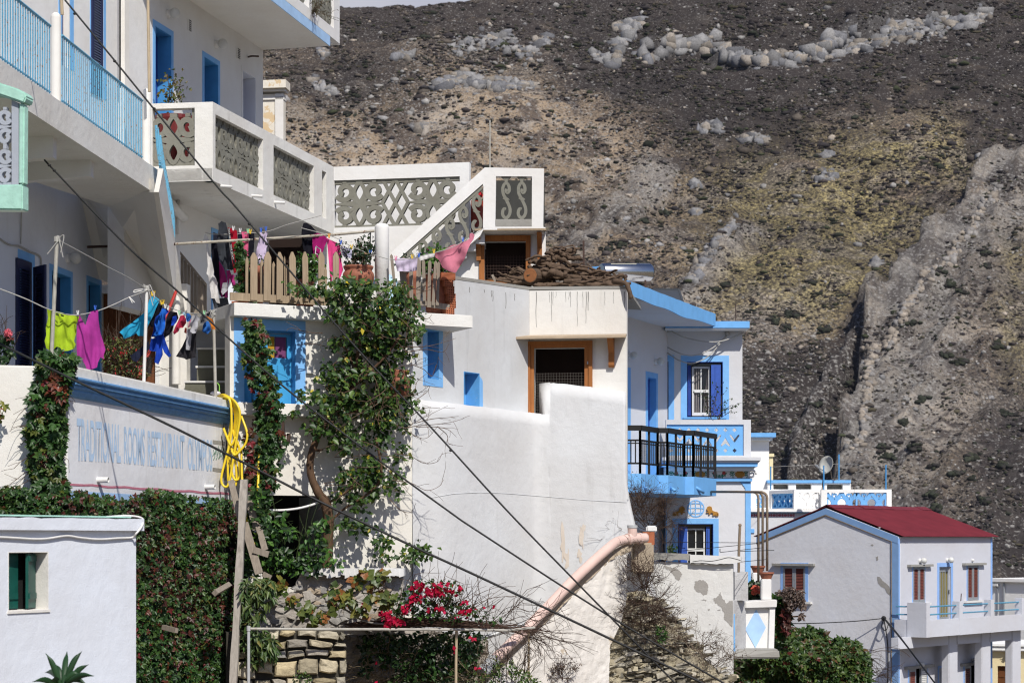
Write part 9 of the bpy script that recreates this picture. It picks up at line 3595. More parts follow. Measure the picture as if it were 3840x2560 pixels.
 u,v=np.concatenate(U),np.concatenate(Vv)
 kk=RNG.random(len(u))<.5
 u,v=u[kk],v[kk]
 leaves('blossoms',px_to_world(u,v,41.75-RNG.random(len(u))*.3),(.0,-.8,.6),.085,[(.46,.006,.045,3),(.36,.004,.03,2),(.55,.02,.09,1)],t,width=.95,jit=.9,mat=M_PETAL)
 A,B,RA,RB=[],[],[],[]
 rr=random.Random(12)
 for i in range(70):
  a,b=rr.uniform(1470,1830),rr.uniform(2290,2345)
  grow(P(a,b,42.2+rr.uniform(-.3,.3)),V(rr.gauss(.2,.5),-.3,rr.uniform(.2,1)),rr.uniform(.4,1.0),.009,1,A,B,RA,RB,.5,1,3,-.03,rr)
 segs('stems',A,B,np.array(RA),np.array(RB),M_BARK,t)
 t=plant_thing('shaded_shrub','tangled dark shrub in the shade under the brushwood roof','shrub',1560,2640,43)
 U,Vv=[],[]
 for a,b,ru,rv,n in ((1400,2390,40,24,60),(1480,2410,60,40,150),(1580,2420,70,46,200),(1680,2410,60,46,170),(1760,2400,50,40,100),(1450,2470,40,40,70),(1560,2490,80,50,200),(1660,2500,60,50,160),(1740,2470,40,40,80),(1380,2440,30,50,60),(1600,2550,90,40,150),(1500,2550,50,30,60),(1780,2440,30,26,40),(1370,2510,24,22,24)):
  th=RNG.uniform(0,6.283,n)
  r=np.sqrt(RNG.random(n))
  U.append(a+ru*r*np.cos(th)); Vv.append(b+rv*r*np.sin(th))
 u,v=np.concatenate(U),np.concatenate(Vv)
 leaves('leaves',px_to_world(u,v,43.6-RNG.random(len(u))*1.1),(.1,-.8,.5),.13,PAL_DARK+PAL_BRIGHT[2:],t,width=.62,jit=.7)
 A,B,RA,RB=[],[],[],[]
 for i in range(90):
  a,b=rr.uniform(1360,1790),rr.uniform(2420,2600)
  grow(P(a,b,43.2+rr.uniform(-.3,.3)),V(rr.gauss(0,.8),-.3,rr.uniform(-.4,1)),rr.uniform(.3,.9),.009,1,A,B,RA,RB,.5,2,3,-.03,rr)
 segs('dry_stems',A,B,np.array(RA),np.array(RB),paint('dry_straw',(.20,.15,.09),.9),t)
 t=plant_thing('myrtle_bush','fresh small leaved green bush at the bottom below the pink pipe','bush',1880,2640,44)
 U,Vv=[],[]
 for a,b,ru,rv,n in ((1760,2480,36,60,220),(1720,2540,60,40,240),(1600,2555,60,24,160),(1830,2550,60,30,180),(1870,2510,20,24,60),(1920,2510,14,40,60),(1960,2540,40,24,110),(1990,2555,30,12,50),(1860,2480,10,22,20),(1130,2545,40,26,70),(1815,2410,12,30,20)):
  th=RNG.uniform(0,6.283,n)
  r=np.sqrt(RNG.random(n))
  U.append(a+ru*r*np.cos(th)); Vv.append(b+rv*r*np.sin(th))
 u,v=np.concatenate(U),np.concatenate(Vv)
 y=43.6-RNG.random(len(u))*.8
 y=np.where(u<1300,40.8,y)
 leaves('leaves',px_to_world(u,v,y),(.1,-.7,.7),.075,[(.05,.10,.02,3),(.09,.15,.03,3),(.03,.06,.015,2),(.16,.18,.04,1)],t,width=.5,jit=.7,up=.9,droop=0)
 A,B,RA,RB=[],[],[],[]
 for i in range(30):
  grow(P(rr.uniform(1700,1980),2590,43.3),V(rr.gauss(0,.3),0,1),rr.uniform(.5,1.0),.009,1,A,B,RA,RB,.4,2,3,0,rr)
 segs('stems',A,B,np.array(RA),np.array(RB),M_TWIG,t)
 def thorn(label,clumps,y,nm='thorn_shrub',mat=M_TWIG):
  t=plant_thing(nm,label,'shrub',clumps[0][0],clumps[0][1],y)
  A,B,RA,RB=[],[],[],[]
  r2=random.Random(len(label))
  for (u,v,n,L_,du,dz) in clumps:
   for i in range(n):
    grow(P(u+r2.gauss(0,10),v+r2.gauss(0,8),y-r2.uniform(0,.25)),V(du+r2.gauss(0,.75),-.35+r2.gauss(0,.3),dz+r2.gauss(0,.55)),L_*r2.uniform(.5,1.1),.009,2,A,B,RA,RB,.75,2,3,.0,r2)
  segs('twigs',A,B,np.array(RA),np.array(RB),mat,t)
  ids=RNG.choice(len(B),min(len(B),500))
  leaves('dry_leaves',np.array(B)[ids]+RNG.normal(0,.02,(len(ids),3)),(0,-1,.3),.035,[(.07,.04,.028,2),(.12,.075,.045,1),(.05,.035,.025,2)],t,jit=1)
  return t
 thorn('dry brown thorn shrub above the upper end of the pink pipe',[(2430,1990,26,.8,.0,.9),(2420,1930,16,.6,.0,.8),(2450,1960,12,.6,.3,.5),(2400,1900,10,.55,-.1,1)],50.2)
 thorn('bushy dry brown shrub on the rough buttress beside the schist',[(2410,2200,26,.62,.0,.4),(2400,2260,24,.6,-.1,.1),(2440,2270,22,.65,.3,.0),(2395,2150,14,.5,-.1,.6),(2450,2330,12,.5,.3,-.2)],48.0)
 thorn('straggling dry weeds at the right edge of the schist outcrop',[(2570,2400,9,.7,.4,.1),(2620,2440,9,.6,.3,.3),(2680,2500,10,.5,.2,.5),(2480,2410,7,.4,.2,.1)],48.4,mat=paint('grey_dry_twig',(.16,.12,.085),.9))
 thorn('small dead tuft at the foot of the rough buttress',[(2100,2545,10,.35,.0,.7),(2098,2520,6,.3,0,.6)],46.2)
 t=plant_thing('caper_sprig','small green sprig between the dry shrub and schist layers','plant',2480,2400,47.9)
 u,v=sample_poly([(2460,2350),(2490,2340),(2505,2380),(2490,2410),(2465,2400)],140)
 leaves('leaves',px_to_world(u,v,47.7-RNG.random(140)*.2),(0,-1,.5),.07,PAL_BRIGHT+PAL_DARK,t,width=.5,jit=.7)
 t=plant_thing('creeper_mound','rounded mound of green and reddish creeper below the red roofed house','bush',3000,2640,60)
 poly=[(2745,2640),(2748,2470),(2790,2462),(2850,2460),(2872,2420),(2880,2385),(2930,2352),(2990,2362),(3040,2350),(3090,2368),(3110,2400),(3170,2392),(3220,2410),(3250,2450),(3268,2500),(3258,2560),(3230,2640)]
 n=8500
 u,v=sample_poly(poly,n)
 k=fbm(u*.018,v*.018,4,90)>.27
 u,v=u[k],v[k]
 n=len(u)
 cu=(u-3000)/270
 y=60.5-2.2*np.sqrt(np.clip(1-cu**2,.02,1))*np.clip((v-2340)/120,.1,1)-fbm(u*.02,v*.02,3,93)*.9-RNG.random(n)*.35
 leaves('leaves',px_to_world(u,v,y),(.2,-.75,.6),.17,PAL_BUSH,t,width=.62,droop=.7,jit=.55,palm=3)
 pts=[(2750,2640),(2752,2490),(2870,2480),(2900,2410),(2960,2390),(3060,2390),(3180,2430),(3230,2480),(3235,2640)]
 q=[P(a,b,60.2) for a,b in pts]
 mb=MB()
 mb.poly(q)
 obj('shade_backing',mb,paint('ivy_shade',(.01,.014,.006)),t)  # dark backing panel stands for shade inside the mound
 A,B,RA,RB=[],[],[],[]
 for i in range(24):
  grow(P(rr.uniform(3200,3270),rr.uniform(2420,2560),59.5),V(1,-.3,rr.gauss(0,.4)),rr.uniform(.4,.9),.008,1,A,B,RA,RB,.5,1,4,-.08,rr)
 segs('runners',A,B,np.array(RA),np.array(RB),M_TWIG,t)
 t=plant_thing('creeper_pillar','upright creeper with red stem leaves beside the diamond wall','creeper',2930,2370,58)
 u,v=sample_poly([(2900,2230),(2925,2222),(2950,2240),(2965,2290),(2960,2340),(2950,2390),(2905,2390)],520)
 leaves('leaves',px_to_world(u,v,57.8-RNG.random(520)*.4),(.1,-.9,.4),.15,PAL_IVY,t,palm=3,width=.6)
 u,v=sample_poly([(2938,2280),(2956,2270),(2958,2370),(2942,2376)],90)
 leaves('red_leaves',px_to_world(u,v,57.3-RNG.random(90)*.2),(.1,-.9,.4),.14,[(.10,.022,.018,2),(.07,.03,.02,1)],t,palm=3)
 t=plant_thing('dried_umbel','dried brown flower umbels rising in front of the gable window','plant',2960,2380,58)
 U,Vv=[],[]
 for a,b,ru,rv,n in ((2935,2225,26,10,150),(2960,2212,22,12,150),(2985,2225,26,14,190),(3000,2250,20,14,150),(2975,2255,24,12,150),(2950,2245,16,12,90),(3010,2275,14,8,70),(3005,2310,14,12,100),(2965,2280,16,10,70)):
  th=RNG.uniform(0,6.283,n)
  r=np.sqrt(RNG.random(n))
  U.append(a+ru*r*np.cos(th)); Vv.append(b+rv*r*np.sin(th))
 u,v=np.concatenate(U),np.concatenate(Vv)
 leaves('seed_heads',px_to_world(u,v,57.2-RNG.random(len(u))*.4),(.0,-.8,.5),.09,[(.15,.105,.085,2),(.09,.065,.055,2),(.20,.15,.12,1)],t,jit=1,width=.5)
 mb=MB()
 for a,b in ((2935,2228),(2965,2218),(2990,2232),(3004,2258),(3008,2308),(2960,2285)):
  mb.tube(cat([P(2948,2390,57.4),P(2950,2320,57.3),P(a,b,57)],5),.022,6)
 obj('stems',mb,M_BARK,t)
 t=plant_thing('pink_rose_bush','rose bush with one pink bloom at the far left above the parapet','rose bush',20,1380,36.8)
 U,Vv=[],[]
 for a,b,ru,rv,n in ((8,1280,26,24,60),(20,1310,26,20,46),(10,1345,30,14,40),(40,1330,18,14,20),(30,1270,16,10,16)):
  th=RNG.uniform(0,6.283,n)
  r=np.sqrt(RNG.random(n))
  U.append(a+ru*r*np.cos(th)); Vv.append(b+rv*r*np.sin(th))
 u,v=np.concatenate(U),np.concatenate(Vv)
 leaves('leaves',px_to_world(u,v,36.6-RNG.random(len(u))*.3),(.1,-.9,.4),.09,PAL_DARK,t,width=.7)
 u,v=30+RNG.normal(0,5,60),1247+RNG.normal(0,5,60)
 leaves('bloom',px_to_world(u,v,36.3+RNG.normal(0,.02,60)),(0,-1,.3),.06,[(.75,.18,.22,2),(.65,.12,.16,1)],t,width=1,jit=.9,mat=M_PETAL)
 u,v=36+RNG.normal(0,4,20),1270+RNG.normal(0,3,20)
 leaves('faded_bloom',px_to_world(u,v,36.3+RNG.normal(0,.02,20)),(0,-1,.3),.05,[(.25,.08,.07,2)],t,width=1,jit=.9,mat=M_PETAL)
 A,B,RA,RB=[],[],[],[]
 for i in range(8):
  grow(P(rr.uniform(-10,30),1372,36.6),V(rr.gauss(0,.3),0,1),rr.uniform(.4,.75),.01,1,A,B,RA,RB,.4,2,3,0,rr)
 segs('stems',A,B,np.array(RA),np.array(RB),M_TWIG,t)
 t=plant_thing('trailing_sprig','small yellow green sprig on the white parapet at the left edge','plant',5,1590,35.5)
 u,v=sample_poly([(-6,1500),(16,1506),(26,1530),(14,1550),(2,1580),(-8,1580)],36)
 leaves('leaves',px_to_world(u,v,35.6-RNG.random(36)*.1),(.1,-1,.2),.09,[(.20,.20,.04,2),(.10,.13,.03,2),(.25,.08,.03,1)],t,width=.7)
 t=plant_thing('pepper_bush','thin leaved bush dotted with small red peppers before the brown door','bush',450,1480,42.5)
 U,Vv=[],[]
 for a,b,ru,rv,n in ((430,1290,40,30,90),(470,1310,50,40,150),(420,1350,40,40,110),(490,1360,46,46,150),(450,1400,50,30,120),(510,1290,26,22,40),(530,1400,24,26,40),(400,1300,20,22,24)):
  th=RNG.uniform(0,6.283,n)
  r=np.sqrt(RNG.random(n))
  U.append(a+ru*r*np.cos(th)); Vv.append(b+rv*r*np.sin(th))
 u,v=np.concatenate(U),np.concatenate(Vv)
 leaves('leaves',px_to_world(u,v,42.3-RNG.random(len(u))*.7),(.1,-.8,.5),.085,[(.10,.12,.03,3),(.06,.08,.02,3),(.16,.15,.05,1)],t,width=.4,jit=.8)
 ids=RNG.choice(len(u),70)
 pp=leaves('peppers',px_to_world(u[ids],v[ids],41.6-RNG.random(70)*.2),(0,-1,0),.055,[(.32,.02,.02,2),(.22,.01,.02,1)],t,width=.45,droop=2,jit=.3)
 pp['kind']='stuff'
 A,B,RA,RB=[],[],[],[]
 for i in range(26):
  grow(P(rr.uniform(420,500),1470,42),V(rr.gauss(0,.35),0,1),rr.uniform(.6,1.3),.010,1,A,B,RA,RB,.45,2,4,0,rr)
 segs('stems',A,B,np.array(RA),np.array(RB),M_TWIG,t)
 t=plant_thing('spindly_plant','spindly small leaved plant rising above the carved balcony end','plant',640,420,45.2)
 A,B,RA,RB=[],[],[],[]
 for p in ([(632,400),(636,350),(630,300),(628,278)],[(640,400),(646,330),(660,290),(662,276)],[(638,390),(660,360),(672,330),(690,320)],[(640,395),(668,370),(690,352)],[(634,380),(618,345),(612,342)]):
  pts=cat([P(a,b,45.2) for a,b in p],5)
  for i in range(len(pts)-1):
   A.append(tuple(pts[i])); B.append(tuple(pts[i+1])); RA.append(.010); RB.append(.009)
 segs('stems',A,B,np.array(RA),np.array(RB),M_TWIG,t)
 pb=np.repeat(np.array(B),2,0)+RNG.normal(0,.10,(len(B)*2,3))
 leaves('leaves',pb,(0,-1,.3),.085,[(.05,.07,.02,3),(.12,.10,.03,2)],t,width=.7)
 mb=MB()
 c=P(655,618,45.3)
 mb.lathe(c,[(.26,0),(.40,.55),(.42,.9),(.46,1.0),(.46,1.08)],18)
 o=obj('red_planter',mb,paint('dark_red_pot',(.16,.02,.02),.5))
 tag(o,'dark red planter glimpsed through the carved balcony end','flower pot')
 mb=MB()
 c=P(1775,868,52.2)
 mb.lathe(c,[(.24,0),(.40,.6),(.42,.75)],16)
 o=obj('red_planter',mb,paint('brick_red_pot',(.28,.04,.025),.5))
 tag(o,'brick red planter behind the scrolls at the top of the sloping stair','flower pot')
 t=plant_thing('red_geranium','red geranium behind the upper stair scrolls','plant',1790,770,52.2)
 u,v=1801+RNG.normal(0,5,30),729+RNG.normal(0,4,30)
 leaves('blossoms',px_to_world(u,v,52.0+RNG.normal(0,.05,30)),(0,-1,.3),.08,[(.45,.01,.02,1)],t,width=1,mat=M_PETAL)
 u,v=1790+RNG.normal(0,8,50),756+RNG.normal(0,8,50)
 leaves('leaves',px_to_world(u,v,52.1+RNG.normal(0,.05,50)),(0,-1,.3),.08,PAL_DARK,t)
 t=plant_thing('fern_tuft','dry ferny tuft growing from the joint of the topmost balcony fascia','plant',1155,80,50.6)
 A,B,RA,RB=[],[],[],[]
 for i in range(14):
  p=P(1155,74,50.7)
  grow(p,V(rr.gauss(0,.45),-.3,rr.uniform(.2,1)),rr.uniform(.25,.65),.008,1,A,B,RA,RB,.5,2,4,-.02,rr)
 segs('stems',A,B,np.array(RA),np.array(RB),paint('dry_fern',(.10,.07,.04),.9),t)
 leaves('fronds',np.array(B),(0,-1,.3),.06,[(.06,.06,.02,1),(.10,.07,.04,1)],t,width=.3)
 t=plant_thing('window_pot_plant','bare thin plant before the lower cobalt window of the blue house','plant',2515,2080,57.5)
 A,B,RA,RB=[],[],[],[]
 for p in ([(2505,2076),(2515,2030),(2525,2000),(2538,1978)],[(2508,2076),(2520,2050),(2530,2046)]):
  pts=cat([P(a,b,57.5) for a,b in p],4)
  for i in range(len(pts)-1):
   A.append(tuple(pts[i])); B.append(tuple(pts[i+1])); RA.append(.011); RB.append(.010)
 segs('stems',A,B,np.array(RA),np.array(RB),M_TWIG,t)
 u,v=2519+RNG.normal(0,8,34),2055+RNG.normal(0,7,34)
 leaves('leaves',px_to_world(u,v,57.4+RNG.normal(0,.05,34)),(0,-1,.3),.11,PAL_DARK,t)
build_low_plants()
# ------------------------------------------------------------------ washing
def build_laundry():
 def pole(u0,v0,u1,v1,y,r,mat,label,knot=True):
  t=thing('clothesline_post',label,'post',P(u1,v1,y))
  mb=MB()
  mb.tube([P(u1,v1,y),P(u0,v0,y)],r,8)
  obj('post',mb,mat,t)
  if knot:
   mb=MB()
   for i in range(5):
    c=P(u0,v0+4+i*4,y)
    mb.tube([c+V(.05*math.cos(a),.05*math.sin(a),.008*a*.4) for a in np.linspace(0,6.28,9)],.014,5)
   rr=random.Random(int(u0))
   for i in range(4):
    c=P(u0,v0+10,y)
    mb.tube(cat([c,c+V(rr.uniform(-.12,.16),-.05,rr.uniform(-.1,.08)),c+V(rr.uniform(-.18,.2),-.06,rr.uniform(-.35,.02))],4),.009,5)
   obj('cord_wrapping',mb,M_LINE,t)
  return t
 pole(214,888,190,1400,36.4,.036,M_POLE,'tall pale clothesline post with wrapped cord top above the creeper')
 pole(551,1072,538,1470,39.6,.034,M_PIPEW,'white clothesline post in front of the brown door, wind blown leggings beside it')
 pole(800,1164,809,1500,42.9,.034,M_POLE,'short tan clothesline post at the hose end of the sign wall')
 def line(pts,r,label):
  mb=MB()
  mb.tube(cat([P(*p) for p in pts],6),r,5)
  o=obj('wash_line',mb,M_LINE)
  tag(o,label,'line')
 line([(-30,1072,36),(90,1118,36.1),(178,1158,36.3),(240,1177,36.6),(297,1180,36.9),(369,1164,37.5),(430,1140,38.2),(481,1116,38.8),(551,1089,39.6)],.011,'white cord carrying the lime and magenta tops')
 line([(215,898,36.4),(330,960,37.3),(410,1004,38),(480,1040,38.8),(551,1084,39.6)],.009,'cord running down from the tall post to the white post')
 line([(551,1089,39.6),(575,1112,39.9),(620,1144,40.5),(680,1168,41.3),(740,1176,42.1),(800,1170,42.9)],.009,'cord carrying the leggings and blue jackets')
 line([(770,872,45.4),(800,878,45.3),(880,878,45.2),(1000,868,45.1),(1080,842,45),(1205,808,45.0)],.009,'cord below the long pole carrying dark and pink clothes')
 line([(1130,855,45),(1250,888,44.9),(1330,930,44.8),(1400,955,44.7),(1490,975,44.6),(1600,955,44.8),(1700,925,45),(1790,872,45.3),(1815,855,45.5)],.009,'cord carrying the pink trousers and pink towel past the column')
 mb=MB()
 c=P(551,1086,39.55)
 mb.tube(cat([c,P(520,1092,39.5),P(503,1096,39.5),P(505,1088,39.5),P(530,1085,39.5),c],5),.012,5)
 mb.tube(cat([P(482,1112,38.8),P(490,1125,38.8),P(496,1136,38.8)],3),.01,4)
 mb.tube(cat([P(482,1112,38.8),P(493,1122,38.8),P(504,1134,38.8)],3),.01,4)
 o=obj('cord_loop',mb,M_PIPEW)
 tag(o,'knotted white cord loop with loose ends at the white post','cord')
 C=lambda n,c:cloth_mat(n,c)
 S4=lambda pts:[(400+x/3.564,1060+y/3.564) for x,y in pts]      # helper scales from the zoomed photo
 S7=lambda pts:[(740+x/4.612,800+y/4.612) for x,y in pts]
 S9=lambda pts:[(900+x/2.306,600+y/2.306) for x,y in pts]
 ST=lambda pts:[(1480+x/3.016,600+y/3.016) for x,y in pts]
 SC_=lambda pts:[(x/2.306,640+y/2.306) for x,y in pts]
 G=garment
 a=G('lime_vest','lime green sleeveless top hanging upside down next to the tall post','top',SC_([(405,1190),(480,1212),(580,1240),(686,1262),(660,1330),(660,1400),(640,1470),(655,1500),(640,1540),(590,1556),(540,1560),(520,1530),(490,1520),(465,1545),(440,1560),(400,1535),(392,1500),(385,1470),(400,1420),(395,1360),(415,1270)]),36.5,C('lime_cloth',(.42,.60,.03)),tilt=.004)
 mb=MB()
 for x0,x1 in ((482,508),(524,552)):
  q=SC_([(x0,1232+(x0-480)*.2),(x1,1240+(x1-500)*.2),(x1,1253+(x1-500)*.2),(x0,1246+(x0-480)*.2)])
  mb.quad(*[P(u,v,36.38+(u-167)*.004) for u,v in q])
 obj('waist_tab',mb,M_CABLE,a)
 G('magenta_vest','magenta vest hanging upside down with straps dangling over the wall','vest',SC_([(685,1238),(700,1270),(738,1336),(762,1260),(775,1222),(810,1212),(848,1204),(852,1290),(868,1400),(905,1520),(912,1545),(895,1600),(900,1630),(870,1612),(850,1650),(838,1700),(780,1720),(762,1738),(748,1720),(742,1690),(720,1650),(700,1610),(668,1600),(662,1540),(662,1420),(668,1320)]),37.0,C('magenta_cloth',(.42,.045,.30)),tilt=.004)
 G('cyan_leggings','turquoise leggings blown sideways from the line by the wind','leggings',S4([(600,185),(640,178),(705,225),(690,275),(660,340),(620,440),(560,560),(500,712),(420,708),(395,670),(350,705),(230,752),(215,700),(172,660),(225,610),(330,540),(420,470),(500,400),(540,320),(570,230)]),39.9,C('turquoise_cloth',(.03,.34,.56)),fold=.05,nfold=4,tilt=.002)
 G('black_trousers','black garment hanging between the turquoise leggings and blue hoodie','trousers',S4([(690,275),(745,300),(730,360),(700,420),(640,470),(625,590),(590,590),(575,540),(620,450),(660,340)]),40.25,C('black_cloth',(.012,.012,.018)))
 h=G('blue_hoodie','royal blue hoodie hanging by its hem with sleeves dangling','hoodie',S4([(742,335),(800,350),(835,385),(790,430),(780,560),(762,700),(790,790),(862,972),(832,998),(770,930),(745,870),(750,960),(690,1092),(638,1060),(660,920),(570,905),(580,820),(600,715),(625,640),(635,520),(660,440),(720,390)]),40.6,C('royal_blue_cloth',(.015,.06,.42)),fold=.06)
 mb=MB()
 q=S4([(596,725),(645,722),(648,742),(600,746)])
 mb.quad(*[P(u,v,40.47) for u,v in q])
 obj('white_print',mb,M_PIPEW,h)
 G('bright_blue_shirt','bright blue shirt bunched over the hoodie at its top','shirt',S4([(742,345),(790,360),(785,480),(780,600),(740,690),(650,712),(620,700),(660,640),(640,530),(700,430)]),40.42,C('bright_blue_cloth',(.02,.14,.60)),fold=.06)
 G('navy_shorts','dark grey shorts with an orange mark hanging low by the white post','shorts',S4([(430,890),(500,830),(560,780),(580,880),(500,930),(460,980),(405,1060),(350,1040),(312,975)]),39.9,C('navy_cloth',(.018,.022,.045)))
 G('black_hood','black jacket bunched on the line next to the blue hoodie','jacket',S4([(830,400),(850,380),(940,395),(950,430),(960,470),(930,530),(900,560),(880,640),(830,700),(760,745),(770,650),(790,560),(800,470)]),41.1,C('black_cloth',(.012,.012,.018)),fold=.07)
 G('navy_scarf','small ultramarine piece peeping from the bunched black jacket','cloth',S4([(885,450),(930,440),(940,500),(900,570),(860,572),(870,500)]),40.95,C('royal_blue_cloth',(.015,.06,.42)))
 G('crimson_shirt','crimson red garment bunched like a cap in the middle of the line','shirt',S4([(985,440),(1030,430),(1060,480),(1062,540),(1020,600),(975,605),(960,650),(900,692),(888,660),(920,580),(960,500)]),41.6,C('crimson_cloth',(.42,.03,.07)),fold=.07)
 G('blue_cloth','small medium blue bunched cloth right of the crimson garment','cloth',S4([(1062,410),(1100,405),(1135,450),(1110,510),(1070,525),(1058,470)]),41.9,C('medium_blue_cloth',(.03,.13,.42)),fold=.06)
 G('pale_blue_sock','pale blue sock pegged at the top beside the blue cloth','sock',S4([(1015,390),(1045,385),(1058,440),(1045,450),(1020,415)]),41.85,C('pale_blue_cloth',(.35,.55,.68)))
 G('grey_bra','light grey bunched sports top hanging on the line','top',S4([(1135,440),(1200,430),(1250,480),(1220,520),(1215,600),(1190,672),(1150,678),(1112,650),(1130,580),(1098,575),(1130,500)]),42.1,C('light_grey_cloth',(.42,.42,.45)),fold=.06)
 G('patterned_cloth','pink and patterned strap hanging beside the grey top','cloth',S4([(1105,500),(1135,480),(1130,560),(1100,600),(1085,590)]),42.15,C('soft_pink_cloth',(.60,.22,.30)))
 G('grey_trousers','dark grey marled trousers with wide hems hanging lowest','trousers',S4([(1100,640),(1200,650),(1195,800),(1188,995),(1110,1015),(1060,1028),(1040,1010),(925,985),(1010,850),(1060,740)]),42.4,C('charcoal_marl',(.035,.033,.038)),fold=.05)
 G('grey_trousers','pale grey straight trouser leg in front of the dark marled trousers','trousers',S4([(1065,620),(1140,610),(1130,760),(1115,898),(1058,895),(1062,760)]),42.25,C('light_grey_cloth',(.42,.42,.45)),fold=.03)
 G('edged_cloth','small red and yellow edged cloth under the line','cloth',S4([(1045,600),(1070,605),(1068,680),(1035,665)]),42.2,C('red_yellow_cloth',(.38,.06,.03)))
 G('swim_shorts','blue and orange swim shorts bunched at the last line post','swim shorts',S4([(1290,560),(1330,500),(1365,520),(1385,570),(1392,640),(1350,688),(1310,668),(1275,650)]),42.55,C('medium_blue_cloth',(.03,.13,.42)),fold=.06)
 G('orange_cloth','orange edged cloth fluttering beside the last line post','cloth',S4([(1330,440),(1420,490),(1440,560),(1455,628),(1405,620),(1385,540),(1340,480)]),42.6,C('orange_cloth',(.55,.18,.03)))
 G('marl_cloth','grey marled and magenta bunched cloth near the last line post','cloth',S4([(1245,460),(1280,425),(1310,440),(1345,510),(1290,545),(1255,540)]),42.5,C('grey_marl',(.12,.12,.13)),fold=.05)
 G('black_sock','black sock pegged next to the last line post','sock',S4([(1330,420),(1370,380),(1382,400),(1370,450),(1340,445)]),42.65,C('black_cloth',(.012,.012,.018)))
 G('white_shirt','long white shirt hanging in a narrow strip from the upper line','shirt',S7([(125,370),(150,362),(200,450),(185,560),(220,700),(260,850),(288,1000),(280,1060),(320,1120),(355,1210),(340,1260),(365,1400),(392,1560),(330,1540),(300,1470),(240,1470),(230,1360),(205,1210),(190,1080),(158,1040),(182,900),(170,760),(150,560),(100,460)]),45.6,C('white_cloth',(.70,.68,.66)),fold=.04,nfold=3)
 G('black_trousers','long black trousers hanging behind the white shirt','trousers',S7([(240,480),(340,490),(350,640),(380,820),(410,1000),(430,1180),(480,1190),(470,1300),(520,1440),(420,1450),(380,1400),(345,1250),(300,1050),(260,860),(240,680)]),45.75,C('black_cloth',(.012,.012,.018)),fold=.04)
 G('dark_sheet','dark cloth bulging below the black trousers near the steps','cloth',S7([(250,1470),(340,1480),(520,1440),(545,1560),(540,1720),(460,1760),(380,1720),(300,1640)]),45.9,C('slate_cloth',(.05,.055,.065)))
 G('charcoal_jacket','charcoal grey jacket hanging by its hem from the upper line','jacket',S7([(362,180),(420,135),(495,165),(510,230),(535,330),(545,480),(560,620),(590,780),(622,960),(600,985),(545,970),(490,985),(470,930),(420,860),(375,750),(345,640),(345,420),(370,260)]),45.3,C('charcoal_cloth',(.045,.05,.06)),fold=.05)
 j=G('red_black_leggings','red and black sports leggings with white lettering down the side','leggings',S7([(525,245),(600,262),(685,300),(695,420),(690,560),(700,690),(680,760),(665,860),(690,980),(690,1020),(630,1035),(610,900),(595,760),(575,600),(550,450),(535,340)]),45.15,C('red_cloth',(.40,.012,.03)),fold=.035)
 mb=MB()
 pth=[(545,260),(560,400),(580,540),(600,680),(640,880)]
 for i in range(len(pth)-1):
  p,q=S7([pth[i],pth[i+1]])
  w=36/4.612
  mb.quad(P(p[0]-w/2,p[1],45.05-.006*i),P(p[0]+w/2,p[1],45.05-.006*i),P(q[0]+w/2,q[1],45.05-.006*i),P(q[0]-w/2,q[1],45.05-.006*i))
 st=obj('black_stripe',mb,C('black_cloth',(.012,.012,.018)),j)
 cu=bpy.data.curves.new('txt','FONT')
 cu.body='YOUR DECISION YOUR NOW'.replace('DECISION YOUR','DE FECCSOUR')
 tmp=bpy.data.objects.new('txt',cu)
 COL.objects.link(tmp)
 bpy.context.view_layer.update()
 me=bpy.data.meshes.new_from_object(tmp.evaluated_get(bpy.context.evaluated_depsgraph_get()))
 bpy.data.objects.remove(tmp)
 L=max(v.co.x for v in me.vertices)
 for v in me.vertices:
  f=v.co.x/L
  k=f*(len(pth)-1)*.9
  i=min(int(k),len(pth)-2)
  g=k-i
  x=pth[i][0]+(pth[i+1][0]-pth[i][0])*g-12+(v.co.y)*34
  yv=pth[i][1]+(pth[i+1][1]-pth[i][1])*g
  u,w=S7([(x,yv)])[0]
  v.co=P(u,w,44.99)
 mesh_obj('white_lettering',me,M_PIPEW,st)
 G('navy_socks','navy vest pegged between the red leggings and pink trousers','vest',S7([(700,330),(760,320),(780,420),(775,480),(740,560),(705,500),(698,420)]),45.2,C('navy_cloth',(.018,.022,.045)))
 G('pink_trousers','candy pink trousers hanging between navy vest and black leggings','trousers',S7([(762,320),(850,316),(885,360),(885,560),(888,760),(890,920),(860,920),(830,760),(800,620),(770,520),(780,420)]),45.15,C('candy_pink_cloth',(.70,.13,.25)),fold=.03)
 G('black_leggings','black leggings with white tags right of the candy pink trousers','leggings',S7([(888,350),(985,345),(990,440),(980,600),(970,740),(930,920),(892,920),(888,640)]),45.1,C('black_cloth',(.012,.012,.018)),fold=.03)
 G('lilac_dress','pale lilac dress with pink shoulder straps on two blue pegs','dress',S7([(1075,325),(1105,310),(1120,345),(1140,360),(1165,345),(1175,312),(1215,310),(1210,370),(1190,440),(1225,540),(1195,600),(1190,700),(1165,860),(1140,870),(1100,860),(1075,870),(1050,780),(1010,690),(1030,600),(1060,480),(1075,420)]),45.1,C('lilac_cloth',(.60,.50,.66)),fold=.03)
 G('long_black_trousers','long black trousers with rolled top at the right of the dark doorway','trousers',S7([(1835,170),(1880,160),(1960,205),(2060,310),(2060,360),(1990,372),(1990,520),(2005,700),(2025,970),(1960,985),(1920,900),(1830,600),(1798,400),(1805,280)]),45.4,C('black_cloth',(.012,.012,.018)),fold=.04)
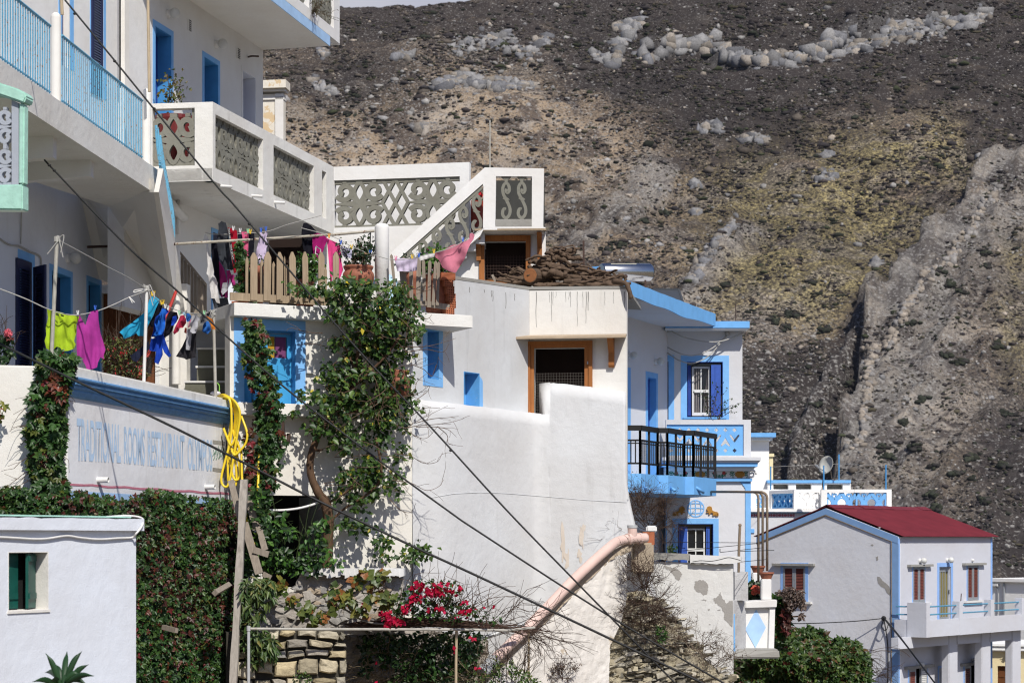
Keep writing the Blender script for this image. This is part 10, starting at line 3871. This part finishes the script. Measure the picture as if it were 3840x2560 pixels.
 m=G('magenta_shirt','deep magenta shirt with a thin white outline print','shirt',S7([(1990,370),(2070,335),(2130,355),(2215,395),(2250,470),(2230,510),(2205,560),(2180,650),(2110,800),(2090,960),(2030,970),(2010,760),(1992,560)]),45.3,C('deep_magenta_cloth',(.36,.015,.15)),fold=.03)
 mb=MB()
 q=S7([(2050,570),(2135,625),(2115,720),(2040,700)])
 mb.tube([P(u,v,45.2) for u,v in q+q[:1]],.012,4)
 obj('outline_print',mb,M_PIPEW,m)
 G('pink_jeans','bright pink trousers hanging in front of white wall by the fence','trousers',S9([(745,670),(780,690),(840,715),(868,750),(872,800),(878,880),(892,950),(850,1060),(840,1075),(822,1050),(815,980),(800,1000),(792,1075),(780,1060),(770,900),(758,760)]),44.95,C('bright_pink_cloth',(.72,.07,.25)),fold=.035)
 G('lavender_towel','pale lavender cloth pegged between the pink trousers and the round jar','cloth',S9([(872,738),(920,758),(968,775),(965,850),(900,840),(878,800)]),44.95,C('lavender_cloth',(.55,.54,.70)))
 G('pastel_towel','striped pale lilac towel behind the narrow grey pickets','towel',S9([(1335,850),(1430,850),(1535,848),(1530,955),(1470,965),(1360,960),(1345,900)]),45.0,C('pale_lilac_towel',(.60,.52,.66)))
 G('white_cloth','white cloth strip between the lilac and pink towels','cloth',S9([(1535,840),(1600,825),(1685,805),(1680,840),(1640,850),(1560,870)]),45.0,C('white_cloth',(.70,.68,.66)))
 G('pink_towel','large rose pink bath towel slung from the line below the sloping stair','towel',ST([(458,1050),(520,1030),(580,1005),(640,965),(720,950),(800,920),(845,890),(850,830),(880,825),(905,850),(890,900),(860,940),(830,1010),(790,1120),(740,1200),(690,1275),(620,1262),(540,1215),(500,1130),(462,1100)]),45.1,C('rose_towel',(.60,.20,.27)),fold=.07,nfold=3)
 G('plum_vest','plum pink garments hanging low beside the black trousers','top',S7([(372,815),(430,900),(470,980),(500,1110),(530,1230),(530,1460),(415,1440),(400,1300),(385,1100)]),45.68,C('plum_pink_cloth',(.36,.03,.17)))
 G('grey_lining','pale grey lining of the plum pink garment','cloth',S7([(440,1200),(520,1190),(525,1330),(440,1410),(410,1360)]),45.5,C('light_grey_cloth',(.42,.42,.45)))
 G('plum_cloth','plum sleeves hanging under the charcoal jacket','cloth',S7([(505,990),(560,975),(590,1060),(640,1060),(670,1310),(620,1300),(590,1200),(560,1120),(540,1250),(520,1150)]),45.5,C('plum_pink_cloth',(.36,.03,.17)))
 for c,u,v,y,l in (('blue',357,1157,37.3,'blue clothes peg on the magenta vest'),('white',292,1176,36.8,'white clothes peg between the lime and magenta tops'),('yellow',571,1105,39.8,'left one of two yellow pegs on the turquoise leggings'),('yellow',578,1103,39.8,'right one of two yellow pegs on the turquoise leggings'),('yellow',606,1138,40.2,'left yellow peg on the black garment by the hoodie'),('yellow',612,1136,40.2,'right yellow peg on the black garment by the hoodie'),
      ('white',620,1152,40.5,'white peg at the top of the blue hoodie'),('white',630,1158,40.7,'second white peg at the blue hoodie top'),('green',673,1176,41.2,'green peg beside the crimson garment'),('green',766,1176,42.3,'green peg over the grey marled cloth'),
      ('blue',979,866,45.0,'left blue peg on the lilac dress'),('blue',997,861,45.0,'right blue peg on the lilac dress'),('white',875,860,45.1,'white peg on the red and black leggings'),('white',901,868,45.1,'white peg on the navy vest'),('yellow',939,872,45.1,'yellow peg on the black leggings'),('green',930,870,45.1,'green peg beside the yellow peg on the upper line'),
      ('orange',1234,888,44.9,'orange peg on the bright pink trousers'),('blue',1278,912,44.85,'blue peg between the pink trousers and lavender cloth'),('yellow',1318,930,44.8,'yellow peg on the lavender cloth'),('blue',1389,950,44.7,'blue peg left of the white column'),('blue',1571,960,44.8,'blue peg on the lilac towel'),('yellow',1546,966,44.7,'yellow peg on the lilac towel'),('pink',1484,972,44.6,'pink peg right of the white column'),('yellow',1627,946,44.85,'yellow peg at the left corner of the pink towel'),('blue',1736,902,45.0,'blue peg on the pink bath towel')):
  peg(c,u,v-4,y-.08,l)
 t=thing('folding_rack','red metal folding rack leg standing behind the washing','rack',P(520,1440,43))
 mb=MB()
 mb.tube([P(519,1415,43),P(563,1310,43.2),P(634,1158,43.6),P(662,1088,43.9)],.035,8)
 obj('rail',mb,paint('rack_red',(.42,.03,.02),.4),t)
 mb=MB()
 mb.tube([P(558,1400,43),P(560,1340,43)],.06,8)
 mb.bar(P(540,1345,43),P(566,1340,43),.04,.04)
 obj('joint',mb,M_CABLE,t)
 for u,v0,v1,y,l in ((556,-60,345,41.5,'tan pole rising from the rail post at the stair head, knotted cord on top'),(229,-60,56,36.9,'brown pole rising from the rail post near the left edge')):
  mb=MB()
  mb.tube([P(u+4,v1,y),P(u-2,v0,y)],.032,8)
  o=obj('balcony_pole',mb,paint('bamboo_tan',(.44,.35,.23),.6))
  tag(o,l,'pole')
build_laundry()
# ------------------------------------------------------------------ light, sky, camera
S_DIR=Vector((.25,-.64,.72)).normalized()
sun=bpy.data.lights.new('sun','SUN')
sun.energy=4.7
sun.angle=math.radians(.53)
sun.color=(1.0,.955,.885)
so=bpy.data.objects.new('sun',sun)
COL.objects.link(so)
so.rotation_euler=S_DIR.to_track_quat('Z','Y').to_euler()
so.location=(20,-60,70)
w=bpy.data.worlds.new('World')
SC.world=w
w.use_nodes=True
nt=w.node_tree
bg=nt.nodes['Background']
sky=nt.nodes.new('ShaderNodeTexSky')
sky.sky_type='NISHITA'
sky.sun_disc=False
sky.sun_elevation=math.asin(S_DIR.z)
sky.sun_rotation=math.atan2(S_DIR.x,S_DIR.y)
sky.air_density=1.2
sky.dust_density=1.8
sky.ozone_density=1.5
tint=nt.nodes.new('ShaderNodeMix')
tint.data_type='RGBA'
tint.blend_type='MULTIPLY'
tint.inputs[0].default_value=1
tint.inputs[7].default_value=(.86,.97,1.36,1)
nt.links.new(sky.outputs[0],tint.inputs[6])
tc=nt.nodes.new('ShaderNodeTexCoord')
cn=nt.nodes.new('ShaderNodeTexNoise')
cn.inputs['Scale'].default_value=5
cn.inputs['Detail'].default_value=6
nt.links.new(tc.outputs['Generated'],cn.inputs['Vector'])
sx=nt.nodes.new('ShaderNodeSeparateXYZ')
nt.links.new(tc.outputs['Generated'],sx.inputs[0])
mr=nt.nodes.new('ShaderNodeMapRange')
mr.inputs['From Min'].default_value=.80
mr.inputs['From Max'].default_value=.95
nt.links.new(sx.outputs['Y'],mr.inputs['Value'])
cr=nt.nodes.new('ShaderNodeMapRange')
cr.inputs['From Min'].default_value=.25
cr.inputs['From Max'].default_value=.5
cr.inputs['To Min'].default_value=.6
nt.links.new(cn.outputs['Fac'],cr.inputs['Value'])
cm=nt.nodes.new('ShaderNodeMath')
cm.operation='MULTIPLY'
nt.links.new(mr.outputs[0],cm.inputs[0])
nt.links.new(cr.outputs[0],cm.inputs[1])
cl=nt.nodes.new('ShaderNodeMix')
cl.data_type='RGBA'
cl.inputs[7].default_value=(9.6,9.7,11.0,1)
nt.links.new(cm.outputs[0],cl.inputs[0])
nt.links.new(tint.outputs[2],cl.inputs[6])
nt.links.new(cl.outputs[2],bg.inputs[0])
bg.inputs[1].default_value=.058
cam=bpy.data.cameras.new('camera')
cam.sensor_width=36
cam.lens=70
cam.shift_y=(HZ-1280)/3840
cam.clip_start=.5
cam.clip_end=6000
cam.dof.use_dof=True
cam.dof.focus_distance=47
cam.dof.aperture_fstop=2.4
co=bpy.data.objects.new('camera',cam)
COL.objects.link(co)
co.location=(0,0,0)
co.rotation_euler=(math.pi/2,0,0)
SC.camera=co
SC.render.engine='CYCLES'
SC.view_settings.view_transform='Standard'
SC.view_settings.look='None'
SC.view_settings.exposure=0
SC.cycles.use_denoising=True
SC.cycles.use_adaptive_sampling=True
SC.cycles.adaptive_threshold=.015
SC.cycles.max_bounces=6
SC.cycles.diffuse_bounces=3
SC.cycles.glossy_bounces=2
SC.cycles.transmission_bounces=3
SC.cycles.filter_width=1.2
